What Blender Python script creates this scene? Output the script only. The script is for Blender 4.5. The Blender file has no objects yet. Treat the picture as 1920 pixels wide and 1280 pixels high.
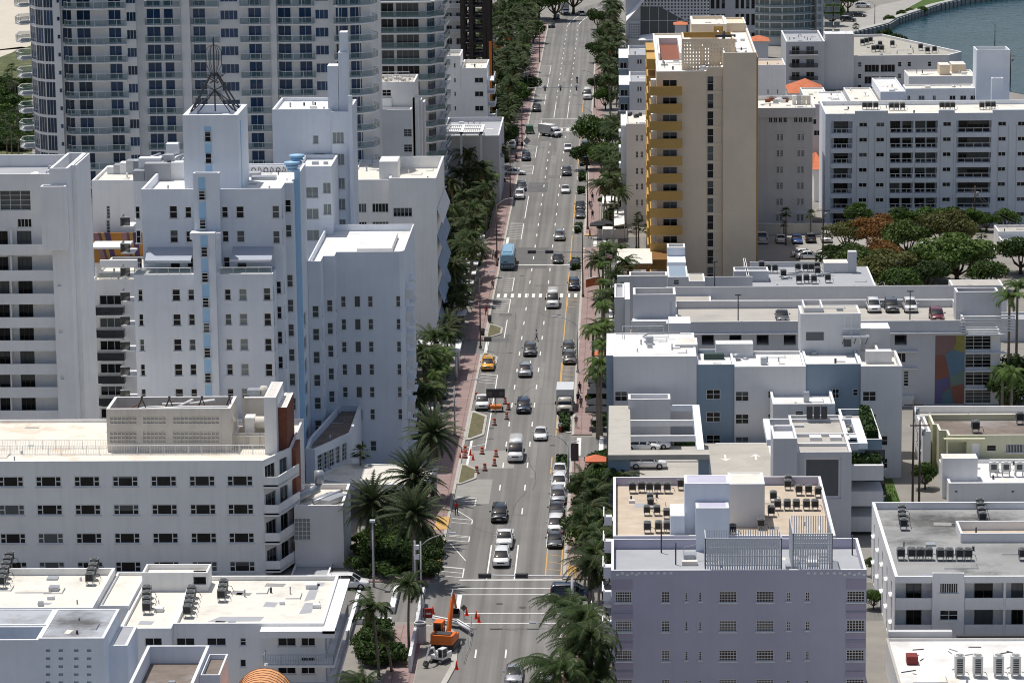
import bpy, bmesh, math, random
from mathutils import Vector, Matrix
# ---------------------------------------------------------------- camera, world, sun, exposure
SC = bpy.context.scene
COL = SC.collection
random.seed(7)
FPX, CH = 6200.0, 100.0
PSI, TH, RHO = 0.03355516, 0.19640923, -0.01149949
CR = (Matrix.Rotation(PSI, 3, 'Z') @ Matrix.Rotation(math.pi/2-TH, 3, 'X') @ Matrix.Rotation(RHO, 3, 'Z'))
cd = bpy.data.cameras.new("camera"); cam = bpy.data.objects.new("camera", cd); COL.objects.link(cam)
cam.matrix_world = Matrix.Translation((0, 0, CH)) @ CR.to_4x4()
cd.sensor_width = 36.0; cd.lens = 36.0*FPX/1920; cd.clip_start = 5; cd.clip_end = 20000
SC.camera = cam
wd = bpy.data.worlds.new("World"); SC.world = wd; wd.use_nodes = True
nt = wd.node_tree; bg = nt.nodes['Background']; bg.inputs[1].default_value = 0.1
sky = nt.nodes.new('ShaderNodeTexSky'); sky.sky_type = 'NISHITA'; sky.sun_disc = False
SUN = Vector((-0.22, 0.24, 1.0)).normalized()
sky.sun_elevation = math.asin(SUN.z); sky.sun_rotation = math.atan2(SUN.x, SUN.y)
sky.air_density = 1.0; sky.dust_density = 2.4; sky.ozone_density = 0.8
nt.links.new(sky.outputs[0], bg.inputs[0])
sl = bpy.data.lights.new("sun", 'SUN'); sl.energy = 4.4; sl.angle = math.radians(0.5); sl.color = (1, 0.965, 0.91)
so = bpy.data.objects.new("sun", sl); COL.objects.link(so); so.rotation_euler = SUN.to_track_quat('Z', 'Y').to_euler()
SC.cycles.filter_width = 1.05
vs = SC.view_settings; vs.view_transform = 'Standard'; vs.look = 'None'; vs.exposure = -0.16; vs.gamma = 1; vs.use_curve_mapping = False

# ---------------------------------------------------------------- picture -> place (sight line meets a plane)
def ray(px, py): return CR @ Vector((px-960, 640-py, -FPX))
def at(px, py, D):                    # point on the upright plane y = D
    d = ray(px, py); t = D/d.y; return Vector((d.x*t, D, CH+d.z*t))
def gp(px, py, z=0.0):                # point at height z
    d = ray(px, py); t = (z-CH)/d.z; return Vector((d.x*t, d.y*t, z))

# ---------------------------------------------------------------- materials
MT = {}
def L(nt, a, b): nt.links.new(a, b)
def mat(name, col, rough=0.8, var=0.1, scale=0.6, streak=0.0, spec=0.3, metal=0.0, bump=0.0, obj=False, stain=None, stain_amt=0.0, stain_scale=0.12, fine=0.0, coat=0.0):
    if name in MT: return MT[name]
    m = bpy.data.materials.new(name); m.use_nodes = True; MT[name] = m
    n = m.node_tree; b = n.nodes['Principled BSDF']
    b.inputs['Roughness'].default_value = rough; b.inputs['Metallic'].default_value = metal
    b.inputs['Specular IOR Level'].default_value = spec
    if coat: b.inputs['Coat Weight'].default_value = coat; b.inputs['Coat Roughness'].default_value = 0.05
    if var == 0 and not stain:
        b.inputs['Base Color'].default_value = (*col, 1); return m
    if obj: src = n.nodes.new('ShaderNodeTexCoord').outputs['Object']
    else: src = n.nodes.new('ShaderNodeNewGeometry').outputs['Position']
    no = n.nodes.new('ShaderNodeTexNoise'); no.inputs['Scale'].default_value = scale; no.inputs['Detail'].default_value = 5
    no.inputs['Roughness'].default_value = 0.65; L(n, src, no.inputs['Vector'])
    ra = n.nodes.new('ShaderNodeMapRange'); ra.inputs[1].default_value = 0.3; ra.inputs[2].default_value = 0.7
    ra.inputs[3].default_value = 1-var; ra.inputs[4].default_value = 1+var*0.6; L(n, no.outputs[0], ra.inputs[0])
    val = ra.outputs[0]
    if streak:
        mp = n.nodes.new('ShaderNodeMapping'); mp.inputs['Scale'].default_value = (1.6, 1.6, 0.09); L(n, src, mp.inputs[0])
        n2 = n.nodes.new('ShaderNodeTexNoise'); n2.inputs['Scale'].default_value = 1.0; n2.inputs['Detail'].default_value = 3; L(n, mp.outputs[0], n2.inputs['Vector'])
        r2 = n.nodes.new('ShaderNodeMapRange'); r2.inputs[1].default_value = 0.5; r2.inputs[2].default_value = 0.78; r2.inputs[3].default_value = 1; r2.inputs[4].default_value = 1-streak
        L(n, n2.outputs[0], r2.inputs[0]); mu = n.nodes.new('ShaderNodeMath'); mu.operation = 'MULTIPLY'; L(n, val, mu.inputs[0]); L(n, r2.outputs[0], mu.inputs[1]); val = mu.outputs[0]
    if fine:
        n3 = n.nodes.new('ShaderNodeTexNoise'); n3.inputs['Scale'].default_value = 7; n3.inputs['Detail'].default_value = 3; L(n, src, n3.inputs['Vector'])
        r3 = n.nodes.new('ShaderNodeMapRange'); r3.inputs[3].default_value = 1-fine; r3.inputs[4].default_value = 1+fine; L(n, n3.outputs[0], r3.inputs[0])
        mu = n.nodes.new('ShaderNodeMath'); mu.operation = 'MULTIPLY'; L(n, val, mu.inputs[0]); L(n, r3.outputs[0], mu.inputs[1]); val = mu.outputs[0]
    vm = n.nodes.new('ShaderNodeVectorMath'); vm.operation = 'SCALE'; vm.inputs[0].default_value = col; L(n, val, vm.inputs['Scale'])
    out = vm.outputs[0]
    if stain:
        n4 = n.nodes.new('ShaderNodeTexNoise'); n4.inputs['Scale'].default_value = stain_scale; n4.inputs['Detail'].default_value = 7; n4.inputs['Roughness'].default_value = 0.7; L(n, src, n4.inputs['Vector'])
        r4 = n.nodes.new('ShaderNodeMapRange'); r4.inputs[1].default_value = 0.52; r4.inputs[2].default_value = 0.68; r4.inputs[3].default_value = 0; r4.inputs[4].default_value = stain_amt; L(n, n4.outputs[0], r4.inputs[0])
        mx = n.nodes.new('ShaderNodeMix'); mx.data_type = 'RGBA'; L(n, r4.outputs[0], mx.inputs['Factor']); L(n, out, mx.inputs[6]); mx.inputs[7].default_value = (*stain, 1); out = mx.outputs[2]
    L(n, out, b.inputs['Base Color'])
    if bump:
        bp = n.nodes.new('ShaderNodeBump'); bp.inputs['Strength'].default_value = bump; bp.inputs['Distance'].default_value = 0.05; L(n, no.outputs[0], bp.inputs['Height']); L(n, bp.outputs[0], b.inputs['Normal'])
    return m
def glassmat(name, lo, hi, curtain, rough=0.12, thr=0.86, spec=.22):
    m = bpy.data.materials.new(name); m.use_nodes = True; MT[name] = m
    n = m.node_tree; b = n.nodes['Principled BSDF']; b.inputs['Roughness'].default_value = rough; b.inputs['Specular IOR Level'].default_value = spec
    oi = n.nodes.new('ShaderNodeObjectInfo'); ge = n.nodes.new('ShaderNodeNewGeometry')
    add = n.nodes.new('ShaderNodeVectorMath'); add.operation = 'ADD'; L(n, ge.outputs['Position'], add.inputs[0]); L(n, oi.outputs['Random'], add.inputs[1])
    no = n.nodes.new('ShaderNodeTexNoise'); no.inputs['Scale'].default_value = 0.9; no.inputs['Detail'].default_value = 2; L(n, add.outputs[0], no.inputs['Vector'])
    mx = n.nodes.new('ShaderNodeMix'); mx.data_type = 'RGBA'; mx.inputs[6].default_value = (*lo, 1); mx.inputs[7].default_value = (*hi, 1); L(n, no.outputs[0], mx.inputs['Factor'])
    gt = n.nodes.new('ShaderNodeMath'); gt.operation = 'GREATER_THAN'; gt.inputs[1].default_value = thr; L(n, oi.outputs['Random'], gt.inputs[0])
    wn = n.nodes.new('ShaderNodeTexWave'); wn.wave_type = 'BANDS'; wn.bands_direction = 'X'; wn.inputs['Scale'].default_value = 3.0; wn.inputs['Distortion'].default_value = 2; L(n, ge.outputs['Position'], wn.inputs['Vector'])
    cm = n.nodes.new('ShaderNodeMix'); cm.data_type = 'RGBA'; cm.inputs[6].default_value = (*[c*0.6 for c in curtain], 1); cm.inputs[7].default_value = (*curtain, 1); L(n, wn.outputs[1], cm.inputs['Factor'])
    m2 = n.nodes.new('ShaderNodeMix'); m2.data_type = 'RGBA'; L(n, gt.outputs[0], m2.inputs['Factor']); L(n, mx.outputs[2], m2.inputs[6]); L(n, cm.outputs[2], m2.inputs[7])
    if curtain[0] > .05:                # some windows have a blind drawn part of the way down
        tc = n.nodes.new('ShaderNodeTexCoord'); sp = n.nodes.new('ShaderNodeSeparateXYZ'); L(n, tc.outputs['Object'], sp.inputs[0])
        def mth(op, a, v=None, v2=None):
            q = n.nodes.new('ShaderNodeMath'); q.operation = op; L(n, a, q.inputs[0])
            if v is not None: q.inputs[1].default_value = v
            return q
        r1 = mth('FRACT', mth('MULTIPLY', oi.outputs['Random'], 7.31).outputs[0]); r2 = mth('FRACT', mth('MULTIPLY', oi.outputs['Random'], 13.7).outputs[0])
        hh = mth('MULTIPLY_ADD', r1.outputs[0], 1.3); hh.inputs[2].default_value = .5; g2 = mth('GREATER_THAN', sp.outputs[2]); L(n, hh.outputs[0], g2.inputs[1]); g3 = mth('GREATER_THAN', r2.outputs[0], .5)
        ml = mth('MULTIPLY', g2.outputs[0]); L(n, g3.outputs[0], ml.inputs[1]); m3 = n.nodes.new('ShaderNodeMix'); m3.data_type = 'RGBA'; L(n, ml.outputs[0], m3.inputs['Factor']); L(n, m2.outputs[2], m3.inputs[6]); m3.inputs[7].default_value = (*[c*.7 for c in curtain], 1); m2 = m3
    L(n, m2.outputs[2], b.inputs['Base Color']); return m
def stucco(name, col, streak=0.08): return mat(name, col, 0.85, 0.09, 0.13, streak*.75, 0.2, fine=0.03)
WH = stucco('white_stucco', (.79, .79, .79)); WH2 = stucco('weathered_white_stucco', (.86, .85, .83), .12)
BLW = stucco('bluish_white_stucco', (.74, .78, .84)); LAV = stucco('lavender_stucco', (.49, .475, .575), .06); LAV2 = stucco('dusty_mauve_stucco', (.41, .37, .47), .03)
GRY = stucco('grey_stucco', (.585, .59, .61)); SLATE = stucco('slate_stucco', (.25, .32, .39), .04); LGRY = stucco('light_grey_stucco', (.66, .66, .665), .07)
PINKG = stucco('pinkish_grey_stucco', (.72, .70, .70)); CREAM = stucco('cream_stucco', (.76, .63, .47), .03); CREAM2 = stucco('pale_yellow_stucco', (.58, .57, .41), .08)
MUST = stucco('mustard_stucco', (.50, .31, .10), .03); CAP = mat('parapet_cap', (.76, .76, .76), .7, .12, 1.2, fine=.03)
BRICK = mat('red_brown_tile', (.24, .085, .05), .8, .25, 3, fine=.15)
LBLUE = mat('sky_blue_paint', (.36, .58, .80), .6, .05); BEIGE = mat('beige_block', (.66, .62, .56), .85, .08, .4, .15)
DBAR = mat('dark_metal', (.06, .06, .065), .5, 0); GBAR = mat('galvanised_metal', (.42, .44, .47), .4, .1, 2, metal=.4); WFR = mat('white_frame', (.72, .72, .70), .5, 0); DFR = mat('bronze_frame', (.07, .065, .06), .5, 0)
R_WHITE = mat('white_membrane_roof', (.72, .71, .69), .75, .05, .4, fine=.03, stain=(.40, .385, .36), stain_amt=.5, stain_scale=.2)
R_CREAM = mat('cream_membrane_roof', (.71, .675, .60), .8, .07, .3, fine=.04, stain=(.42, .38, .33), stain_amt=.55, stain_scale=.25)
R_RUST = mat('stained_cream_roof', (.74, .69, .60), .8, .08, .3, fine=.04, stain=(.56, .38, .24), stain_amt=.6, stain_scale=.25)
R_TAN = mat('tan_gravel_roof', (.52, .43, .33), .9, .15, .5, fine=.12, stain=(.60, .53, .45), stain_amt=.6, stain_scale=.35)
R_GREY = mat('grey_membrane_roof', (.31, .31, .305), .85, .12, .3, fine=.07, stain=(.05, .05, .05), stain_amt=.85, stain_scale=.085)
R_LGREY = mat('light_grey_roof', (.37, .38, .40), .85, .08, .4, fine=.05, stain=(.3, .3, .32), stain_amt=.4, stain_scale=.12)
R_DARK = mat('dark_gravel_roof', (.20, .165, .14), .95, .25, .5, fine=.2, stain=(.38, .36, .36), stain_amt=.5, stain_scale=.15)
R_CONC = mat('concrete_deck', (.43, .405, .365), .85, .1, .25, fine=.05, stain=(.30, .285, .26), stain_amt=.5, stain_scale=.2)
R_STREAK = mat('streaky_concrete', (.46, .435, .385), .85, .15, .5, fine=.05, stain=(.36, .34, .31), stain_amt=.5, stain_scale=.5)
GL = glassmat('window_glass', (.003, .003, .004), (.014, .015, .017), (.13, .14, .14))
GLC = glassmat('curtained_glass', (.20, .23, .22), (.30, .33, .32), (.30, .33, .32), .2)
GLB = glassmat('blue_glass', (.004, .016, .040), (.012, .05, .105), (.02, .07, .17), .05, .7, .4)
GLN = glassmat('netted_glass', (.10, .105, .11), (.14, .145, .15), (.14, .15, .15), .5)
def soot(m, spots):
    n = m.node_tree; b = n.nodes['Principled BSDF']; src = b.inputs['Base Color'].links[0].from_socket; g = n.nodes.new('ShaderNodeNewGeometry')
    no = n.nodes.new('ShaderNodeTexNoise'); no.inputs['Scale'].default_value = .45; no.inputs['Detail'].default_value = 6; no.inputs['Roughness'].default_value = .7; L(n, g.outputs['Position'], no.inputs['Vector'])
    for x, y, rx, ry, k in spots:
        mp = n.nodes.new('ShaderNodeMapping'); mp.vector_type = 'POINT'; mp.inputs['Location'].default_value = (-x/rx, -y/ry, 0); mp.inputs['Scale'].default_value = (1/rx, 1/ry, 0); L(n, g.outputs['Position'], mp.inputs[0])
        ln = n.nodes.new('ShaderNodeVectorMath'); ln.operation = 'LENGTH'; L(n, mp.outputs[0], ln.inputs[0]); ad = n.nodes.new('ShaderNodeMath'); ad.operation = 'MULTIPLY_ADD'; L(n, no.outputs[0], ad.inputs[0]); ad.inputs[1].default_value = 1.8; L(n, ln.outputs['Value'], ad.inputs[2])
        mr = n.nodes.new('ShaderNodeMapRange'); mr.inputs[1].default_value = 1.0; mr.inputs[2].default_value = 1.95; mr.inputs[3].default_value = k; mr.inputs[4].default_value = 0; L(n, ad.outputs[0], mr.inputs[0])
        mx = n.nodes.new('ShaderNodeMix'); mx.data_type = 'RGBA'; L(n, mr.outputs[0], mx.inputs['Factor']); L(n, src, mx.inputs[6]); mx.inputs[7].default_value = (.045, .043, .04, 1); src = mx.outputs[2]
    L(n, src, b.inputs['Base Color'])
PATCHR = mat('dark_roof_patch', (.30, .29, .28), .9, .15, 1.5, fine=.1)
def railglass(name, col, alpha):
    m = mat(name, col, .08, 0, spec=.5); m.node_tree.nodes['Principled BSDF'].inputs['Alpha'].default_value = alpha; return m
RG = railglass('rail_glass', (.10, .19, .19), .42); RGB = railglass('smoked_rail_glass', (.02, .025, .03), .75); RGD = railglass('teal_rail_glass', (.07, .16, .16), .65)

# ---------------------------------------------------------------- mesh builder and object helpers
class MB:
    def __init__(s): s.v = []; s.f = []; s.m = []; s.ms = []; s.sm = []; s.seg = []
    def mi(s, m):
        if m not in s.ms: s.ms.append(m)
        return s.ms.index(m)
    def poly(s, pts, m, smooth=False):
        s.seg.append((len(s.v), len(s.f))); k = len(s.v); s.v += [tuple(p) for p in pts]; s.f.append(tuple(range(k, k+len(pts)))); s.m.append(s.mi(m)); s.sm.append(smooth)
    def mesh(s, vs, fs, m, smooth=False):
        s.seg.append((len(s.v), len(s.f))); k = len(s.v); s.v += [tuple(p) for p in vs]; i = s.mi(m)
        for f in fs: s.f.append(tuple(k+a for a in f)); s.m.append(i); s.sm.append(smooth)
    def box(s, x0, x1, y0, y1, z0, z1, m, rz=0, piv=None):
        vs = [(x, y, z) for z in (z0, z1) for y in (y0, y1) for x in (x0, x1)]
        if rz:
            px, py = piv or ((x0+x1)/2, (y0+y1)/2); c, sn = math.cos(rz), math.sin(rz)
            vs = [(px+(x-px)*c-(y-py)*sn, py+(x-px)*sn+(y-py)*c, z) for x, y, z in vs]
        s.mesh(vs, [(0, 2, 3, 1), (4, 5, 7, 6), (0, 1, 5, 4), (1, 3, 7, 5), (3, 2, 6, 7), (2, 0, 4, 6)], m)
    def tube(s, pts, r, m, n=6, r2=None, cap=True):
        pts = [Vector(p) for p in pts]; rings = []; k = len(pts)
        for i, p in enumerate(pts):
            d = (pts[min(i+1, k-1)]-pts[max(i-1, 0)]).normalized()
            a = d.cross(Vector((0, 0, 1)) if abs(d.z) < .9 else Vector((1, 0, 0))).normalized(); b = d.cross(a)
            rr = r if r2 is None else r+(r2-r)*i/(k-1)
            if isinstance(r, (list, tuple)): rr = r[i]
            rings.append([p+(a*math.cos(2*math.pi*j/n)+b*math.sin(2*math.pi*j/n))*rr for j in range(n)])
        vs = [q for R in rings for q in R]; fs = []
        for i in range(k-1):
            for j in range(n): fs.append((i*n+j, i*n+(j+1) % n, (i+1)*n+(j+1) % n, (i+1)*n+j))
        if cap: fs.append(tuple(range(n))[::-1]); fs.append(tuple((k-1)*n+j for j in range(n)))
        s.mesh(vs, fs, m, n > 5)
    def cyl(s, x, y, z0, z1, r, m, n=12, r2=None): s.tube([(x, y, z0), (x, y, z1)], r, m, n, r2 if r2 is not None else r)
    def prism(s, pts, z0, z1, m, top=True):
        n = len(pts); vs = [(x, y, z0) for x, y in pts]+[(x, y, z1) for x, y in pts]
        fs = [(i, (i+1) % n, n+(i+1) % n, n+i) for i in range(n)]+[tuple(range(n, 2*n)), tuple(range(n))[::-1]]
        s.mesh(vs, fs, m)
    def data(s, name, off=(0, 0, 0)):
        me = bpy.data.meshes.new(name); ox, oy, oz = off
        me.from_pydata([(x-ox, y-oy, z-oz) for x, y, z in s.v], [], s.f)
        for m in s.ms: me.materials.append(m)
        me.polygons.foreach_set('material_index', s.m); me.polygons.foreach_set('use_smooth', s.sm); me.update(); return me
    def build(s, name, parent=None, loc=None):
        off = parent['_o'] if parent is not None else (loc or (0, 0, 0))
        o = bpy.data.objects.new(name, s.data(name, off)); COL.objects.link(o)
        if parent is not None: o.parent = parent
        else: o.location = off
        o['_o'] = tuple(off); return o
WHOLE = ('perforation', 'relief', 'deck_marking', 'mural', 'lattice_screen', 'louvre_screen', 'rubble', 'hedge', 'antenna')
def build_split(mb, name, parent, label=None):
    """one object for each separate piece of a mesh; past 90 pieces the rest is one object"""
    n = len(mb.seg)
    if name in WHOLE or n < 2 or n > 9000: o = mb.build(name, parent); return [o]
    ends = mb.seg[1:]+[(len(mb.v), len(mb.f))]; bb = []
    for (v0, f0), (v1, f1) in zip(mb.seg, ends):
        q = mb.v[v0:v1]; bb.append([f(c[i] for c in q)+e for i in range(3) for f, e in ((min, -.04), (max, .04))])
    par = list(range(n))
    def find(i):
        while par[i] != i: par[i] = par[par[i]]; i = par[i]
        return i
    od = sorted(range(n), key=lambda i: bb[i][4]); act = []
    for i in od:
        a = bb[i]; act = [j for j in act if bb[j][5] >= a[4]]
        for j in act:
            b = bb[j]
            if a[0] <= b[1] and b[0] <= a[1] and a[2] <= b[3] and b[2] <= a[3]: par[find(i)] = find(j)
        act.append(i)
    cl = {}
    for i in range(n): cl.setdefault(find(i), []).append(i)
    cl = sorted(cl.values(), key=lambda c: (min(bb[i][2] for i in c), bb[c[0]][4])); res = []
    def sub(ids, nm):
        m = MB(); m.ms = mb.ms
        for i in ids:
            (v0, f0), (v1, f1) = mb.seg[i], ends[i]; k = len(m.v)-v0; m.v += mb.v[v0:v1]; m.f += [tuple(x+k for x in f) for f in mb.f[f0:f1]]; m.m += mb.m[f0:f1]; m.sm += mb.sm[f0:f1]
        o = m.build(nm, parent); res.append(o); return o
    for c in cl[:90]: sub(c, name)
    if cl[90:]: sub([i for c in cl[90:] for i in c], name)['kind'] = 'stuff'
    return res
def thing(name, label, cat, loc, group=None, rz=0):
    o = bpy.data.objects.new(name, None); COL.objects.link(o); o.location = loc; o.rotation_euler[2] = rz
    o['label'] = label; o['category'] = cat; o['_o'] = tuple(loc); o.empty_display_size = .5
    if group: o['group'] = group
    return o
def tag(o, label, cat, group=None):
    o['label'] = label; o['category'] = cat
    if group: o['group'] = group
    return o
def struct(o): o['kind'] = 'structure'; return o
def put(me, name, parent, loc, rz=0, sc=None):
    o = bpy.data.objects.new(name, me); COL.objects.link(o); o.location = loc; o.rotation_euler[2] = rz
    if parent is not None: o.parent = parent
    if sc: o.scale = sc
    return o
def kids(o): return [c for c in bpy.data.objects if c.parent == o]
def dup(root, ch, loc, rz=0, label=None, sc=None, group=None):      # a copy of a thing, its parts and their sub-parts
    r = root.copy(); COL.objects.link(r); r.location = loc; r.rotation_euler[2] = rz
    if sc: r.scale = sc
    if label: r['label'] = label
    if group: r['group'] = group
    def rec(par, lst):
        for c, sub in lst:
            d = c.copy(); COL.objects.link(d); d.parent = par; rec(d, sub)
    rec(r, ch); return r

# ---------------------------------------------------------------- windows
WINC = {}
def win_mesh(w, h, nx, ny, fm, gm, fw=.07, sill=True, kind=None):
    key = (round(w, 1), round(h, 1), nx, ny, fm.name, gm.name, fw, sill, kind)
    if key in WINC: return WINC[key]
    w, h = key[0], key[1]; b = MB()
    b.poly([(-w/2, 0, 0), (w/2, 0, 0), (w/2, 0, h), (-w/2, 0, h)], gm)
    t = -.06
    b.box(-w/2, -w/2+fw, t, 0, 0, h, fm); b.box(w/2-fw, w/2, t, 0, 0, h, fm)
    b.box(-w/2+fw, w/2-fw, t, 0, 0, fw, fm); b.box(-w/2+fw, w/2-fw, t, 0, h-fw, h, fm)
    mw = fw*.8; t2 = t+.012
    xs = [w*(i/nx-.5) for i in range(1, nx)]
    if kind == 'trip': xs = [-w*.27, w*.27]
    for x in xs: b.box(x-mw/2, x+mw/2, t2, 0, fw, h-fw, fm)
    if kind == 'trip':
        for sx in (-1, 1): b.box(sx*w*.385-w*.115+mw/2, sx*w*.385+w*.115-fw*.3, t2+.008, 0, h/2-mw/2, h/2+mw/2, fm)
    else:
        for i in range(1, ny): b.box(-w/2+fw, w/2-fw, t2+.008, 0, h*i/ny-mw/2, h*i/ny+mw/2, fm)
    if sill: b.box(-w/2-.08, w/2+.08, -.26, .01, -.1, -.002, CAP)
    WINC[key] = b.data('window'); return WINC[key]

# ---------------------------------------------------------------- buildings
class Vol: pass
class Bld:
    def __init__(s, name, label, cat, X, Y, group=None):
        s.root = thing(name, label, cat, (X, Y, 0), group); s.o = (X, Y, 0); s.vols = []; s.wins = []; s.n = name
    def vol(s, pts, z0, z1, wall=WH, roof=R_WHITE, ph=.9, pt=.28, cap=CAP, plain=False):
        v = Vol(); v.b = s
        if len(pts) == 4 and not isinstance(pts[0], (tuple, list, Vector)):
            X0, X1, Y0, Y1 = pts; pts = [(X0, Y0), (X1, Y0), (X1, Y1), (X0, Y1)]; v.r = (X0, X1, Y0, Y1)
        v.p = [Vector((p[0], p[1])) for p in pts]; v.z0, v.z1, v.ph, v.pt, v.wall, v.roof, v.cap = z0, z1, ph, pt, wall, roof, cap
        v.op = {}; s.vols.append(v); return v
    def finish(s):
        wb, rb = MB(), MB()
        for v in s.vols:
            n = len(v.p)
            for e in range(n):
                a, b = v.p[e], v.p[(e+1) % n]; ln = (b-a).length; u = (b-a)/ln; nm = Vector((u.y, -u.x))
                ops = [(max(.01, o[0]), min(ln-.01, o[1]), max(v.z0+.01, o[2]), min(v.z1-.05, o[3]), o[4]) for o in v.op.get(e, [])]
                ops = [o for o in ops if o[1]-o[0] > .05 and o[3]-o[2] > .05]
                us = sorted({0., ln} | {round(o[i], 3) for o in ops for i in (0, 1)}); zs = sorted({v.z0, v.z1} | {round(o[i], 3) for o in ops for i in (2, 3)})
                P = lambda q, z, d=0: (a.x+u.x*q-nm.x*d, a.y+u.y*q-nm.y*d, z)
                for i in range(len(us)-1):
                    if us[i+1]-us[i] < 1e-4: continue
                    run = None
                    for j in range(len(zs)-1):
                        cu, cz = (us[i]+us[i+1])/2, (zs[j]+zs[j+1])/2
                        hit = any(o[0] < cu < o[1] and o[2] < cz < o[3] for o in ops)
                        if not hit and run is None: run = zs[j]
                        if hit and run is not None: wb.poly([P(us[i], run), P(us[i+1], run), P(us[i+1], zs[j]), P(us[i], zs[j])], v.wall); run = None
                    if run is not None: wb.poly([P(us[i], run), P(us[i+1], run), P(us[i+1], zs[-1]), P(us[i], zs[-1])], v.wall)
                for o in ops:
                    A, B, C, D, d = o
                    wb.poly([P(A, C), P(A, C, d), P(A, D, d), P(A, D)], v.wall); wb.poly([P(B, C, d), P(B, C), P(B, D), P(B, D, d)], v.wall)
                    wb.poly([P(A, C), P(B, C), P(B, C, d), P(A, C, d)], v.wall); wb.poly([P(A, D, d), P(B, D, d), P(B, D), P(A, D)], v.wall)
                    wb.poly([P(A, C, d), P(B, C, d), P(B, D, d), P(A, D, d)], v.wall)
            # roof and parapet
            q = []
            for i in range(n):
                a, b, c = v.p[i-1], v.p[i], v.p[(i+1) % n]; u1 = (b-a).normalized(); u2 = (c-b).normalized()
                n1 = Vector((-u1.y, u1.x)); n2 = Vector((-u2.y, u2.x)); k = n1+n2; q.append(b+k*(v.pt/max(.3, k.dot(n1))))
            zr = v.z1-v.ph
            for i in range(n):
                j = (i+1) % n
                rb.poly([(*v.p[i], v.z1), (*v.p[j], v.z1), (*q[j], v.z1), (*q[i], v.z1)], v.cap)
                if v.ph > .01: rb.poly([(*q[i], v.z1), (*q[j], v.z1), (*q[j], zr), (*q[i], zr)], v.wall)
            rb.poly([(*p, zr) for p in q], v.roof)
        wb.build('wall', s.root); build_split(rb, 'roof', s.root)
        rs = random.Random(s.n+str(len(s.vols))); cl = MB()
        for v in s.vols:                   # vents, conduits and patches on the larger roofs
            xs_, ys_ = [p.x for p in v.p], [p.y for p in v.p]; A = abs(sum(a.x*b.y-b.x*a.y for a, b in zip(v.p, v.p[1:]+v.p[:1])))/2
            if A < 45 or v.roof.name in ('concrete_deck', 'slate_stucco') or len(v.p) > 6: continue
            zr = v.z1-v.ph; ya, yb_ = min(ys_)+1.2, min(max(ys_)-1.2, min(ys_)+26); xa_, xb_ = max(min(xs_)+1.2, -75), min(max(xs_)-1.2, 75)
            if xb_-xa_ < 1.5 or yb_-ya < 1: continue
            for i in range(min(16, int(A/16))):
                x, y, k = rs.uniform(xa_, xb_), rs.uniform(ya, yb_), rs.random()
                if k < .4: cl.cyl(x, y, zr, zr+rs.uniform(.25, .8), rs.uniform(.06, .16), rs.choice((GBAR, CAP, DBAR)), 7)
                elif k < .55: w_ = rs.uniform(.25, .6); cl.box(x-w_, x+w_, y-w_, y+w_, zr, zr+rs.uniform(.15, .5), rs.choice((CAP, GBAR)))
                elif k < .72: l_ = rs.uniform(1, 4); cl.tube([(x, y, zr+.1), (min(xb_, x+l_), y, zr+.1), (min(xb_, x+l_), min(yb_, y+2), zr+.1)], .045, GBAR, 4)
                else:
                    w_, l_ = rs.uniform(.5, 2.2), rs.uniform(.4, 1.8); x2, y2 = min(xb_, x+w_), min(yb_, y+l_); cl.poly([(x, y, zr+.006), (x2, y-.2, zr+.006), (x2+.2, y2, zr+.006), (x+.1, y2+.2, zr+.006)], rs.choice((R_LGREY, PATCHR, R_CREAM)))
        if cl.v: build_split(cl, 'roof_fitting', s.root)
        ws = sorted(s.wins, key=lambda t: (t[1][1], -t[4]))
        for me, loc, rz, nm, ar in ws[:100]: put(me, nm, s.root, (loc[0]-s.o[0], loc[1]-s.o[1], loc[2]), rz)
        if ws[100:]:
            b = MB()
            for me, loc, rz, nm, ar in ws[100:]:
                M = Matrix.Translation((loc[0], loc[1], loc[2])) @ Matrix.Rotation(rz, 4, 'Z')
                vs = [M @ w.co for w in me.vertices]
                for p in me.polygons: b.poly([vs[i] for i in p.vertices], me.materials[p.material_index])
            o = b.build('window', s.root); o['kind'] = 'stuff'
        return s.root
    def part(s, name, mb, label=None):
        r = build_split(mb, name, s.root)
        if label: r[0]['label'] = label
        return r[0]
def edge(v, e, q):
    E = {'F': 0, 'R': 1, 'B': 2, 'L': 3}.get(e, e); a, b = v.p[E], v.p[(E+1) % len(v.p)]; u = (b-a).normalized()
    if e == 'F': t = q-a.x
    elif e == 'R': t = (q-a.y)/u.y
    elif e == 'L': t = (q-a.y)/u.y
    else: t = q
    return E, a, u, t
def opening(v, e, q, z, w, h, d=.2):
    E, a, u, t = edge(v, e, q); v.op.setdefault(E, []).append((t-w/2, t+w/2, z, z+h, d))
def win(v, e, q, z, w, h, nx=1, ny=2, fm=None, gm=None, d=.16, cut=True, fw=.07, sill=True, kind=None, name='window'):
    E, a, u, t = edge(v, e, q); w = round(w, 1); h = round(h, 1)
    if cut: v.op.setdefault(E, []).append((t-w/2, t+w/2, z, z+h, d+.02))
    nm = Vector((u.y, -u.x)); p = a+u*t-nm*d; rz = math.atan2(u.y, u.x)
    v.b.wins.append((win_mesh(w, h, nx, ny, fm or WFR, gm or GL, fw, sill, kind), (p.x, p.y, z), rz, name, w*h))
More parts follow.
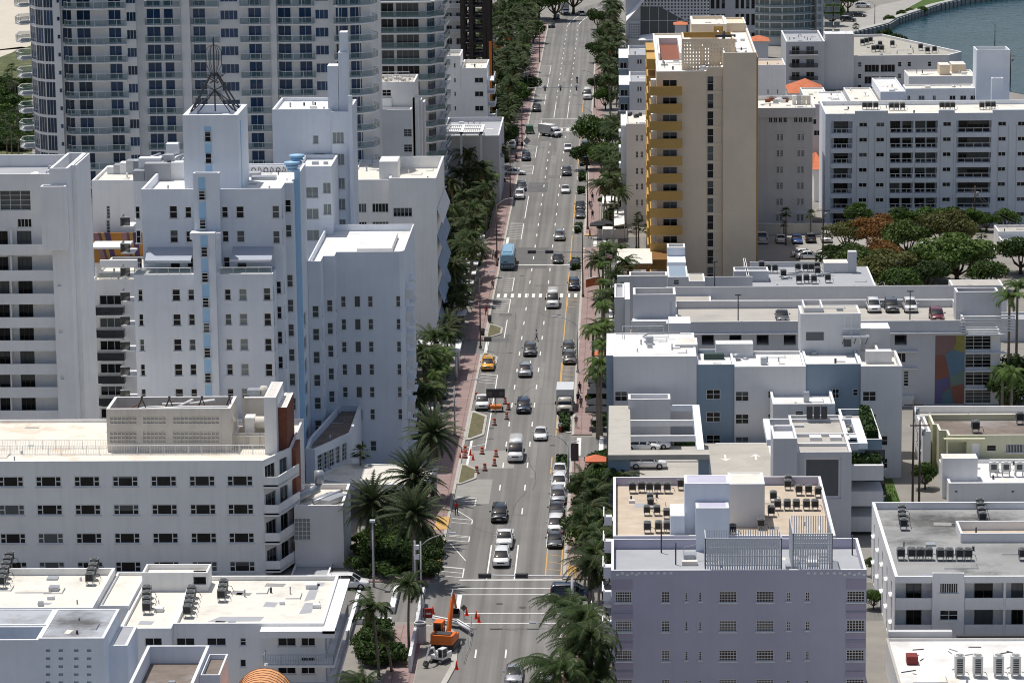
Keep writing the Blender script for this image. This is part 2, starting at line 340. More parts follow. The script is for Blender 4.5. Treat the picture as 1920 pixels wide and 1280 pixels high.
def fgrid(v, D, xs, yr, ys, xr, wp, hp, **k):
    """windows on a front: column centres xs (px) read at height yr, row centres ys (px) read at column xr; wp,hp size in px"""
    s = (at(xs[0]+100, yr, D).x-at(xs[0], yr, D).x)/100; e = k.pop('e', 'F'); off = v.p[0].x
    for y in ys:
        zc = at(xr, y, D).z
        for x in xs:
            X = at(x, yr, D).x; q = X if e == 'F' else X-v.p[e].x
            if callable(wp): w_ = wp(x)*s
            else: w_ = wp*s
            win(v, e, q, zc-hp*s/2, w_, hp*s, **k)
# ---------------------------------------------------------------- ground, street, water
ASPH = mat('worn_asphalt', (.19, .183, .172), .85, .13, .10, fine=.06, stain=(.125, .12, .115), stain_amt=.55, stain_scale=.05)
def asphalt_tracks():
    n = ASPH.node_tree; b = n.nodes['Principled BSDF']; src = b.inputs['Base Color'].links[0].from_socket
    g = n.nodes.new('ShaderNodeNewGeometry'); mp = n.nodes.new('ShaderNodeMapping'); mp.inputs['Scale'].default_value = (1.15, .012, 1); L(n, g.outputs['Position'], mp.inputs[0])
    no = n.nodes.new('ShaderNodeTexNoise'); no.inputs['Scale'].default_value = 1; no.inputs['Detail'].default_value = 4; L(n, mp.outputs[0], no.inputs['Vector'])
    r = n.nodes.new('ShaderNodeMapRange'); r.inputs[1].default_value = .35; r.inputs[2].default_value = .7; r.inputs[3].default_value = 1.14; r.inputs[4].default_value = .7; L(n, no.outputs[0], r.inputs[0])
    vm = n.nodes.new('ShaderNodeVectorMath'); vm.operation = 'SCALE'; L(n, src, vm.inputs[0]); L(n, r.outputs[0], vm.inputs['Scale']); L(n, vm.outputs[0], b.inputs['Base Color'])
asphalt_tracks()
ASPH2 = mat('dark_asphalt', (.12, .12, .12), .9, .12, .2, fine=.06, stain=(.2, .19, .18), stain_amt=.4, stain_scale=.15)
PAVE = mat('pale_paving', (.25, .235, .21), .9, .15, .25, fine=.08, stain=(.2, .19, .17), stain_amt=.5, stain_scale=.09)
PATCH = mat('patched_concrete', (.29, .28, .26), .9, .12, .5, fine=.08)
KERB = mat('kerb_concrete', (.42, .40, .36), .85, .15, .8, fine=.06)
LOTM = mat('parking_concrete', (.34, .325, .30), .9, .1, .2, fine=.05, stain=(.27, .26, .24), stain_amt=.5, stain_scale=.14)
PINK = mat('pink_pavement', (.315, .225, .21), .9, .1, .7, fine=.06, stain=(.28, .17, .15), stain_amt=.5, stain_scale=.3)
def joints():
    n = PINK.node_tree; b = n.nodes['Principled BSDF']; src = b.inputs['Base Color'].links[0].from_socket
    g = n.nodes.new('ShaderNodeNewGeometry'); br = n.nodes.new('ShaderNodeTexBrick'); br.inputs['Scale'].default_value = .55; br.inputs['Mortar Size'].default_value = .03; br.offset = 0
    br.inputs['Brick Width'].default_value = 1; br.inputs['Row Height'].default_value = 1
    br.inputs['Color1'].default_value = (1, 1, 1, 1); br.inputs['Color2'].default_value = (.86, .86, .86, 1); br.inputs['Mortar'].default_value = (.6, .6, .6, 1); L(n, g.outputs['Position'], br.inputs['Vector'])
    mx = n.nodes.new('ShaderNodeVectorMath'); mx.operation = 'MULTIPLY'; L(n, src, mx.inputs[0]); L(n, br.outputs[0], mx.inputs[1]); L(n, mx.outputs[0], b.inputs['Base Color'])
joints()
GRASS = mat('lawn', (.06, .11, .02), .95, .3, 1.2, fine=.25, stain=(.16, .14, .05), stain_amt=.5, stain_scale=.3)
DIRT = mat('dry_bed', (.14, .125, .07), .95, .35, 1.5, fine=.3, stain=(.09, .12, .03), stain_amt=.7, stain_scale=.8)
SAND = mat('beach_sand', (.54, .49, .41), .95, .08, .15, fine=.05)
SCRUB = mat('dune_scrub', (.085, .10, .04), .95, .35, .5, fine=.3, stain=(.25, .23, .12), stain_amt=.6, stain_scale=.2)
WPAINT = mat('white_road_paint', (.74, .73, .70), .8, .1, 2, fine=.2, stain=(.4, .4, .38), stain_amt=.5, stain_scale=1.2)
YPAINT = mat('yellow_road_paint', (.58, .34, .10), .8, .1, 2, fine=.2, stain=(.33, .26, .18), stain_amt=.7, stain_scale=1.2)
def sheet(name, polys, m, z, label=None):
    b = MB()
    for p in polys: b.poly([(q[0], q[1], z) for q in p], m)
    return struct(b.build(name))
def R4(x0, x1, y0, y1): return [(x0, y0), (x1, y0), (x1, y1), (x0, y1)]
XL, XR = -21.0, -6.8
NX0, NX1 = 346.5, 362.0      # near cross street
sheet('ground', [R4(-3000, 3000, 60, 9000)], PAVE, 0)
# road ribbon with the bend at the far end
def cx(y): return -13.9 if y < 975 else -13.9+.0024*(y-975)**2 if y < 1050 else -13.9+.0024*75**2+.36*(y-1050)
ys = [150, 975]+[975+12.5*i for i in range(1, 7)]+[1080, 1150, 1300, 1600]
b = MB()
for a, c in zip(ys, ys[1:]): b.poly([(cx(a)-7.1, a, .006), (cx(a)+7.1, a, .006), (cx(c)+7.1, c, .006), (cx(c)-7.1, c, .006)], ASPH)
struct(b.build('road'))
sheet('cross_street', [R4(-140, XL, NX0, NX1), R4(XR, 120, NX0, NX1), R4(XR, -.8, 424, 436), R4(XR, 12, 589, 600), R4(-60, XL, 493, 502), R4(-34, XL, 690, 697)], ASPH, .003)
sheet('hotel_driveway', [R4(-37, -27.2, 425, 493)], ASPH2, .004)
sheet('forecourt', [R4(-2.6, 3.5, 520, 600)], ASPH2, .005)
sheet('road_patch', [R4(-20.9, -14, 418, 428), R4(-20.9, -16.5, 399, 412)], PATCH, .010)
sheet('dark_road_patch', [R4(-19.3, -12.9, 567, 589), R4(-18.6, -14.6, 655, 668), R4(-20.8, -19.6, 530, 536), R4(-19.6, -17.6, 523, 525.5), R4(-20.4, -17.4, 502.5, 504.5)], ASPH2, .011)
# sidewalks with kerbs
def walk(name, x0, x1, y0, y1, m=PINK, kside=None, h=.14):
    b = MB(); b.box(x0, x1, y0, y1, 0, h, m)
    if kside == 'R': b.box(x1, x1+.35, y0, y1, 0, h-.004, KERB)
    if kside == 'L': b.box(x0-.35, x0, y0, y1, 0, h-.004, KERB)
    return struct(b.build(name))
for y0, y1 in ((363.5, 492), (503, 689), (698.5, 990)): walk('sidewalk', -24.2, XL-.35, y0, y1, kside='R')
walk('sidewalk', -24.4, -21.35, 200, 345, kside='R')
for y0, y1 in ((363.5, 423), (437, 588), (601, 1000)): walk('sidewalk', -6.4, -4.0, y0, y1, kside='L')
walk('sidewalk', -6.4, -3.6, 200, 345, kside='L')
b = MB(); b.box(-40, -21.35, 362.6, 363.5, 0, .14, PINK); b.box(-60, -34, 337, 346, 0, .13, PAVE); struct(b.build('sidewalk'))
# kerbed islands at the parking lanes: left ones are dry beds, right ones hold clipped shrubs
def island(x0, x1, y0, y1, bed, kerbside=1):
    b = MB(); c = (x1-x0)*.8
    if kerbside > 0: pts = [(x0, y0), (x1-c, y0), (x1, y0+c*1.6), (x1, y1-c*1.6), (x1-c, y1), (x0, y1)]
    else: pts = [(x1, y1), (x0+c, y1), (x0, y1-c*1.6), (x0, y0+c*1.6), (x0+c, y0), (x1, y0)]
    b.prism(pts, 0, .15, KERB); cxm = sum(p[0] for p in pts)/6; cym = sum(p[1] for p in pts)/6
    b.prism([(cxm+(p[0]-cxm)*.76, cym+(p[1]-cym)*.86) for p in pts], .1, .17, bed); return struct(b.build('kerb_island'))
for y0, y1 in ((409, 420), (434, 452), (482, 493), (505, 516)): island(-20.98, -18.6, y0, y1, DIRT)
b = MB(); b.prism([(-21, 312), (-18.8, 316), (-17.2, 330), (-17.6, 341), (-19.2, 345.3), (-21.0, 345.3)], 0, .16, KERB)
b.prism([(-21.3, 314), (-19.2, 318), (-17.8, 330), (-18.2, 340), (-19.6, 344.3), (-21.3, 344.3)], .1, .175, PAVE); struct(b.build('kerb_island'))
RIS = [(413, 422.5), (438, 448), (486, 497), (564, 573.5), (603, 612), (651, 657), (668, 678), (690, 697), (806, 815)]
for y0, y1 in RIS: island(-8.9, -6.82, y0, y1, DIRT, -1)
# painted markings
b = MB(); Z = .016
def W(x0, x1, y0, y1, m=None, z=None): b.poly([(x0, y0, z or Z), (x1, y0, z or Z), (x1, y1, z or Z), (x0, y1, z or Z)], m or WPAINT)
def Wl(p, q, w=.13, m=None):
    p, q = Vector(p), Vector(q); d = (q-p).normalized(); n = Vector((-d.y, d.x))*w/2
    b.poly([(*(p-n), Z), (*(q-n), Z), (*(q+n), Z), (*(p+n), Z)], m or WPAINT)
y = 262.0
k0 = gp(943.6, 872).y
while y > 200: y -= 12.19
ph = (k0-1.5) % 12.19
y = ph+12.19*16
while y < 980:
    if not (343 < y < 384) and not (758 < y < 800):
        for x in (-15.42, -12.25): W(x-.085, x+.085, y, y+3.05)
    y += 12.19
for x in (-15.42, -12.25): W(x-.085, x+.085, 363.8, 379); W(x-.07, x+.07, 770, 800)
for i, yy in enumerate(range(985, 1060, 9)):
    for dx in (-1.5, 1.65):
        a, c = yy, yy+(9 if i < 6 else 3); Wl((cx(a)+dx, a), (cx(c)+dx, c), .2)
# near crossing lines, stop lines
for yy in (345.7, 349.6): W(-17.4, XR, yy, yy+.24)
for yy in (357.2, 359.8): W(-18.5, XR, yy, yy+.22)
W(-18.5, XR, 363.3, 363.7); W(-18.4, -17.9, 349.9, 357.2); W(-3.6, -3.1, 348, 360); W(-22.6, -22.1, 349, 360)
W(XR+.5, -4.2, 347, 347.3)
W(-18.4, -8.8, 570.5, 571.1); W(-18.6, -8.9, 767.6, 768.1)
x = -20.6                                     # mid-block crossings of separate blocks
while x < -7: W(x, x+.5, 539.5, 543.0); x += 1.17
x = -18.2
while x < -7.4: W(x, x+.7, 747, 751); x += 1.5
W(-18.6, -7, 745.8, 746.2); W(-18.6, -7, 752, 752.4)
# left parking lane: outline and hatching
def hatch(y0, y1, x0=-20.7, x1=-18.2, m=None, st=1.9, skew=.9):
    Wl((x1, y0), (x1, y1), .14, m)
    Wl((x0, y0+skew), (x1, y0), .14, m); Wl((x0, y1+skew), (x1, y1), .14, m); yy = y0+st
    while yy < y1: Wl((x0, yy+skew), (x1, yy), .14, m); yy += st
for y0, y1 in ((380.5, 383), (389, 391), (364.5, 368.5), (398, 402), (471, 477), (526, 538), (545.5, 558), (598, 616), (680, 692), (704, 722), (736, 752), (752, 765), (795, 815), (829, 850), (858, 878)): hatch(y0, y1)
W(-18.25, -18.1, 429, 471); W(-18.25, -18.1, 505, 520); W(-18.25, -18.1, 622, 650); Wl((-20.6, 430), (-18.2, 432), .14); Wl((-18.2, 452), (-20.6, 454), .14)
Wl((-18.2, 372), (-20.4, 380), .12); Wl((-18.2, 391), (-20.4, 396), .12); W(-20.3, -20.0, 414, 434)
W(-20.9, -20.4, 494, 502); W(-20.9, -20.4, 590, 600)
# right parking lane: yellow line and hatching near the corners
for y0, y1 in ((365, 378), (471, 485), (531, 538), (623, 631)): hatch(y0, y1, -6.95, -8.75, YPAINT, 3.2, -.8)
for y0, y1 in ((436, 486), (498, 564), (573, 602), (612, 651), (678, 770), (780, 806)): W(-8.95, -8.8, y0, y1, YPAINT)
W(-8.95, -8.8, 378, 415); W(-9.2, -9.05, 415, 424, YPAINT)
W(-7.05, -6.9, 365, 378, YPAINT); W(-6.35, -5.4, 601.2, 603, YPAINT, .15)
for y0, y1 in ((386, 392), (367, 377)): b.poly([(-21.3, y0, .152), (-20.4-.62, y0, .152), (-20.4-.62, y1, .152), (-21.3, y1, .152)], YPAINT); b.poly([(-22.6, y0, .152), (-21.32, y0, .152), (-21.32, y1, .152), (-22.6, y1, .152)], YPAINT)
b.poly([(-6.3, 364, .152), (-5.2, 364, .152), (-5.2, 369, .152), (-6.3, 369, .152)], YPAINT)
for xx in (-6.0, -3.0): W(xx, xx+.6, 425, 435.4)
for xx in (-4.9, -3.3): W(xx, xx+.6, 590, 599)
for yy in (543, 556, 569, 580): W(-2.4, 1.5, yy, yy+.15)
struct(b.build('road_marking'))
# thin dark crack-sealing lines, tyre skids and manhole covers on the asphalt
b = MB(); PD, PL_ = mat('dark_asphalt_patch', (.155, .15, .143), .9, .15, .4, fine=.08), mat('light_asphalt_patch', (.22, .212, .2), .9, .15, .4, fine=.08); rp = random.Random(4)
for i in range(17):
    y0 = rp.uniform(366, 940); x0 = rp.choice((-20.3, -18.5, -15.2, -12.1, -8.8))+rp.uniform(0, .5); w_, l_ = rp.choice(((3.0, 5), (1.1, 14), (.6, 30), (2.9, 9))); l_ *= rp.uniform(.6, 1.3)
    if x0+w_ < XR-.2: W(x0, x0+w_, y0, y0+l_, rp.choice((PD, PL_)), .0085+.0004*(i % 6))
struct(b.build('road_patch')); b = MB(); TAR = mat('crack_sealant', (.07, .07, .07), .8, 0)
for i in range(46):
    y0 = random.uniform(330, 950); x0 = random.uniform(-19, -9); L_ = random.uniform(2, 9); p = Vector((x0, y0)); a = random.choice((0, 0, 1.57, .4, 2.6))+random.uniform(-.2, .2)
    for j in range(4):
        q = p+Vector((math.cos(a), math.sin(a)*2.2))*L_/4; a += random.uniform(-.3, .3)
        if XL+.3 < q.x < XR-.3:
            d = (q-p).normalized(); n = Vector((-d.y, d.x))*.035; b.poly([(*(p-n), .014), (*(q-n), .014), (*(q+n), .014), (*(p+n), .014)], TAR)
        p = q
for x, y in ((-16.6, 452), (-17.8, 441.5), (-9.2, 431), (-11, 352), (-13.6, 353.5), (-10, 524), (-17, 560)):
    b.poly([(x+.42*math.cos(t*.524), y+.42*math.sin(t*.524), .014) for t in range(12)], TAR)
struct(b.build('road_cracks'))
# beach, dune, lawns
sheet('beach', [[gp(-60, 100), gp(60, 90), gp(90, -60), gp(-100, -60)], [gp(-60, 150), gp(40, 88), gp(60, 90), gp(-60, 100)]], SAND, .02)
sheet('dune', [[gp(-60, 300), gp(60, 290), gp(60, 85), gp(-60, 130)]], SCRUB, .03)
sheet('lawn', [R4(-31, -28.5, 516, 566), R4(31.5, 34.5, 388, 411.5), R4(-36, -29, 655, 680), [gp(1660, 130), gp(1790, 60), gp(1890, -20), gp(1740, -5), gp(1640, 50)]], GRASS, .05)
# bay with its curved sea wall
wp = [(1600, 75), (1668, 57), (1683, 47), (1712, 37), (1760, 21), (1812, 9), (1870, 0), (1960, -12), (2100, -30)]
WAT = mat('bay_water', (.012, .05, .065), .12, .25, .02, spec=.5, bump=.0)
nb = WAT.node_tree; n1 = nb.nodes.new('ShaderNodeTexNoise'); n1.inputs['Scale'].default_value = .35; n1.inputs['Detail'].default_value = 6
gg = nb.nodes.new('ShaderNodeNewGeometry'); L(nb, gg.outputs['Position'], n1.inputs['Vector']); bb = nb.nodes.new('ShaderNodeBump'); bb.inputs['Strength'].default_value = .6; bb.inputs['Distance'].default_value = .5
L(nb, n1.outputs[0], bb.inputs['Height']); L(nb, bb.outputs[0], nb.nodes['Principled BSDF'].inputs['Normal'])
wpt = [gp(*p, .0) for p in wp]
b = MB(); b.poly([(p.x, p.y, .08) for p in wpt]+[(900, wpt[-1].y, .08), (900, 700, .08), (150, 700, .08), (wpt[0].x, wpt[0].y-60, .08)], WAT); struct(b.build('bay_water'))
b = MB(); SW = mat('sea_wall_concrete', (.40, .40, .38), .9, .15, .3, fine=.06)
for i in range(len(wpt)-1):
    p, q = wpt[i], wpt[i+1]; d = (q-p); d.z = 0; ln = d.length; d.normalize(); n = Vector((-d.y, d.x, 0))
    b.mesh([p+n*.2, q+n*.2, q+n*2.4, p+n*2.4]+[v+Vector((0, 0, 2.2)) for v in (p+n*.2, q+n*.2, q+n*2.4, p+n*2.4)], [(0, 1, 5, 4), (1, 2, 6, 5), (2, 3, 7, 6), (3, 0, 4, 7), (4, 5, 6, 7)], SW)
    k = 0
    while k < ln: c = p+d*k; b.box(c.x-.35, c.x+.35, c.y-.7, c.y+.5, 0, 1.9, SW); k += 3.2
tag(b.build('sea_wall', loc=(wpt[2].x, wpt[2].y, 0)), 'curved concrete sea wall with buttresses along the bay', 'sea wall')
sheet('path', [[gp(1560, 60), gp(1600, 75), gp(1655, 55), gp(1700, 25), gp(1760, 0), gp(1720, -5), gp(1650, 10), gp(1575, 45)]], LOTM, .03)
sheet('parking_lot', [[gp(1415, 500), gp(1640, 500), gp(1640, 438), gp(1415, 438)], [gp(915, 130), gp(1000, 130), gp(1006, 60), gp(915, 60)]], LOTM, .02)
# ---------------------------------------------------------------- buildings on the left of the street
BID = []
def front(xl, xr, yt, D, yb=None, dep=None, xt=None):
    """width, depth and height of a block: its front is px xl..xr at picture height yt on the plane y = D, its roof ends at picture height yb"""
    xm = (xl+xr)/2; a, c = at(xl, yt, D), at(xr, yt, D); z = at(xm, yt, D).z
    Y1 = gp(xt or xm, yb, z).y if yb is not None else D+dep
    return a.x, c.x, D, Y1, z
def bld(name, label, cat, D, px, py, group=None):
    p = at(px, py, D); return Bld(name, label, cat, p.x, D, group)
def rail(b, p, q, z, h=1.05, m=None, gm=None, posts=1.5, step=None, r=.03):
    p, q = Vector((*p, z)), Vector((*q, z)); d = q-p; ln = d.length; m = m or GBAR
    b.tube([p+Vector((0, 0, h)), q+Vector((0, 0, h))], r*1.3, m, 4); n = max(1, int(ln/posts))
    for i in range(n+1): c = p+d*i/n; b.tube([c, c+Vector((0, 0, h))], r, m, 4)
    if gm: b.mesh([p+Vector((0, 0, .08)), q+Vector((0, 0, .08)), q+Vector((0, 0, h-.05)), p+Vector((0, 0, h-.05))], [(0, 1, 2, 3)], gm)
    if step:
        b.tube([p+Vector((0, 0, .1)), q+Vector((0, 0, .1))], r, m, 4); n = int(ln/step)
        for i in range(1, n): c = p+d*i/n; b.tube([c+Vector((0, 0, .1)), c+Vector((0, 0, h))], r*.6, m, 3, cap=False)

# L1 near bottom-left pale blue block with a grid of small openings
B = bld('apartment_block', 'pale blue block with rows of tiny square openings and a sooty roof patch', 'building', 296, 0, 1196)
x0, x1, y0, y1, z = front(-90, 195, 1196, 296, 1141)
xa = at(72, 1200, 296).x
R1_ = mat('sooty_blue_grey_roof', (.40, .42, .45), .8, .06, .3, fine=.04, stain=(.12, .10, .09), stain_amt=.7, stain_scale=.11)
q_ = gp(143, 1163, z); soot(R1_, [(q_.x, q_.y, 3.2, 5.0, .8)])
v = B.vol((xa, x1, y0, y1), 0, z, BLW, R1_, ph=.05); v2 = B.vol((x0, xa, y0, y0+4.6), 0, z-.15, BLW, mat('shaded_pit_floor', (.03, .03, .035), .9, .2, 1), ph=3.6); B.vol((x0, xa-.02, y0+4.62, y1), 0, z-.02, BLW, R1_, ph=.05)  # pit floor coloured near black, the shade of the deep void painted in
for px in (90, 114, 143, 167):
    for py in (1219, 1234, 1249, 1264, 1279): p = at(px, py, 296); opening(v, 'F', p.x, p.z-.12, .42, .26, .35)
B.vol((x1, x1+1.7, y0+3, y1-.5), 0, z-1.6, BLW, R_LGREY, ph=.05)
b = MB(); b.cyl((x1+xa)/2+.3, y0+1.6, z-.05, z+.3, .12, DBAR); B.part('vent', b); B.finish()
B = bld('terrace_building', 'dark roof terrace with pale blue parapet at the bottom edge', 'building', 287, 300, 1240)
x0, x1, y0, y1, z = front(228, 366, 1280, 287, None, 16.5)
z = at(393, 1209, y1).z; B.vol((x0, at(393, 1209, y1).x, y0, y1), 0, z, BLW, R_DARK, ph=1.7, pt=.3)
x2 = at(393, 1209, y1).x; B.vol((x2+.02, x2+1.9, y1-8, y1-1.2), 0, z-.5, BLW, R_DARK, ph=.5, pt=.18); B.finish()

# barrel canopy at the bottom
cpx = at(490, 1280, 300); b = MB(); OR = mat('copper_orange_canopy', (.72, .36, .16), .45, .06, 1, fine=.03)
rr = 2.75; zc = at(490, 1252, 303).z-rr
for i in range(12):
    a0, a1 = math.pi*i/12, math.pi*(i+1)/12
    b.mesh([(cpx.x+rr*math.cos(a), yy, zc+rr*math.sin(a)) for yy in (294, 303) for a in (a0, a1)], [(0, 1, 3, 2)], OR, True)
b.mesh([(cpx.x+rr*math.cos(math.pi*i/12), 303, zc+rr*math.sin(math.pi*i/12)) for i in range(13)], [tuple(range(13))], WH)
t = thing('canopy', 'copper orange barrel vault canopy at the bottom edge', 'canopy', (cpx.x, 298, zc)); b.build('canopy_cover', t)
f = MB()
for yy in [294+i*.75 for i in range(13)]: f.tube([(cpx.x+(rr+.02)*math.cos(math.pi*i/12), yy, zc+(rr+.02)*math.sin(math.pi*i/12)) for i in range(13)], .035, BRICK, 4)
for sx in (-1, 1):
    for yy in (294.2, 302.8): f.box(cpx.x+sx*rr-.06, cpx.x+sx*rr+.06, yy-.06, yy+.06, 0, zc, GBAR)
f.build('canopy_frame', t)

# L2 cream-roofed low hotel near the bottom left
B = bld('low_hotel', 'low building with bright cream roofs and a walled balcony above the corner', 'building', 311, 420, 1175)
xl, xr, y0, y1, z2 = front(325, 607, 1168, 311, 1078, xt=600)
Z2 = z2
v = B.vol((xl, xr, 311, y1), 0, z2, WH2, R_CREAM, ph=.45, pt=.3)
xf = at(225, 1175, 310).x; v3 = B.vol((xf, xl-.01, 309.4, y1-.3), 0, z2-.02, WH2, R_CREAM, ph=.4, pt=.3)
pr = at(178, 1131, 314); pb = gp(214, 1064, pr.z+.0)
v4 = B.vol((at(-70, 1140, 311).x, pr.x, 312.5, pb.y), 0, pr.z, WH2, R_CREAM, ph=.7, pt=.3)
B.vol((pr.x+.02, xf, 316, y1), 0, z2+.4, WH2, R_CREAM, ph=.3, pt=.2)
q0, q1, qy0, qy1, qz = front(272, 394, 1062, 326.5, 1045)
vp = B.vol((q0, q1, 324.2, 327.6), z2-.5, qz, WH2, R_CREAM, ph=.5, pt=.2); win(vp, 'F', at(374, 1080, 324.2).x, at(374, 1096, 324.2).z, 1.3, 1.35, 1, 1, DFR, d=.5, name='door')
for px, w in ((288, 32), (348, 34), (406, 35), (456, 12)):
    D = 309.4 if px < 325 else 311; p = at(px, 1210, D); win(v3 if px < 325 else v, 'F', p.x, p.z, w/18.6, .85, 2 if w > 20 else 1, 1 if w > 20 else 2)
for px, py, w in ((456, 1250, 12), (400, 1255, 34), (350, 1255, 34)): p = at(px, py, 311); win(v, 'F', p.x, p.z, w/18.6, .85, 2 if w > 20 else 1, 1)
# corner balconies on the right: slabs, rails, recessed wall
b = MB(); s = MB()
xb0 = at(494, 1240, 309).x; xb1 = xr+1.1
for py in (1244, 1296):
    zz = at(540, py, 309.8).z
    s.box(xb0, xb1, 309.3, 310.98, zz-.22, zz, WH2); s.box(xr+.01, xb1, 311, y1-1, zz-.22, zz, WH2)
    rail(b, (xb0, 309.4), (xb1-.1, 309.4), zz, 1.05, GBAR, None, 1.4, .16); rail(b, (xb1-.1, 309.4), (xb1-.1, y1-1), zz, 1.05, GBAR, None, 1.4, .16); rail(b, (xb0, 309.4), (xb0, 311), zz, 1.05, GBAR)
zz = at(540, 1244, 309.8).z
for px, w in ((538, 33), (578, 26)):
    for k in (0, 1): p = at(px, 1210+k*52, 311); win(v, 'F', p.x, p.z-.05, w/18.6, 1.0 if px == 538 else 1.7, 2, 1)
for yy in (313, 317.5, 322, 326):
    for k in (0, 1): win(v, 'R', yy, zz-2.7*k+.1, 1.6, 2.0, 2, 1)
s.box(xr+.01, xr+1.2, 309.2, y1-.4, z2-.55, z2-.25, WH2); s.box(xb0-.3, xr+1.2, 309.2, 310.98, z2-.98, z2-.3, WH2)
B.part('balcony', s); B.part('railing', b)
b = MB()
for (px, py, sx, sy) in ((585, 1110, .5, 3.2), (440, 1160, 2.6, .9), (590, 1095, .9, .8), (575, 1140, .6, 2)):
    p = gp(px, py, z2-.44); b.poly([(p.x-sx, p.y-sy, z2-.444), (p.x+sx, p.y-sy*.8, z2-.444), (p.x+sx*1.1, p.y+sy, z2-.444), (p.x-sx*.6, p.y+sy*1.05, z2-.444)], R_LGREY)
B.part('roof_patch', b); B.finish()

# L3 white hotel with rows of triple windows
ZB = 365.0
B = bld('white_hotel', 'white four storey hotel with rows of triple windows and stained cream roof', 'building', ZB, 250, 864)
x0, x1, y0, y1, z3 = front(-90, 493, 864, ZB, 785, xt=300); Z3 = z3
w2 = at(549, 835, ZB+6.5)
v = B.vol([(x0, ZB), (x1, ZB), (x1+2.6, ZB+6.5), (x1+2.6, y1), (x0, y1)], 0, z3, WH2, R_RUST, ph=.35, pt=.25)
fgrid(v, ZB, (20, 91, 163, 235, 307, 379, 450), 902, (902, 955, 1008.5, 1062), 235, 49, 21, kind='trip', nx=3, ny=2, d=.06, e=0, fw=.13)
s = MB()
for k in range(4):                        # solid angled balconies on the right flank with brick wall between
    zz = z3-1.9-3.3*k-.9
    for q in (0,):
        A = Vector((x1+.02, ZB-.9)); Bq = Vector((x1-2.6, ZB-.9)); C = Vector((x1+2.9, ZB+5.6))
    pts = [(x1+.03, ZB-.3), (x1+1.7, ZB-.3), (x1+3.5, ZB+6.2), (x1+2.62, ZB+6.3), (x1+.1, ZB+.1), (x1+.03, ZB-.1)]
    s.prism(pts, zz-.2, zz, WH2)
    for a_, c_ in ((0, 1), (1, 2)):
        p, q = Vector(pts[a_]), Vector(pts[c_]); d = (q-p).normalized(); n = Vector((-d.y, d.x))*.12
        s.mesh([(*p, zz-.4), (*q, zz-.4), (*(q+n), zz-.4), (*(p+n), zz-.4), (*p, zz+.95), (*q, zz+.95), (*(q+n), zz+.95), (*(p+n), zz+.95)], [(0, 1, 5, 4), (1, 2, 6, 5), (2, 3, 7, 6), (3, 0, 4, 7), (4, 5, 6, 7), (3, 2, 1, 0)], WH2)
B.part('balcony', s)
for k in range(4): win(v, 1, 1.7, z3-2.9-3.3*k, 2.6, 2.1, 3, 1, GBAR, GL, d=.2, sill=False); win(v, 1, 5, z3-2.9-3.3*k, 2.0, 2.1, 2, 1, GBAR, GL, d=.2, sill=False)
s = MB(); s.box(x1+2.62, x1+3.1, ZB+6.6, ZB+12, 0, z3-.3, BRICK); B.part('brick_wall', s)
# screened rooftop plant block
px0, px1 = at(199, 770, 371).x, at(432, 770, 371).x; zt = at(300, 766, 371).z; yb = gp(300, 743, zt).y
vb = B.vol((px0, px1, 371, yb), z3-.4, zt, BEIGE, R_DARK, ph=2.6, pt=.35)
for gx0, gx1 in ((206, 257), (268, 317), (324.5, 411)):
    n = int((gx1-gx0)/7.2)
    for rows, ya in ((2, 783), (3, 811)):
        for r in range(rows):
            for i in range(n): p = at(gx0+3.6+7.2*i, ya+7.6*r, 371); opening(vb, 'F', p.x, p.z-.19, .36, .38, .14)
px2 = at(497, 745, 371).x
vb2 = B.vol((px1+.01, px2, 372.5, yb), z3-.4, zt-3.6, BEIGE, R_DARK, ph=.8, pt=.3); vb3 = B.vol((px1+.6, px2-.1, 377.5, yb-.2), zt-3.6, zt-.1, BEIGE, R_STREAK, ph=.05)
for i in range(3): win(vb2, 'F', px1+1+i*1.45, z3-.3, 1.35, 1.8, 1, 1, GBAR, BEIGE, d=.2, name='door')
zt2 = at(515, 745, 369.5).z
vb4 = B.vol((px2+.01, at(517, 745, 369.5).x, 369.5, yb+.5), z3-.35, zt2, WH2, BEIGE, ph=.04); vb5 = B.vol((at(517, 745, 369.5).x+.01, at(519, 745, 369.5).x+.9, 371.5, yb+2), z3-3, zt2-1.6, BRICK, BEIGE, ph=.04)
s = MB(); s.tube([(px0+4, 372.6, zt-.5), (px0+9, 372.3, zt-.15), (px1-.5, 372.3, zt-.15), (px1+.3, 372.3, zt-1.8)], .22, R_WHITE, 8); s.tube([(px0+6, 374.8, zt-.3), (px0+9.5, 374.6, zt-.2), (px0+12, 375.5, zt), (px1-4, 375.5, zt-.1)], .16, R_WHITE, 8)
s.tube([(px0+8.2, 372.3, zt-.1), (px0+9.4, 375.6, zt)], .2, R_WHITE, 8)
for cxx in (px0+5.2, px0+12.2):
    s.tube([(cxx+1.9*math.cos(a*.349), 374+1.5*math.sin(a*.349), zt-.75) for a in range(19)], .12, R_WHITE, 6, cap=False); s.cyl(cxx, 374, zt-1.4, zt-.9, 1.7, GBAR, 16)
    for sx in (-1.6, 1.6): s.tube([(cxx+sx-.5, 373, zt-1), (cxx+sx+.3, 373.6, zt+.9)], .09, DBAR, 5); s.tube([(cxx+sx+.5, 375, zt-1), (cxx+sx+.1, 373.6, zt+.9)], .07, DBAR, 5)
for a_ in (0, 1, 2, 3): s.tube([(px0+.5+3.6*a_, 371.5, zt-1.2), (px0+3.4+3.6*a_, yb-.5, zt-.5)], .07, BRICK, 5)
B.part('cooling_tower', s)
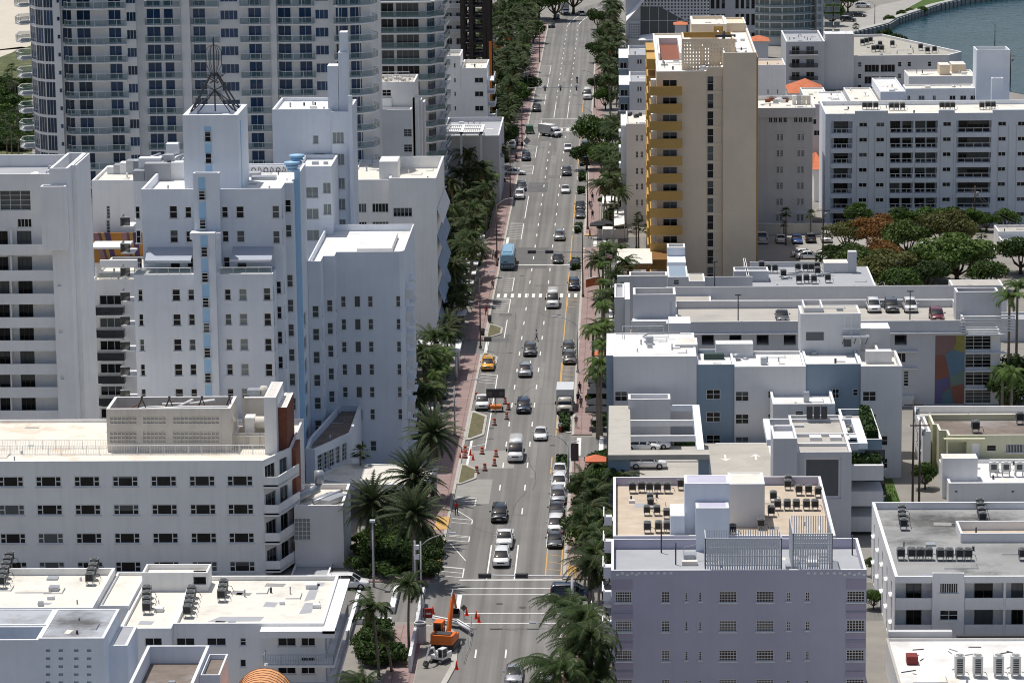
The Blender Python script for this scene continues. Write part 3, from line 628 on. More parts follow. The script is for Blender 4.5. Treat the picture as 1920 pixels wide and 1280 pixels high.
s = MB(); s.tube([(px1+1.5, 374.6, zt-2.5), (px1+5, 374.6, zt-2.5)], .75, BEIGE, 14); s.box(px1+1.3, px1+2.4, 373.6, 375.6, zt-3.5, zt-1.7, WH2); s.box(px1+4, px1+5.2, 373.8, 375.4, zt-3.4, zt-1.9, WH2)
s.cyl(px2-1, 379, zt-.1, zt+.9, .7, BEIGE, 12, .4); s.box(px2-2.9, px2-1.4, 378.2, 379.6, zt-.1, zt+.6, GBAR); B.part('duct', s)
s = MB(); rail(s, (px0-14, ZB+4.6), (px2, ZB+4.6), z3-.35, 1.1, CAP, None, 1.45, .19); rail(s, (px0-14, ZB+7.6), (px0-.1, ZB+7.6), z3-.35, 1.1, CAP, None, 1.45, .19); B.part('railing', s)
B.finish()
# grey annex with grid window
B = bld('annex', 'grey one room annex with gridded window and big bent roof duct', 'building', 369, 600, 947)
x0, x1, y0, y1, z = front(551, 643, 947, 369, 906)
v = B.vol((x0, x1, y0, y1), 0, z, PINKG, R_CREAM, ph=.6, pt=.3); p = at(567, 993, 369); win(v, 'F', p.x, p.z-1.2, 1.9, 2.6, 4, 5, WFR, GLC, d=.12)
a0 = at(548, 1050, 366); a1 = at(618, 1030, 366); B.vol((a0.x, a1.x, 364, 368.98), 0, at(580, 1050, 366).z-1.2, PINKG, R_LGREY, ph=.3, pt=.2)
s = MB(); s.tube([(x0-1.5, y0+1, z-.3), (x0+1, y0+5, z+.2), (x0+2.2, y0+6, z+.5), (x0+2.4, y0+6.2, z+1.2), (x0+2.4, y0+6.2, z+2.6)], .55, GBAR, 12); s.box(x0+2.6, x0+5, y0+2, y0+6, z-.5, z+.1, GBAR, -.5); s.tube([(x0+2.2, y0+1.6, z), (x0+5, y0+6.6, z+.1)], .2, GBAR, 8); B.part('duct', s); B.finish()

# L4 large stepped blue-white hotel
DF, DW, DU = 389.0, 421.0, 393.4
B = bld('stepped_hotel', 'tall white hotel with sky blue stripes, stepped corner windows and an antenna tower', 'building', DF, 380, 515)
lo = at(300, 515, DF); zl = lo.z; zu = at(450, 354, DU).z; xl = at(248, 450, DF).x
D2 = 398.0; xs = [at(512, 555, DF).x, at(532, 550, DU).x, at(554, 540, D2).x]; x4 = at(566, 585, 403).x; DS = 403.0
YB = 432.0
# lower body (projecting front) and upper body
up = [(xl+.6, DU), (xs[1], DU), (xs[1], D2), (xs[2], D2), (xs[2], 414.6), (xl+.6, 414.6)]
vu = B.vol(up, zl+.001, zu, BLW, R_WHITE, ph=1.0, pt=.3)
lowp = [(xl, DF), (xs[0], DF), (xs[0], DU), (xs[1], DU), (xs[1], D2), (xs[2], D2), (xs[2], 414.6), (xl, 414.6)]
vl = B.vol(lowp, 0, zl, BLW, R_WHITE, ph=.02, pt=.2)
rowsL = (552.6, 599, 646, 692.7, 739)
cols = {258: (10, 24), 325: (15, 24), 353: (12, 22), 421.6: (12, 22), 450: (15, 24)}
for px, (w, h) in cols.items():
    fgrid(vl, DF, (px+6.5,) if True else 0, 590, rowsL, 380, w, h, e=0, gm=GLC if px == 450 else GL, ny=2, fw=.09)
    fgrid(vu, DU, (px,), 398, (398, 443.5), 380, w, h, e=0, ny=2, fw=.09)
    if px in (325, 450): fgrid(vu, DU, (px+2,), 443, (497,), 380, w+3, 24, e=0, ny=1, gm=GL)
    else: fgrid(vu, DU, (px+2,), 443, (492,), 380, w, 20, e=0, ny=2, fw=.09)
# stepped windows with lighter glazed return on the flank
zr0 = at(450, 398, DU).z-.8
for k in range(14):
    zz = zr0-3.09*k
    for V, E, hi in ((vl, 0, 0), (vu, 0, 1), (vl, 2, 0), (vu, 2, 1), (vl, 4, 0)):
        if (hi and zz < zl+.1) or (not hi and zz > zl-1.9): continue
        ln = (V.p[E+1]-V.p[E]).length; win(V, E, ln-.72, zz, .9, 1.6, 1, 2, fw=.09)
        if E < (2 if V is vu else 4): win(V, E+1, .75, zz, 1.0, 1.6, 1, 1, WFR, GLN)
# central shaft with blue stripe and staggered stair windows
sx0, sx1 = at(358, 480, DF-.9).x, at(407, 480, DF-.9).x
vs1 = B.vol((sx0, sx1, DU-1.2, DU-.01), zl-.5, at(380, 325, DU-1.2).z, BLW, R_LGREY, ph=.6, pt=.2); vs0 = B.vol((sx0+.25, sx1-.2, DF-.9, DF-.01), 0, at(380, 437, DF-.9).z, BLW, CAP, ph=.02)
B.vol((sx0-.35, sx1+.2, DU-3.2, DU-1.22), at(380, 441, DU-3).z-.5, at(380, 437, DU-3).z, BLW, CAP, ph=.02)
st = MB(); cxs = at(379, 370, DU-1.2).x; st.box(cxs-.42, cxs+.42, DU-1.25, DU-1.2, zl, at(379, 330, DU).z, LBLUE)
cxl = at(387, 600, DF-.9).x; st.box(cxl-.42, cxl+.42, DF-.95, DF-.9, 0, at(385, 442, DF-.9).z, LBLUE)
for py in (366, 420): p = at(381, py, DU-1.26); win(vs1, 'F', cxs, p.z-.6, .8, 1.2, 1, 3, cut=False, d=-.1)
for py in (472, 520, 567, 614, 661, 708, 755): p = at(386, py, DF-.96); win(vs0, 'F', cxl, p.z-.6, .8, 1.2, 1, 3, cut=False, d=-.1)
# terrace rails, awnings
rl = MB(); aw = MB()
for a_, c_ in ((xl+.1, sx0-.2), (sx1+.2, xs[0]-.1)):
    rail(rl, (a_, DF+.15), (c_, DF+.15), zl-.2, 1.0, CAP, RG, 1.3); rail(rl, (a_, DF+.15), (a_, DU-.2), zl-.2, 1.0, CAP)
    za = at(300, 463, DU).z; w_ = 1.1
    aw.mesh([(a_+w_, DU-.03, za), (c_-.15, DU-.03, za), (c_-.15, DF+1.5, za-1.2), (a_+w_, DF+1.5, za-1.2), (a_+w_, DF+1.5, za-1.5), (c_-.15, DF+1.5, za-1.5)], [(0, 3, 2, 1), (3, 4, 5, 2)], mat('awning_fabric', (.42, .45, .52), .8, .04))
    aw.box(a_+w_, c_-.15, DF+1.42, DF+1.49, za-1.28, za-1.12, CAP)
B.part('railing', rl); B.part('awning', aw)
# blue vertical fin at the inner corner, with stacked disc finials
fx = xs[2]+.3
st.box(fx-.29, fx+.35, DS-3.2, DS-2.6, 0, at(553, 318, DS-3).z, LBLUE); B.part('blue_stripe', st)
fz = at(553, 318, DS-3).z; f = MB()
for dx, dz in ((0, -.2), (.5, .45)):
    for i in range(3): f.cyl(fx-.6+dx, DS-2.6+dx*3, fz+dz+.42*i, fz+dz+.42*i+.26, .62+.16*i, LBLUE, 20); f.cyl(fx-.6+dx, DS-2.6+dx*3, fz+dz+.42*i-.16, fz+dz+.42*i, .42, WH, 16)
B.part('finial', f)
# antenna tower
tx0, tx1 = at(342, 217, 397).x, at(446, 217, 397).x; tz = at(390, 216, 397).z
vt = B.vol((tx0, tx1, 397, 397+gp(390, 196, tz).y-gp(390, 216, tz).y), zu-1.2, tz, BLW, R_LGREY, ph=1.1, pt=.6)
st = MB(); tc = at(390, 260, 397).x; st.box(tc-.42, tc+.42, 396.95, 396.998, zu-1, at(390, 238, 397).z, LBLUE)
for py in (255, 296): p = at(391, py, 397); win(vt, 'F', tc, p.z-.7, .8, 1.3, 1, 2, cut=False, d=-.06)
st.box(tx1+.002, tx1+.05, 399, 399.8, zu-1, tz-1, LBLUE); B.part('blue_stripe', st)
am = DBAR; a = MB(); ty = (vt.r[2]+vt.r[3])/2; tcx = (tx0+tx1)/2; z1_ = at(395, 125, ty).z; z2_ = at(396, 84, ty).z; z0_ = tz-.2
for sx in (-1, 1):
    for sy in (-1, 1):
        a.tube([(tcx+sx*2.9, ty+sy*1.9, z0_), (tcx+sx*.3, ty+sy*.3, z1_-.8)], .11, am, 5); a.tube([(tcx+sx*2.0, ty+sy*1.4, z0_), (tcx, ty, z0_+2.6)], .07, am, 4); a.tube([(tcx+sx*1.3, ty+sy*.9, z0_+4.6), (tcx-sx*.5, ty+sy*.5, z1_-2)], .07, am, 4)
        a.tube([(tcx+sx*2.9, ty+sy*1.9, z0_), (tcx, ty, z0_+2.6)], .07, am, 4); a.tube([(tcx+sx*1.6, ty+sy*1.2, z0_+3.4), (tcx, ty, z0_+2.6)], .05, am, 4)
a.tube([(tcx, ty, z0_), (tcx, ty, z2_+.9)], .10, am, 5)
for j in range(6):
    an = math.pi*j/3; r_ = .95; a.tube([(tcx+.2*math.cos(an), ty+.2*math.sin(an), z1_-1.2), (tcx+r_*math.cos(an), ty+r_*math.sin(an), z1_+.2), (tcx+r_*math.cos(an), ty+r_*math.sin(an), z2_-.8), (tcx+.6*math.cos(an), ty+.6*math.sin(an), z2_-.2), (tcx, ty, z2_)], .045, am, 4)
B.part('antenna', a)
# rear stacks, plant, patterned parapet
pp = at(503, 318, 414); B.vol((at(458, 318, 414).x, at(543, 318, 414).x, 414, 414.5), zu-1, at(500, 311, 414).z, WH, CAP, ph=.02)
g = MB(); gx = at(464, 320, 413.97).x; zz = at(500, 326, 413.97).z
for i in range(9):
    c_ = gx+i*.78
    if i % 2: g.tube([(c_+.26*math.cos(t*.6), 413.96, zz+.45+.3*math.sin(t*.6)) for t in range(11)], .05, DBAR, 4, cap=False)
    else: g.tube([(c_-.25, 413.96, zz+.1), (c_-.1, 413.96, zz+.85), (c_+.2, 413.96, zz+.5), (c_+.05, 413.96, zz+.3)], .05, DBAR, 4)
B.part('relief', g)
# left shoulder and dark glazed side balconies
B.vol((at(172, 340, 448).x, at(250, 340, 448).x, 448, 462), 0, at(220, 338, 448).z, WH2, R_CREAM, ph=.4); vsh = B.vols[-1]
rp = MB()
for i, (px, py, w_, h_) in enumerate(((262, 338, 1.4, 1.3), (283, 334, 2.8, 2.6), (297, 338, 3.2, 2.2), (318, 334, 1.2, 3.0), (330, 336, 2.0, 2.2), (268, 322, 2.2, 1.5), (300, 320, 4.0, 1.2), (325, 318, 1.5, 3.4), (478, 330, 1.4, .5), (495, 336, 3.0, .4))):
    p = gp(px, py, zu-1.0); rp.box(p.x-w_/2, p.x+w_/2, p.y-.8, p.y+.9, zu-1, zu-1+h_, (GBAR, WH, R_LGREY)[i % 3])
for i in range(5): p = gp(265+i*16, 326, zu-1); rp.tube([p+Vector((0, 0, .4)), p+Vector((1.2, .5, 2.0)), p+Vector((2.2, 2, 2.2))], .22, GBAR, 6)
for i in range(4): p = gp(215+i*12, 325, at(220, 338, 448).z-.4); rp.box(p.x-.9, p.x+.8, p.y-1, p.y+1, p.z, p.z+1+i*.3, (WH, GBAR)[i % 2])
B.part('roof_plant', rp)
for py in (398, 425, 450): p = at(203, py, 448); win(vsh, 'F', p.x, p.z-.9, .5, 1.8, 1, 4)
s = MB(); gb = MB()
for py in (413, 462, 507, 553, 598, 645, 692, 736):
    p = at(246, py, 391); s.box(p.x-1.15, xl-.02 if p.x > xl else xl-.02, 390.2, 393.4, p.z-.75, p.z-.6, CAP); gb.box(p.x-1.15, p.x-.02, 390.15, 390.2, p.z-.55, p.z+.45, RGB); gb.box(p.x-1.2, p.x-1.16, 390.2, 393.4, p.z-.55, p.z+.45, RGB); s.box(p.x-1.2, p.x, 390.12, 390.22, p.z+.46, p.z+.52, CAP)
B.part('balcony', s); B.part('railing_glass', gb)
# right wing
wx0, wx1, _, wy1, zw = front(622, 757, 472, DW, 434, xt=690); ws = [at(603, 585, 414).x, at(629, 574, 418).x]
wing = [(xs[2]+.02, 414), (ws[0], 414), (ws[0], 418), (ws[1], 418), (ws[1], DW), (wx1-.6, DW), (wx1, DW+.8), (wx1, wy1+6), (xs[2]+.02, wy1+6)]
vw = B.vol(wing, 0, zw, BLW, R_WHITE, ph=.9, pt=.16)
rw = (566, 608.7, 651, 693.3, 735.7, 777.3)
fgrid(vw, DW, (643.6,), 566, rw, 640, 10.5, 21, e=4, ny=2, fw=.09); fgrid(vw, DW, (694.3,), 566, rw, 640, 10.5, 21, e=4, ny=2, fw=.09); fgrid(vw, DW, (669.8,), 566, rw, 640, 11, 21, e=4, ny=1, gm=GLN); fgrid(vw, DW, (747,), 566, rw, 640, 10.5, 21, e=4, ny=2, fw=.09)
fgrid(vw, DW, (676, 700), 836, (836,), 680, 11, 20, e=4, ny=2)
for k in range(7):
    zz = at(640, 566+42.3*k, DW).z-.75
    win(vw, 0, ws[0]-xs[2]-.8, zz, .9, 1.6, 1, 2, fw=.09); win(vw, 2, ws[1]-ws[0]-.75, zz, .8, 1.6, 1, 2, fw=.09); win(vw, 1, .8, zz, 1.0, 1.6, 1, 1, WFR, GLN); win(vw, 3, .8, zz, 1.0, 1.6, 1, 1, WFR, GLN); win(vw, 6, .5, zz, .8, 1.6, 1, 1, WFR, GLC)
    V, E = (vu, 3) if zz > zl+.1 else (vl, 5)
    if zz > zl+.1 or zz < zl-1.9: win(V, E, 11, zz, 3.2, 1.7, 3, 1, WFR, GLN)
s = MB()
for k in range(8): zz = at(640, 545+42.3*k, DW).z-.4; s.box(wx1+.02, wx1+1.0, DW+2.2, DW+6, zz, zz+.18, WH); s.box(wx1+.02, wx1+1.0, DW+2.2, DW+2.4, zz-1.2, zz, WH); s.box(wx1+.02, wx1+.8, DW+9, DW+13, zz, zz+.18, WH)
B.part('balcony', s)
s = MB(); s.box(wx0+3, wx1-1.8, DW+3, wy1, zw-.85, zw-.1, R_WHITE); B.part('roof_slab', s)
B.finish()
# entrance wing: curved glazed wall and porte-cochere
P0 = gp(595, 893, 4.6); P1 = gp(668, 800, 7.2)
B = bld('entrance_canopy', 'white curved hotel entrance canopy with glazed side wall beside date palms', 'canopy', 400, 700, 880)
top = [gp(x, y, 4.6) for x, y in ((592, 896), (640, 903), (700, 908), (760, 907), (800, 900), (822, 872), (760, 871), (668, 868), (640, 868), (606, 885))]
B.vol([(p.x, p.y) for p in top], 3.9, 4.6, WH, R_CREAM, ph=.12, pt=.3)
e0, e1 = gp(592, 893, 4.6), gp(661, 860, 4.6)
ve = B.vol([(e0.x-1.3, e0.y+1.0), (e0.x-.1, e0.y+.6), (e1.x-.1, e1.y+.3), (e1.x-.1, DW-.1), (e1.x-3, DW-.1), (e0.x-1.3, 402)], 0, 7.9, BLW, R_DARK, ph=.8, pt=.35)
ln = (ve.p[2]-ve.p[1]).length
for i, w in ((.16, 1.8), (.3, 1.8), (.44, 1.8), (.62, 1.3), (.8, 1.3)): win(ve, 1, ln*i, 4.75, w, 2.2, 3, 4)
s = MB()
for px, py in ((640, 912), (700, 917), (760, 916), (790, 890), (815, 885)): p = gp(px, py, 3.9); s.cyl(p.x, p.y+1.2, 0, 3.9, .2, WH)
B.part('column', s); B.finish()

# L5 slab hotel with ziggurat chimney fins behind
D5 = 452.0
B = bld('slab_hotel', 'white slab hotel with ziggurat fins rising above its roof', 'building', D5, 600, 205)
x0, x1, y0, y1, z = front(510, 622, 205, D5, 183)
v = B.vol((x0, x1, D5, y1), 0, z, BLW, R_WHITE, ph=.5, pt=.3)
x2 = at(655, 220, D5).x
vr = B.vol((x1+.01, x2, D5-.6, y1), 0, z-.3, BLW, R_WHITE, ph=.3); fgrid(vr, D5-.6, (636,), 340, (258.6, 299, 344, 383, 421.6, 460, 500), 640, 22, 22, nx=3, ny=1, gm=GLC)
p = at(592, 262, D5); win(v, 'F', p.x, p.z-.6, .8, 1.2, 1, 1, gm=GLC); p = at(599, 300, D5); win(v, 'F', p.x, p.z-1, 1.6, 1.9, 2, 1)
for a_, c_, yt in ((614, 634, 123), (634.2, 652, 98), (636, 650.5, 61)):
    q0, q1 = at(a_, yt, D5+1).x, at(c_, yt, D5+1).x; B.vol((q0, q1, D5+.4+(yt == 61)*.5, D5+3.2+(yt == 61)*.1), z-3, at(a_, yt, D5+1).z, BLW, WH, ph=.02)
q0, q1 = at(654, 250, D5-1.5).x, at(659, 250, D5-1.5).x; B.vol((x2+.01, x2+.5, D5-1.4, D5-.2), 0, z+2, BLW, WH, ph=.02)
q0, q1, _, _, qz = front(556, 621, 312, 440, None, 8); vt5 = B.vol((q0, q1, 440, D5-.62), 0, qz, BLW, R_WHITE, ph=.6, pt=.3)
fgrid(vt5, 440, (585,), 361, (361, 401, 441), 600, 24, 21, nx=2, ny=1, gm=GLC); fgrid(vt5, 440, (613,), 361, (352.5, 392.5), 600, 15, 21, nx=2, ny=1, gm=GLC)
B.finish()

# L6 white block with blue slanted sunshades
B = bld('sunshade_hotel', 'white hotel block with blue slanted sunshades down its street side', 'building', 497, 740, 334)
x0, x1, y0, y1, z = front(728.6, 817.6, 334, 497, 293, xt=770)
v = B.vol((x0, x1, 497, y1), 0, z, WH2, R_CREAM, ph=1.9, pt=.35); x00 = at(655, 343, 499).x
v2 = B.vol((x00, x0-.01, 499, y1-.02), 0, z-.5, WH2, R_CREAM, ph=.3, pt=.35)
fgrid(v, 497, (755,), 398, (398, 432, 466, 500), 755, 36, 17, nx=5, ny=1); fgrid(v2, 499, (675, 713), 390, (390, 424, 458), 700, lambda x: 24 if x < 700 else 30, 17, nx=5, ny=1)
B.vol((at(715, 300, 505).x, at(749, 300, 505).x, 500, 506), z-2, at(730, 298, 503).z, WH2, R_WHITE, ph=.02)
s = MB(); FBL = mat('faded_blue_paint', (.30, .38, .50), .7, .1, 1)
for k in range(7):
    zz = z-5.5-4.1*k
    s.mesh([(x1+.05, 498, zz+.6), (x1+.05, y1-1, zz+.6), (x1+.9, y1-1, zz-1.6), (x1+.9, 498, zz-1.6), (x1+.05, 498, zz+.4), (x1+.9, 498, zz-1.8), (x1+.9, y1-1, zz-1.8), (x1+.05, y1-1, zz+.4)], [(0, 3, 2, 1), (0, 4, 5, 3), (3, 5, 6, 2), (4, 7, 6, 5)], FBL if k else CAP)
B.part('sunshade', s)
s = MB(); cc = gp(867, 636, 4.5); s.box(x1-6, cc.x, cc.y-8, cc.y, 4.1, 4.5, WH); 
for yy in (cc.y-7.5, cc.y-.5): s.cyl(cc.x-.6, yy, 0, 4.1, .18, WH)
for i in range(9): s.box(x1+1.8, x1+3.8, 506+i*9, 509.5+i*9, 3.4, 3.6, CAP)
s.box(x1+1.6, x1+1.8, 504, 590, 3.6, 3.9, CAP); B.part('canopy', s); B.finish()

# L8 hotel with solid white balconies at the left edge
B = bld('balcony_hotel', 'white hotel with stacked solid balconies at the left edge', 'building', 405, 50, 330)
x0, x1, y0, y1, z = front(-90, 92, 330, 405, None, 18); z8 = z
v = B.vol((x0, x1, 406.5, 424), 0, z, WH, R_LGREY, ph=1.6, pt=.3)
c0, c1 = at(92, 320, 404).x, at(127, 320, 404).x; B.vol((c0-.0+.01, c1, 404, 418), 0, at(110, 316, 404).z, WH, R_LGREY, ph=1.5, pt=.35)
c2 = at(143, 320, 407).x; B.vol((c1+.01, c2, 407, 418), 0, at(110, 316, 404).z-.05, WH2, R_LGREY, ph=1.5, pt=.35)
B.vol((at(74, 351, 402).x, at(121, 351, 402).x, 402.4, 403.98), z-9, at(95, 350, 402.4).z, WH, R_LGREY, ph=.8, pt=.25)
s = MB()
for k, py in enumerate((458, 506.5, 550.5, 594.5, 638, 682, 725.5, 769)):
    zt = at(50, py, 405).z; s.box(x0, x1+.3, 404.9, 405.05, zt-1.35, zt, WH); s.box(x0, x1+.3, 405.05, 406.49, zt-1.3, zt-1.1, WH)
    px_ = at(20, py-25, 405).x; s.box(px_-.07, px_+.07, 405.05, 406.49, zt-1.1, zt+1.8, WH)
    for px, w in ((46, 27), (4, 22)): q = at(px+k*1.2, py, 406.5); win(v, 'F', q.x, zt-1.05, w/14.6, 2.55, 3 if px > 40 else 2, 1, DFR, d=.05)
B.part('balcony', s)
q = at(46, 419, 406.5); win(v, 'F', q.x, q.z-.5, 1.8, 1.1, 4, 1); q = at(28, 377, 406.5); win(v, 'F', q.x, q.z-1.2, 3.9, 2.5, 3, 4, WFR, GL, d=.4)
for k in range(4): q = at(108+k*3, 447+87*k, 404); opening(B.vols[1], 'F', q.x, q.z-.2, .45, .45, .2)
B.finish()
# low balcony building in the gap, with canopy and mural
B = bld('gap_building', 'narrow building with black glazed balconies in the gap between two hotels', 'building', 428, 210, 520)
x0, x1, y0, y1, z = front(172, 252, 524, 428, None, 14)
v = B.vol((x0, x1, 428, 446), 0, z, WH2, R_RUST, ph=.3, pt=.2); s = MB(); g = MB()
for k, py in enumerate((564, 606.5, 649, 692, 734, 776)):
    q = at(207+k*.6, py, 428); win(v, 'F', q.x, q.z-.55, 2.9, 1.3, 3, 1); s.box(q.x-1.9, q.x+1.9, 426.8, 427.99, q.z-1.95, q.z-1.75, WH2); g.box(q.x-1.85, q.x+1.85, 426.75, 426.8, q.z-1.72, q.z-.65, RGB)
    g.box(q.x-1.9, q.x-1.85, 426.8, 427.95, q.z-1.72, q.z-.65, RGB); g.box(q.x+1.85, q.x+1.9, 426.8, 427.95, q.z-1.72, q.z-.65, RGB)
rail(g, (x0+1, 428.3), (x1, 428.3), z-.2, 1.1, GBAR, RG); B.part('balcony', s); B.part('railing', g)
s = MB(); s.box(x0-.8, x0+4.3, 432, 437, z+3.4, z+3.65, R_WHITE); s.box(x0+.9, x0+6, 429.5, 430, z+1.3, z+2.3, WH)
for xx in (x0+.2, x0+4.1): s.box(xx, xx+.15, 429.8, 430, z-.3, z+1.3, WH)
B.part('canopy', s)
MU = bpy.data.materials.new('ray_mural'); MU.use_nodes = True; n = MU.node_tree; g_ = n.nodes.new('ShaderNodeTexCoord'); wv = n.nodes.new('ShaderNodeTexGradient'); wv.gradient_type = 'RADIAL'
mp = n.nodes.new('ShaderNodeMapping'); mp.inputs['Location'].default_value = (-2.5, .3, 0); L(n, g_.outputs['Object'], mp.inputs[0])
sp = n.nodes.new('ShaderNodeSeparateXYZ'); cb = n.nodes.new('ShaderNodeCombineXYZ'); L(n, mp.outputs[0], sp.inputs[0]); L(n, sp.outputs[0], cb.inputs[0]); L(n, sp.outputs[2], cb.inputs[1]); L(n, cb.outputs[0], wv.inputs[0])
mm = n.nodes.new('ShaderNodeMath'); mm.operation = 'MULTIPLY'; mm.inputs[1].default_value = 44; fr = n.nodes.new('ShaderNodeMath'); fr.operation = 'FRACT'; L(n, wv.outputs[1], mm.inputs[0]); L(n, mm.outputs[0], fr.inputs[0])
cr = n.nodes.new('ShaderNodeValToRGB'); cr.color_ramp.interpolation = 'CONSTANT'; e_ = cr.color_ramp.elements; e_[0].color = (.38, .17, .03, 1); e_[1].position = .4; e_[1].color = (.07, .035, .09, 1)
for pos, c_ in ((.6, (.32, .20, .06, 1)), (.72, (.12, .06, .05, 1)), (.82, (.26, .14, .15, 1))): q_ = e_.new(pos); q_.color = c_
L(n, fr.outputs[0], cr.inputs[0]); L(n, cr.outputs[0], n.nodes['Principled BSDF'].inputs['Base Color']); n.nodes['Principled BSDF'].inputs['Roughness'].default_value = .8
a_, c_ = at(176, 436, 446.5), at(250, 478, 446.5)
s = MB(); s.box(a_.x, c_.x+2, 446.1, 446.5, c_.z-1, a_.z, MU); B.part('mural', s, 'wall painted with orange and purple rays'); B.finish()
# ---------------------------------------------------------------- far left buildings
DC = 522.0
B = bld('condo_tower', 'tall white condominium tower with curved blue glass end and rows of glass balconies', 'building', DC, 350, 300)
ZT = 57.0; FH = 2.84; zf0 = at(400, 46, DC-1).z      # a balcony floor level
lv = [zf0+FH*k for k in range(-10, 8)]
X = lambda px, yr=200, D=DC: at(px, yr, D).x
XA, XB_ = X(48), X(692)
cur = [(X(48), DC+7), (X(58), DC+2.5), (X(74), DC-.6), (X(92), DC-2.2), (X(112), DC-2.8), (X(124), DC-2.8), (X(124), DC-1.4), (X(262), DC-1.4), (X(262), DC), (X(346), DC), (X(346), DC-.8), (X(362), DC-.8), (X(362), DC), (X(512), DC), (X(512), DC-.8), (X(523), DC-.8), (X(523), DC), (X(628), DC), (X(640), DC-.6), (X(676), DC+.2), (X(692), DC+2.5), (X(697), DC+8), (X(697), DC+24), (X(48), DC+24)]
v = B.vol(cur, 0, ZT, WH, R_WHITE, ph=1)
def cw(px, z, w, h, nx, e=None, D=None, gm=GLB, d=.15, **k):
    E = e
    if E is None:
        xx = X(px)
        for i in range(len(v.p)-1):
            a, c = v.p[i], v.p[i+1]
            if a.x < xx <= c.x and c.x-a.x > .5: E = i; break
    a, c = v.p[E], v.p[(E+1) % len(v.p)]; t = (X(px)-a.x)/((c.x-a.x) if abs(c.x-a.x) > .01 else 1)*(c-a).length
    win(v, E, t, z, w, h, nx, 1, WFR, gm, d, sill=False, fw=.06, **k)
bs = MB(); bg_ = MB(); rr_ = MB()
def balc(pts, z, key=None):
    """a curved or cranked balcony: slab, glass rail with white posts; pts are plan points from wall to wall"""
    n = len(pts); bs.prism(pts, z-.2, z, WH)
    for a_, c_ in zip(pts[1:-2] if False else pts[:-1], pts[1:]):
        p, q = Vector(a_), Vector(c_)
        if (p-q).length < .15: continue
        bg_.mesh([(*p, z+.05), (*q, z+.05), (*q, z+1.0), (*p, z+1.0)], [(0, 1, 2, 3)], RG)
        rr_.tube([(*p, z+1.05), (*q, z+1.05)], .045, CAP, 4); m = max(1, int((p-q).length/1.3))
        for i in range(m+1): c = p.lerp(q, i/m); rr_.tube([(*c, z), (*c, z+1.05)], .035, CAP, 4, cap=False)
for z in lv:
    if z > ZT-2: continue
    for i in range(5):                      # curved glass end
        ln = (v.p[i+1]-v.p[i]).length
        if i in (1, 2, 3, 0): win(v, i, ln/2, z+.12, ln-.16, 2.5, 3 if ln > 1.6 else 2, 1, WFR, GLB, .04, sill=False, fw=.05)
    cw(121, z+.9, .5, .7, 1)
    cw(134, z+.2, 1.5, 2.3, 2); cw(165, z+.05, 2.2, 2.4, 2); cw(223, z+.05, 2.0, 2.4, 2); cw(258, z+.75, 0, 0, 1) if False else None
    cw(276, z+.7, 2.0, 1.5, 4) if False else None
    cw(293, z+.05, 2.2, 2.4, 2); cw(321, z+.05, 1.5, 2.4, 1); cw(378, z+.05, 2.0, 2.4, 2); cw(434, z+.6, 2.8, 1.5, 4); cw(482, z+.05, 2.1, 2.4, 2)
    cw(537, z+.05, 2.1, 2.4, 2); cw(576, z+.05, 2.0, 2.4, 2); cw(607, z+.6, 2.1, 1.5, 3); cw(645, z+.05, 2.0, 2.4, 2); cw(670, z+.05, 1.8, 2.4, 2)
    win(v, 8, X(266)-X(262)+.0+.8, z+.6, 0.1, .1, 1, 1) if False else None
    cw(254, z+.6, 1.6, 1.5, 3)
    W0 = DC-1.42
    balc([(X(131), W0), (X(131), W0-.9), (X(140), W0-1.9), (X(205), W0-1.9), (X(212), W0-1.3), (X(245), W0-1.3), (X(245), W0)], z)
    balc([(X(279), DC-.02), (X(279), DC-1.4), (X(345), DC-1.4), (X(345), DC-.82)], z)
    balc([(X(364), DC-.02), (X(364), DC-.8), (X(372), DC-1.6), (X(416), DC-1.6), (X(416), DC-.02)], z)
    balc([(X(456), DC-.02), (X(456), DC-1.4), (X(511), DC-1.4), (X(511), DC-.82)], z)
    balc([(X(525), DC-.02), (X(525), DC-1.0), (X(536), DC-1.9), (X(590), DC-1.5), (X(594), DC-.9), (X(594), DC-.02)], z)
    balc([(X(629), DC-.1), (X(631), DC-1.8), (X(655), DC-2.2), (X(680), DC-1.4), (X(700), DC+.2), (X(708), DC+3), (X(697), DC+5)], z)
    balc([(X(47), DC+9), (X(24), DC+8), (X(26), DC+4.2), (X(40), DC+2.2), (X(54), DC+3)], z)
B.part('balcony', bs); B.part('railing_glass', bg_); B.part('railing', rr_); B.finish()

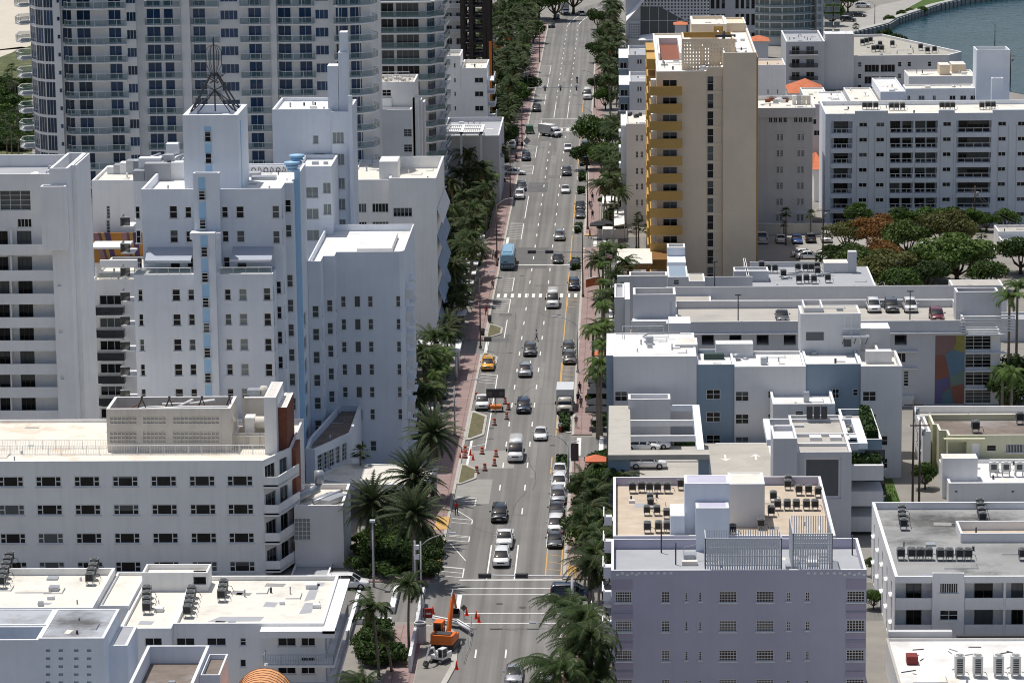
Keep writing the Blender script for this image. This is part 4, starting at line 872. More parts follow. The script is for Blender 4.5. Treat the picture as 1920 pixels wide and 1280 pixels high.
# glass-balconied tower beyond
D9 = 610.0
B = bld('glass_condo', 'narrow condominium with continuous teal glass balcony bands and jagged street corner', 'building', D9, 760, 200)
x0, x1 = at(668, 200, D9).x, at(800, 200, D9).x; v = B.vol([(x0, D9), (x1, D9), (x1+1.8, D9+6), (x1+1.8, D9+30), (x0, D9+30)], 0, 47, WH, R_WHITE)
s = MB(); g = MB(); r = MB(); zf = at(760, 60+148/4.74, D9-1.5).z
for k in range(-9, 4):
    z = zf+2.9*k
    if z < 1: continue
    pts = [(x0, D9-.01), (x0, D9-1.8), (x1+1.0, D9-1.8), (x1+2.2, D9+.5), (x1+3.4, D9+1), (x1+3.4, D9+8), (x1+3.0, D9+8.5), (x1+3.4, D9+22), (x1+1.9, D9+22), (x1+1.81, D9+6), (x1+.01, D9)]
    s.prism(pts, z-.28, z, WH)
    for a_, c_ in zip(pts[1:8], pts[2:9]):
        g.mesh([(*a_, z+.05), (*c_, z+.05), (*c_, z+1), (*a_, z+1)], [(0, 1, 2, 3)], RGD); r.tube([(*a_, z+1.05), (*c_, z+1.05)], .05, GBAR, 4)
    for px, w, nx in ((722, 3.4, 3), (765, 4.2, 4)): win(v, 0, at(px, 100, D9).x-x0, z+.05, w, 2.4, nx, 1, GBAR, GL, .1, sill=False)
    win(v, 0, at(694, 100, D9).x-x0, z+.05, 1.6, 2.4, 2, 1, GBAR, GL, .1, sill=False); win(v, 1, 3, z+.05, 4, 2.4, 3, 1, GBAR, GLB, .1, sill=False)
B.part('balcony', s); B.part('railing_glass', g); B.part('railing', r); B.finish()

B = bld('corner_block', 'small white stepped block with rubble strewn roof behind the slanted sunshades', 'building', 545, 735, 206)
x0, x1, y0, y1, z = front(640, 771, 206, 545, None, 3)
v = B.vol((x0, x1, 545, 548.5), 0, z, WH2, R_LGREY, ph=.5); u0, u1, _, uy, uz = front(692, 777, 154, 549, 144); v2 = B.vol((u0, u1, 549, 560), 0, uz, WH2, R_STREAK, ph=.5)
B.vol((x0, at(734, 183, 548.6).x, 548.6, 548.98), 0, at(734, 184, 548.6).z, WH2, CAP, ph=.02)
p = at(725, 174, 549); win(v2, 'F', p.x, p.z-.6, 1.5, 1.1, 2, 2); fgrid(v, 545, (764.5,), 249, (249, 278, 307), 764, 16, 15, nx=2, ny=3); fgrid(v, 545, (700,), 249, (249, 278), 764, 8, 10)
for k in range(3): B.vol((x1+.02, x1+.9+.35*k, 549+3.4*k, 552+3.4*k), 0, z+1.5-.8*k, WH2, CAP, ph=.02)
s = MB()
for i in range(40): a_ = random.uniform(u0+.5, u1-.5); c_ = random.uniform(550, 559); q = random.uniform(.1, .3); s.box(a_-q, a_+q, c_-q, c_+q, uz-.5, uz-.5+q*1.6, random.choice((WH2, R_TAN, GRY)), random.random()*3)
B.part('rubble', s); s = MB(); rail(s, (u0+1, 552), (u1-1, 552), uz-.5, 1.8, GBAR); B.part('railing', s); B.finish()

B = bld('five_storey_block', 'white five storey block with raised left roof beside the street trees', 'building', 680, 860, 120)
x0, x1, y0, y1, z = front(800, 863, 105, 680, 93); xx = at(912, 128, 680).x; zr = at(890, 128, 680).z
v = B.vol((x0, x1, 680, y1), 0, z, WH2, R_STREAK, ph=.8); v2 = B.vol((x1+.01, xx, 680.02, y1+4), 0, zr, WH2, R_RUST, ph=.8)
rw = (123, 150.7, 176.5, 203.5, 228.8)
fgrid(v, 680, (834,), 150, rw, 850, 8, 8, nx=2); fgrid(v, 680, (853,), 150, rw, 850, 4, 8, nx=1); fgrid(v2, 680.02, (898,), 150, rw[1:], 890, 16, 10, nx=2, ny=1)
s = MB(); 
for k in range(4): s.box(xx+.02, xx+1.5, 682+2*k, 690+2*k, zr-3-2.9*k, zr-2.8-2.9*k, CAP); s.box(xx+1.4, xx+1.5, 682+2*k, 690+2*k, zr-2.8-2.9*k, zr-1.9-2.9*k, WH)
B.part('balcony', s); s = MB(); s.box(x1-.4, x1-.02, 679.4, 679.98, 0, z, WH2); B.finish()
# low lobby with white framed canopy
B = bld('lobby', 'low lobby with white framed flat canopy behind the palms', 'building', 640, 880, 245)
p, q = at(826, 246, 638), at(906, 246, 638); v = B.vol((p.x, q.x+3, 640, 668), 0, p.z-1.2, GRY, R_LGREY); win(v, 'F', at(898, 290, 640).x-3.2, .3, 5.5, 4.5, 4, 1, DFR, GL); win(v, 'F', at(850, 290, 640).x, .3, 6, 4.5, 4, 1, DFR, GL)
s = MB(); yb = gp(860, 234, p.z).y
for yy in (636.5, (636.5+yb)/2, yb-.6): s.box(p.x, q.x, yy, yy+.6, p.z-.4, p.z, CAP)
for i in range(3): xx = p.x+(q.x-p.x-.6)*i/2; s.box(xx, xx+.6, 636.5, yb, p.z-.38, p.z+.02, CAP); s.box(xx, xx+.4, 636.7, 637.1, 0, p.z-.4, WH)
for i in range(22): xx = p.x+(q.x-p.x)*i/22; s.box(xx, xx+.25, 637, yb, p.z-.3, p.z-.15, R_WHITE)
B.part('canopy', s); B.finish()
# grey block and construction frame
B = bld('grey_block', 'grey apartment block with shadowed balconies behind the glass condominium', 'building', 745, 845, 50)
x0, x1, y0, y1, z = front(815, 868, -30, 745, None, 20); v = B.vol((x0, x1, 745, 765), 0, z, GRY, R_LGREY); s = MB()
fgrid(v, 745, (842, 860), 30, (8, 30, 54, 78), 840, 10, 12, gm=GL, nx=2, ny=1, d=.8)
for py in (14, 38, 62): p = at(850, py, 744); s.box(p.x-2.6, p.x+2.4, 743.9, 744.98, p.z-.1, p.z, WH2); s.box(p.x-2.6, p.x+2.4, 743.9, 744, p.z, p.z+.9, GRY)
B.part('balcony', s); B.finish()
SB = mat('rust_black_steel', (.045, .035, .03), .7, .3, 2); p0, p1 = at(868, 120, 735), at(916, 120, 735)
t = thing('steel_frame', 'dark braced steel frame of a building site beside the parking lot', 'steel frame', (p0.x, 735, 0)); s = MB(); s2 = MB(); wdt = p1.x-p0.x
for xx in (0, wdt*.33, wdt*.86, wdt):
    for yy in (735, 742, 749): s.box(p0.x+xx-.45, p0.x+xx+.45, yy-.4, yy+.4, 0, 34, SB)
for k in range(12):
    zz = 2.8*k+1.5
    for yy in (735, 742, 749): s.box(p0.x, p1.x, yy-.2, yy+.2, zz, zz+.35, SB)
    a_, c_ = (.33, .86) if k % 2 else (.86, .33); s2.tube([(p0.x+wdt*a_, 734.6, zz), (p0.x+wdt*c_, 734.6, zz+2.8)], .14, SB, 4); s2.tube([(p0.x, 734.6, zz), (p0.x+wdt*.33, 734.6, zz+2.8)], .12, SB, 4)
    s2.box(p0.x+.5, p1.x-.5, 735.5, 748.5, zz-.1, zz-.02, DBAR)
s.build('column', t); s2.build('brace', t)
s = MB(); OR2 = mat('safety_orange', (.72, .20, .03), .5, .1, 2); s.box(p1.x+.2, p1.x+.8, 733, 733.6, 0, 22, OR2); s.build('mast', t)

# ---------------------------------------------------------------- buildings on the right of the street
# R1 lavender building
DL = 305.0
B = bld('lavender_building', 'lavender apartment block with gridded windows and louvred rooftop screens', 'building', DL, 1385, 1068)
x0, x1, y0, y1, z = front(1146, 1625, 1068, DL, None, 1); zp = z
yt = gp(1400, 1027, z-1.0).y; x0b = x0
v = B.vol((x0, x1, DL, yt), 0, z, LAV, R_LGREY, ph=1.0, pt=.25)
zb = at(1300, 1004, yt).z; ybk = gp(1300, 893, zb).y; xr = at(1567, 975, yt).x; xl2 = at(1151, 1004, yt).x
vb = B.vol((x0+.15, xr, yt+.01, ybk), 0, zb, LAV, R_TAN, ph=.9, pt=.28)
rw = (1118.7, 1173.5, 1228.6, 1283); GLR = glassmat('reddish_glass', (.015, .013, .015), (.10, .05, .035), (.20, .17, .15), .15, .7)
for px, w, h, nx, ny in ((1169, 31, 21, 7, 4), (1248, 16, 21, 3, 4), (1287, 5.5, 17, 1, 4), (1313, 5.5, 17, 1, 4), (1364.8, 34, 21, 6, 4), (1434.6, 34, 21, 6, 4), (1478.6, 8, 17, 2, 3), (1514, 8, 17, 2, 3), (1604.6, 33, 21, 6, 4)):
    fgrid(v, DL, (px,), 1118, rw, 1400, w, h, nx=nx, ny=ny, gm=GLR, d=.1, fw=.06)
s = MB(); 
for a_, c_ in ((1146, 1187), (1586, 1625)):
    q0, q1 = at(a_, 1100, DL).x+.03, at(c_, 1100, DL).x-.03
    for k, py in enumerate((1118.7, 1173.5, 1228.6, 1283)):
        zc = at(1400, py, DL).z; s.box(q0, q1, DL-.025, DL-.004, zc+.75, zc+1.35 if k else zc+1.75, LAV2)
        for j in range(3): s.box(q0, q1, DL-.05, DL-.004, zc-1.35-.13*j, zc-1.31-.13*j, LAV2)
        s.box(q0, q1, DL-.025, DL-.004, zc-1.2, zc-.72, LAV2)
B.part('trim_band', s)
sq = MB()  # white squares imitate parapet holes with sunlit floor showing through
for c_, n_, dx in ((1166, 5, 9), (1198, 6, 12), (1516, 6, 12), (1592, 5, 9)):
    for i in range(n_):
        p = at(c_+i*dx-(8 if n_ == 5 else 0), 1074+(3 if (n_ == 5 and i % 2 == 0) else 0), DL); sq.box(p.x-.14, p.x+.14, DL-.03, DL-.004, p.z-.1, p.z+.12, CAP)
    for i in range(n_):
        p = at(c_+i*dx-(8 if n_ == 5 else 0), 1011+(3 if (n_ == 5 and i % 2 == 0) else 0), yt)
        if p.x < xr-.3: sq.box(p.x-.13, p.x+.13, yt-.03, yt-.004, p.z-.09, p.z+.1, CAP)
B.part('sunlit_parapet_hole', sq); s = MB(); WHL = stucco('white_trim_stucco', (.78, .78, .80), .05)
for k in range(6):
    zz = zp-3.3-2.98*k
    for yy, l_ in ((306, 3.4), (315, 4), (325, 4), (335, 4)): s.box(x0-.9, x0-.02, yy, yy+l_, zz, zz+.14, WHL); s.box(x0-.9, x0-.8, yy, yy+l_, zz+.14, zz+1.0, WHL); s.box(x0-.9, x0-.02, yy, yy+.1, zz+.14, zz+.9, WHL)
    for yy in (306.8, 316, 326, 336): win(v if yy < yt else vb, 'L', yy+1, zz+.2, 1.6, 2.0, 2, 1, WFR, GL)
B.part('balcony', s)
q0, q1 = at(1283, 895, yt+3).x, at(1367, 895, yt+3).x; zz1 = at(1325, 906, yt+1.5).z; yq = gp(1325, 890, zz1).y
vq = B.vol((q0, q1, yt+1.5, yq), zb-2, zz1, BLW, LAV, ph=.02); q2 = at(1305, 952, yt-1.2).x; zz2 = at(1335, 952, yt-1.2).z
B.vol((q2, at(1367, 952, yt-1.2).x, yt-1.2, yt+1.49), zp-1, zz2, BLW, LAV, ph=.02)
BLW2 = BLW
a0, a1 = at(1367, 908, yt+7).x, at(1434, 908, yt+7).x; zz3 = at(1400, 907, yt+7).z; B.vol((a0, a1, yt+7, gp(1400, 885, zz3).y), zb-.9, zz3, LGRY, R_CREAM, ph=.03)
h0 = at(1257, 975, yt+1.2).x; B.vol((h0, q0-.02, yt+.6, yt+5.5), zb-.9, at(1270, 965, yt+1).z, BLW, BLW, ph=.02)
# louvred screens
SCRN = mat('louvre_grey', (.60, .62, .65), .5, .05, 2)
def screen(xa, xb, ya, yb_, ytop, ybot, D0, D1):
    s = MB(); GBAR = SCRN; X0, X1 = at(xa, ybot, D0).x, at(xb, ybot, D0).x; zt = at(xa, ytop, D0).z; zb_ = zp-1.0
    n = int((X1-X0)/.23)
    for i in range(n+1): xx = X0+(X1-X0)*i/n; s.box(xx-.062, xx+.062, D0, D0+.05, zb_+.3, zt, GBAR)
    for i in range(5): zz = zb_+.4+(zt-zb_-.5)*i/4; s.box(X0, X1, D0+.06, D0+.12, zz, zz+.1, GBAR)
    for xx in (X0, X1):
        n = int((D1-D0)/.3)
        for i in range(n+1): yy = D0+(D1-D0)*i/n; s.box(xx-.03, xx+.03, yy, yy+.09, zb_+.3, zt, GBAR)
        s.box(xx-.05, xx+.05, D0, D1, zt-.12, zt, GBAR)
    n = int((X1-X0)/.23)
    for i in range(n+1): xx = X0+(X1-X0)*i/n; s.box(xx-.045, xx+.045, D1, D1+.05, zb_+.3, zt, GBAR)
    return s
B.part('louvre_screen', screen(1323, 1465, 0, 0, 1009, 1064, DL+.7, DL+4.0)); s = screen(1487, 1560, 0, 0, 1000, 1063, DL+.7, DL+7.6); B.part('louvre_screen', s)
s = MB(); 
for px, py, h_ in ((1240, 1036, 3), (1267, 1058, 2.2), (1598, 1040, 2)): p = gp(px, py, zp-1); s.cyl(p.x, p.y, zp-1, zp-1+h_, .08, DBAR, 6)
p = gp(1290, 1055, zp-1); rail(s, (p.x-.4, p.y), (p.x+2, p.y+2), zp-1, 1.6, GBAR); s.box(p.x-.6, p.x+.9, p.y-1, p.y-.2, zp-1, zp-.6, BEIGE)
for i in range(14): a_ = random.uniform(q1, at(1560, 1060, DL).x); s.box(a_, a_+random.uniform(.3, .9), DL+.8, DL+1.1, zp-1, zp-.7, random.choice((GBAR, DBAR, WH)))
B.part('roof_pipe', s); B.finish(); ZLAV = zb-.9; XLAV0, XLAV1 = x0, x1

# R2 white building at right
DR = 333.0
B = bld('loggia_building', 'white apartment block with deep loggias and sooty grey roof at the right edge', 'building', DR, 1780, 1080)
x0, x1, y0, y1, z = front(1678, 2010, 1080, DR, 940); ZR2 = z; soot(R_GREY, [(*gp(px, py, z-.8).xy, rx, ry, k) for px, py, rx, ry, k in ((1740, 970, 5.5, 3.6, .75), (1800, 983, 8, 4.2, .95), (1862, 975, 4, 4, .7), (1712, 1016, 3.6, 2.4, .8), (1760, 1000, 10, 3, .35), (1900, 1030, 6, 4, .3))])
v = B.vol((x0, x1, DR, y1), 0, z, WH, R_GREY, ph=.8, pt=.35)
q0, q1 = at(1749, 1075, DR-.4).x, at(1808, 1075, DR-.4).x; vs2 = B.vol((q0, q1, DR-.4, DR-.01), 0, z+.45, WH, WH, ph=.02)
s = MB()
for k, py in enumerate((1131, 1181, 1231)):
    zt = at(1800, py-10.5, DR).z
    for a_, c_ in ((1679, 1748), (1809, 1882), (1886, 1965)):
        X0, X1 = at(a_, 1100, DR).x, at(c_, 1100, DR).x; opening(v, 'F', (X0+X1)/2, zt-.9, X1-X0, 2.5, 1.5); s.box(X0+.02, X1-.02, DR-.03, DR+.1, zt-1.25, zt, WH)
    for px, w in ((1713, 27), (1844, 32), (1907, 20)): p = at(px, 1108+50*k, DR+1.5); win(v, 'F', p.x, zt-.85, w/16.5, 2.1, 2, 1, DFR, d=1.46, cut=False, sill=False)
    p = at(1779, 1102+50.5*k, DR-.4); win(vs2, 'F', p.x, p.z-.55, 1.9, 1.1, 2 if k else 8, 2 if k else 1, d=.05)
for k in range(5):
    for j, yy in enumerate((337, 343, 349, 355, 361, 367)):
        if yy < y1-1: win(v, 'L', yy, z-2.9-3*k, 1.2, 1.3, 2, 1); s.box(x0-.3, x0-.01, yy-.8, yy+.8, z-3.1-3*k, z-3.0-3*k, WH)
B.part('balcony', s)
a0, a1 = gp(1801, 1017, z-.8), gp(1990, 1017, z-.8); B.vol((a0.x, a1.x, a0.y, gp(1850, 993, z-.8+.0).y), z-.79, z+.25, WH, R_TAN, ph=1.0, pt=.25)
B.finish()
# R3 near white roof at bottom right
B = bld('flat_roof_building', 'low white roofed building with four tall condensers at the bottom right corner', 'building', 298, 1800, 1250)
p = at(1664, 1206, 326); z3r = p.z; pl = gp(1690, 1290, z3r)
v = B.vol([(p.x, 290), (at(2000, 1212, 326).x, 290), (at(2000, 1212, 326).x, 328), (p.x, 328)], 0, z3r+.0, WH2, R_WHITE, ph=.25, pt=.25, cap=R_STREAK)
B.vol((at(1650, 1195, 344).x, at(1672, 1195, 344).x, 340, 343), 0, at(1660, 1187, 342).z, WH, WH, ph=.1, pt=.2) if False else None
s = MB(); p2 = gp(1710, 1243, z3r-.25); s.box(p2.x-.55, p2.x+.55, p2.y-.6, p2.y+.9, z3r-.25, z3r+.6, mat('dark_red_paint', (.22, .035, .03), .6, .1, 2)); B.part('hatch', s)
s = MB()
for i in range(14): a_ = gp(random.uniform(1700, 1900), random.uniform(1205, 1270), z3r-.2); s.tube([a_, a_+Vector((random.uniform(-1.5, 1.5), random.uniform(-1, 1), 0))], .05, random.choice((DBAR, GBAR)), 4)
B.part('roof_pipe', s)
s = MB(); a_ = at(1665, 1197, 329); s.box(a_.x, a_.x+6.5, 328.2, 329, z3r-.3, z3r+.6, GRY); s.box(a_.x+7, a_.x+30, 328.3, 328.9, z3r-1, z3r+.1, DBAR); B.part('duct', s); B.finish(); ZR3 = z3r-.25
# R4 small white block with condenser row
B = bld('small_white_block', 'small white block with a blank penthouse and a row of condensers', 'building', 398, 1850, 905)
x0, x1, y0, y1, z = front(1779, 2000, 905, 398, 860); ZR4 = z-.45
v = B.vol((x0, x1, 398, y1), 0, z, WH, R_WHITE, ph=.45, pt=.3); q0, q1 = at(1772, 880, 401).x, at(1833, 880, 401).x; zz = at(1800, 859, 401).z; B.vol((x0-.5, q1, 401, gp(1800, 850, zz).y), 0, zz, WH, R_RUST, ph=.02)
for px in (1793, 1899): p = at(px, 922, 398); win(v, 'F', p.x, p.z-.1, .4, .3, 1, 1, sill=False)
B.finish()
# R5 pale yellow house
B = bld('yellow_house', 'pale yellow two storey house with grimy brown roof and white annex', 'building', 412, 1850, 815)
x0, x1, y0, y1, z = front(1778, 2000, 815, 412, None, 2); zr5 = z
yb = gp(1850, 776, z).y; v = B.vol([(x0, 412), (x1, 412), (x1, yb), (x0-1.4, yb), (x0-1.4, yb-6), (x0-.9, yb-6), (x0-.9, yb-9.5), (x0, yb-9.5)], 0, z, CREAM2, R_DARK, ph=.8, pt=.28, cap=mat('cream_cap', (.72, .70, .58), .8, .15, 1))
xw = at(1718, 765, yb+1).x; v2 = B.vol((xw, x1, yb+.05, yb+6), 0, z-.2, WH2, R_STREAK, ph=.9, pt=.3); B.vol((xw, x0-1.9, yb-9, yb), 0, z-.25, WH2, R_STREAK, ph=.9, pt=.3)
p = at(1859, 839, 412); win(v, 'F', p.x, p.z-.4, 1.1, .7, 1, 2, DFR); p = at(1903, 841, 412); win(v, 'F', p.x, p.z-.5, 2.3, 1.1, 12, 1, GBAR, GL, d=.05); p = at(1830, 845, 412); win(v, 'F', p.x, p.z-1.2, 1.1, 2.2, 1, 1, WFR, WH, name='door', sill=False); p = at(1793, 841, 412); opening(v, 'F', p.x, p.z-1.2, 2.6, 2.1, 1.4)
s = MB(); p = at(1803, 825, 411); s.box(p.x-2.2, p.x+3, 411.2, 411.98, p.z, p.z+.12, CREAM2); B.part('ledge', s)
for yy in (418, 423, 428): win(B.vols[2], 'L', min(yy, yb-1), 2.2, 1, 1.3, 2, 1)
B.finish(); ZR5 = z-.8

# R6 modern house with framed parking deck
B = bld('modern_house', 'modern white house with open concrete roof frames over a parking deck', 'building', 383, 1400, 860)
zf = 10.2; xL = at(1140, 852, 383).x; pf = gp(1330, 852, zf); D6 = gp(1300, 852, zf).y; ybk = gp(1160, 760, zf).y
xA = gp(1141, 800, zf).x; xB2 = gp(1182, 800, zf).x; xC = gp(1330, 850, zf).x; xD = gp(1316, 800, zf).x
s = MB(); s.box(xA, xB2, D6, ybk, zf-.6, zf, R_STREAK); s.box(xB2+.01, xC, D6, gp(1250, 843, zf).y, zf-.6, zf-.003, R_STREAK)
yr_ = gp(1320, 759, zf).y; s.box(xD-.9, xD-.02, gp(1250, 843, zf).y+.01, yr_, zf-1.3, zf+.05, BLW)
for py in (817, 788, 760): yy = gp(1250, py, zf).y; s.box(xB2+.01, xD-.92, yy, yy+.4, zf-.72, zf+.02, WH2 if py != 760 else BLW)
B.part('roof_frame', s)
zdk = 5.2
v = B.vol((xA+.1, gp(1452, 872, zdk).x, D6+2.2, ybk+.5), 0, zdk, SLATE, R_CONC, ph=.02); ydk = gp(1390, 805, zdk).y
B.vol((xD, gp(1455, 800, zdk).x, ydk, ydk+.4), 0, zdk+2.0, LGRY, CAP, ph=.02)
q0, q1 = at(1178, 750, ybk-2).x, at(1257, 750, ybk-2).x; zz = at(1218, 748, ybk-2).z; vq = B.vol((q0, q1, ybk-2, gp(1218, 738, zz).y), 0, zz, GRY, LGRY, ph=.5, pt=.3)
s = MB(); s.box(xA, xA+2.6, D6+.3, D6+2, 0, zf-.6, SLATE); s.box(xC-1.3, xC, D6+.3, D6+.9, 0, zf-.6, SLATE); B.part('pillar', s)
s = MB(); fx0, fx1 = xA+2.7, xC-1.4
for i in range(26): xx = fx0+(fx1-fx0)*i/25; s.box(xx-.05, xx+.05, D6+.6, D6+.68, zdk-1.6, zdk+1.1, DBAR)
for zz_ in (zdk-1.2, zdk+.8): s.box(fx0, fx1, D6+.5, D6+.58, zz_, zz_+.1, DBAR)
B.part('fence', s)
s = MB()
for px in (1218, 1238): p = gp(px*1.0+40, 814, zdk); s.box(p.x-.1, p.x+.1, p.y-.1, p.y+.1, zdk, zdk+1.6, BEIGE)
p = gp(1390, 862, zdk)
for px, sg in ((1360, -1), (1417, 1)):
    p = gp(px, 857, zdk); s.box(p.x-.12, p.x+.12, p.y-1.4, p.y+1.4, zdk-.016, zdk-.008, WPAINT); s.mesh([(p.x-.75, p.y+sg*.3, zdk-.012), (p.x, p.y+sg*1.9, zdk-.012), (p.x+.75, p.y+sg*.3, zdk-.012), (p.x, p.y+sg*1.0, zdk-.012)], [(0, 1, 2, 3) if sg > 0 else (3, 2, 1, 0)], WPAINT)
B.part('deck_marking', s)
# house block with its own frame
Dh = 404.0; q0, q1, _, yh, zh = front(1449, 1566, 757, Dh, 728); vh = B.vol((q0, q1, Dh, yh), 0, zh, LGRY, R_WHITE, ph=.7, pt=.3); p = at(1499, 777, Dh); win(vh, 'F', p.x, p.z-.45, 1, .9, 1, 3)
s = MB(); s.box((q0+q1)/2+.2, (q0+q1)/2+.9, Dh+4, Dh+4.8, zh-.7, zh+.6, GBAR); B.part('vent', s)
zg = at(1560, 831, 385).z; g0, g1 = gp(1452, 831, zg).x, gp(1627, 831, zg).x; gy = gp(1560, 784, zg).y; s = MB()
for yy, zz_ in ((385, .85), (gp(1560, 813, zg).y, .5), (gy-.4, .7)): s.box(g0, g1-1.1, yy, yy+.45, zg-zz_, zg, LGRY)
s.box(g1-1.08, g1, 385, gy, zg-.7, zg+.02, BLW); s.box(g0-.8, g0-.02, 387, gy, zg-.7, zg+.02, BLW); s.box(g0+.5, g1-7, gp(1560, 795, zg).y, gp(1560, 795, zg).y+.4, zg-.9, zg-.1, LGRY); B.part('roof_frame', s)
zt_ = at(1540, 847, 380).z; t0, t1 = at(1494, 850, 380).x, at(1597, 850, 380).x
vt = B.vol((t0, t1, 380, 400), 0, zt_, GRY, R_CONC, ph=.5, pt=.3); p = at(1542, 903, 380); win(vt, 'F', p.x, at(1542, 935, 380).z, 4.4, 5.0, 1, 1, PINKG, GLN, d=.3, fw=.3, sill=False)
l0 = at(1450, 822, 379).x; vs_ = B.vol((l0, t0-.02, 379, 386), 0, at(1470, 822, 379).z, GRY, LGRY, ph=.6, pt=.25)
e1 = at(1654, 822, 388).x; zz = at(1630, 823, 388).z; ve = B.vol((t1+.02, e1, 388, 405), 0, zz, SLATE, R_CONC, ph=.8, pt=.3)
s = MB(); 
for k in range(3): zk = at(1610, 869+48*k, 384).z; s.box(t1+.02, t1+4, 383, 387.98, zk-1.8, zk, LGRY)
B.part('balcony', s)
for k in range(2): p = at(1636, 857+50*k, 388); win(ve, 'F', p.x+.3, p.z-1.4, 2.4, 2.3, 2, 1, DFR, GL)
s = MB(); BUSH = mat('hedge_leaves', (.045, .085, .02), .8, .4, 3, fine=.4)
def hedge(mb, x0, x1, y0, y1, z0, z1, m=BUSH, n=None):
    mb.box(x0+.1, x1-.1, y0+.1, y1-.1, z0, z1-.12, m); n = n or int(34*((x1-x0)*(y1-y0)+(x1-x0+y1-y0)*2*(z1-z0)))
    for i in range(n):
        f_ = random.random(); x_, y_, z_ = random.uniform(x0, x1), random.uniform(y0, y1), z1+random.uniform(-.15, .1)
        if f_ < .45: z_ = random.uniform(z0, z1); x_, y_ = random.choice(((x0, y_), (x1, y_), (x_, y0), (x_, y0)))
        q_ = Vector((random.gauss(0, 1), random.gauss(0, 1), random.gauss(.6, 1))).normalized(); a_ = q_.orthogonal().normalized()*.16; b_ = q_.cross(a_); c_ = Vector((x_, y_, z_)); mb.poly([c_-a_, c_-b_, c_+a_, c_+b_], m)
hy = gp(1390, 884, zdk-.6).y; hedge(s, xC+.2, gp(1452, 884, 5).x, D6+1.5, D6+2.6, zdk-1, zdk+.7); hedge(s, e1-1.6, e1-.4, 390, 404, zz-.6, zz+.6); hedge(s, t1+.3, t1+3.8, 384, 387, at(1610, 869, 384).z-.4, at(1610, 860, 384).z); yq2 = ydk-1; hedge(s, gp(1262, 785, zdk).x, gp(1312, 785, zdk).x, ybk-1, ybk, zdk, zdk+1)
B.part('hedge', s); s = MB()
for i in range(9): s.box(e1-3.4+random.uniform(-.6, .6), e1-2.6, 391+1.4*i, 391.8+1.4*i, zz-.8, zz-.4, random.choice((DBAR, WH, GBAR)))
for i in range(3): s.box(t0+2+i*2.4, t0+3.4+i*2.4, 388, 389.6, zt_-.5, zt_-.1, WH)
for i in range(3): s.box(g1-6.5+i*.9, g1-5.8+i*.9, 398, 399, zt_, zt_+1.5, DBAR)
B.part('terrace_furniture', s); B.finish(); ZDK = zdk; XR6 = xA
# R7 grey and slate building with plant tower
D7 = 412.0
B = bld('slate_banded_building', 'grey and slate coloured block with a tall blank plant tower on its white roof', 'building', D7, 1430, 690)
x0, x1, _, y1, z = front(1150, 1306, 668, D7, 624); v = B.vol((x0, x1, D7, y1), 0, z, LGRY, R_WHITE, ph=.1, pt=.3)
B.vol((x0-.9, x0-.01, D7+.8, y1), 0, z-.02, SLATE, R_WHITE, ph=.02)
zq = at(1450, 687, D7).z; xs7 = [at(p, 690, D7).x for p in (1307, 1377, 1511, 1614, 1692)]; yb7 = gp(1450, 663, zq-.4).y
va = B.vol((x1+.01, xs7[1], D7+.25, yb7), 0, zq+.25, SLATE, R_WHITE, ph=.5, pt=.3); vb_ = B.vol((xs7[1]+.01, xs7[2], D7, yb7), 0, zq, LGRY, R_WHITE, ph=.4, pt=.3)
vc = B.vol((xs7[2]+.01, xs7[3], D7+.25, yb7), 0, zq+.25, SLATE, R_WHITE, ph=.5, pt=.3); vd = B.vol([(xs7[3]+.01, D7), (xs7[4], D7), (xs7[4], D7+10), (xs7[4]-2.2, D7+10), (xs7[4]-2.2, D7+15), (xs7[4]-3.6, D7+15), (xs7[4]-3.6, yb7+4), (xs7[3]+.01, yb7+4)], 0, zq, LGRY, R_CREAM, ph=.8, pt=.3)
def W7(v_, px, py, w, h, nx=2, ny=2): p = at(px, py, v_.p[0].y); win(v_, 0, p.x-v_.p[0].x, p.z-h/28.2, w/14.1, h/14.1, nx, ny, WFR, GL, .12, sill=False)
for k in range(4):
    dy = 42.5*k
    W7(v, 1164.5, 743+dy, 22, 18); W7(va, 1337.5, 739+dy, 26, 19); W7(vb_, 1391.5, 743+dy, 24, 18); W7(vb_, 1445, 740+dy, 10, 12, 1); W7(vc, 1567, 738+dy, 13, 18); W7(vc, 1604, 736+dy, 10, 12, 1); W7(vd, 1630, 743+dy, 24, 18)
    if k > 1: W7(vd, 1658.5, 741+dy, 11, 18, 1)
q0, q1, _, qy, qz = front(1501, 1614, 588, D7+9, 572); vt = B.vol((q0, q1, D7+9, qy), zq-.5, qz, LGRY, R_STREAK, ph=.03)
for px, py, w, h in ((1528, 630, 33, 17), (1589, 643, 16, 15), (1530, 669, 8, 14)): p = at(px, py, D7+9); win(vt, 'F', p.x, p.z-h/28, w/14, h/14, 1, 1, GBAR, GLN, d=.05, sill=False)
for px, py in ((1590, 603), (1590, 671)): p = at(px, py, D7+9); win(vt, 'F', p.x, p.z-.7, 1, 1.5, 1, 1, WH, LGRY, d=.03, sill=False, name='door')
vr = B.vol((q0+.5, q0+3, D7+10, qy+.8), qz-.5, qz+.6, LGRY, R_DARK, ph=1, pt=.2)
s = MB(); p = at(1579, 630, D7+8); s.box(p.x, at(1630, 630, D7+8).x, D7+7.4, D7+8.9, p.z-.15, p.z, GBAR); rail(s, (p.x, D7+7.4), (at(1630, 630, D7+8).x, D7+7.4), p.z, 1.1, GBAR, None, .9, .25)
for i in range(3): s.tube([(p.x+.3+i*1.5, D7+7.5, p.z-.1), (p.x+.1+i*1.5, D7+8.95, p.z-1.2)], .06, DBAR, 4)
B.part('platform', s)
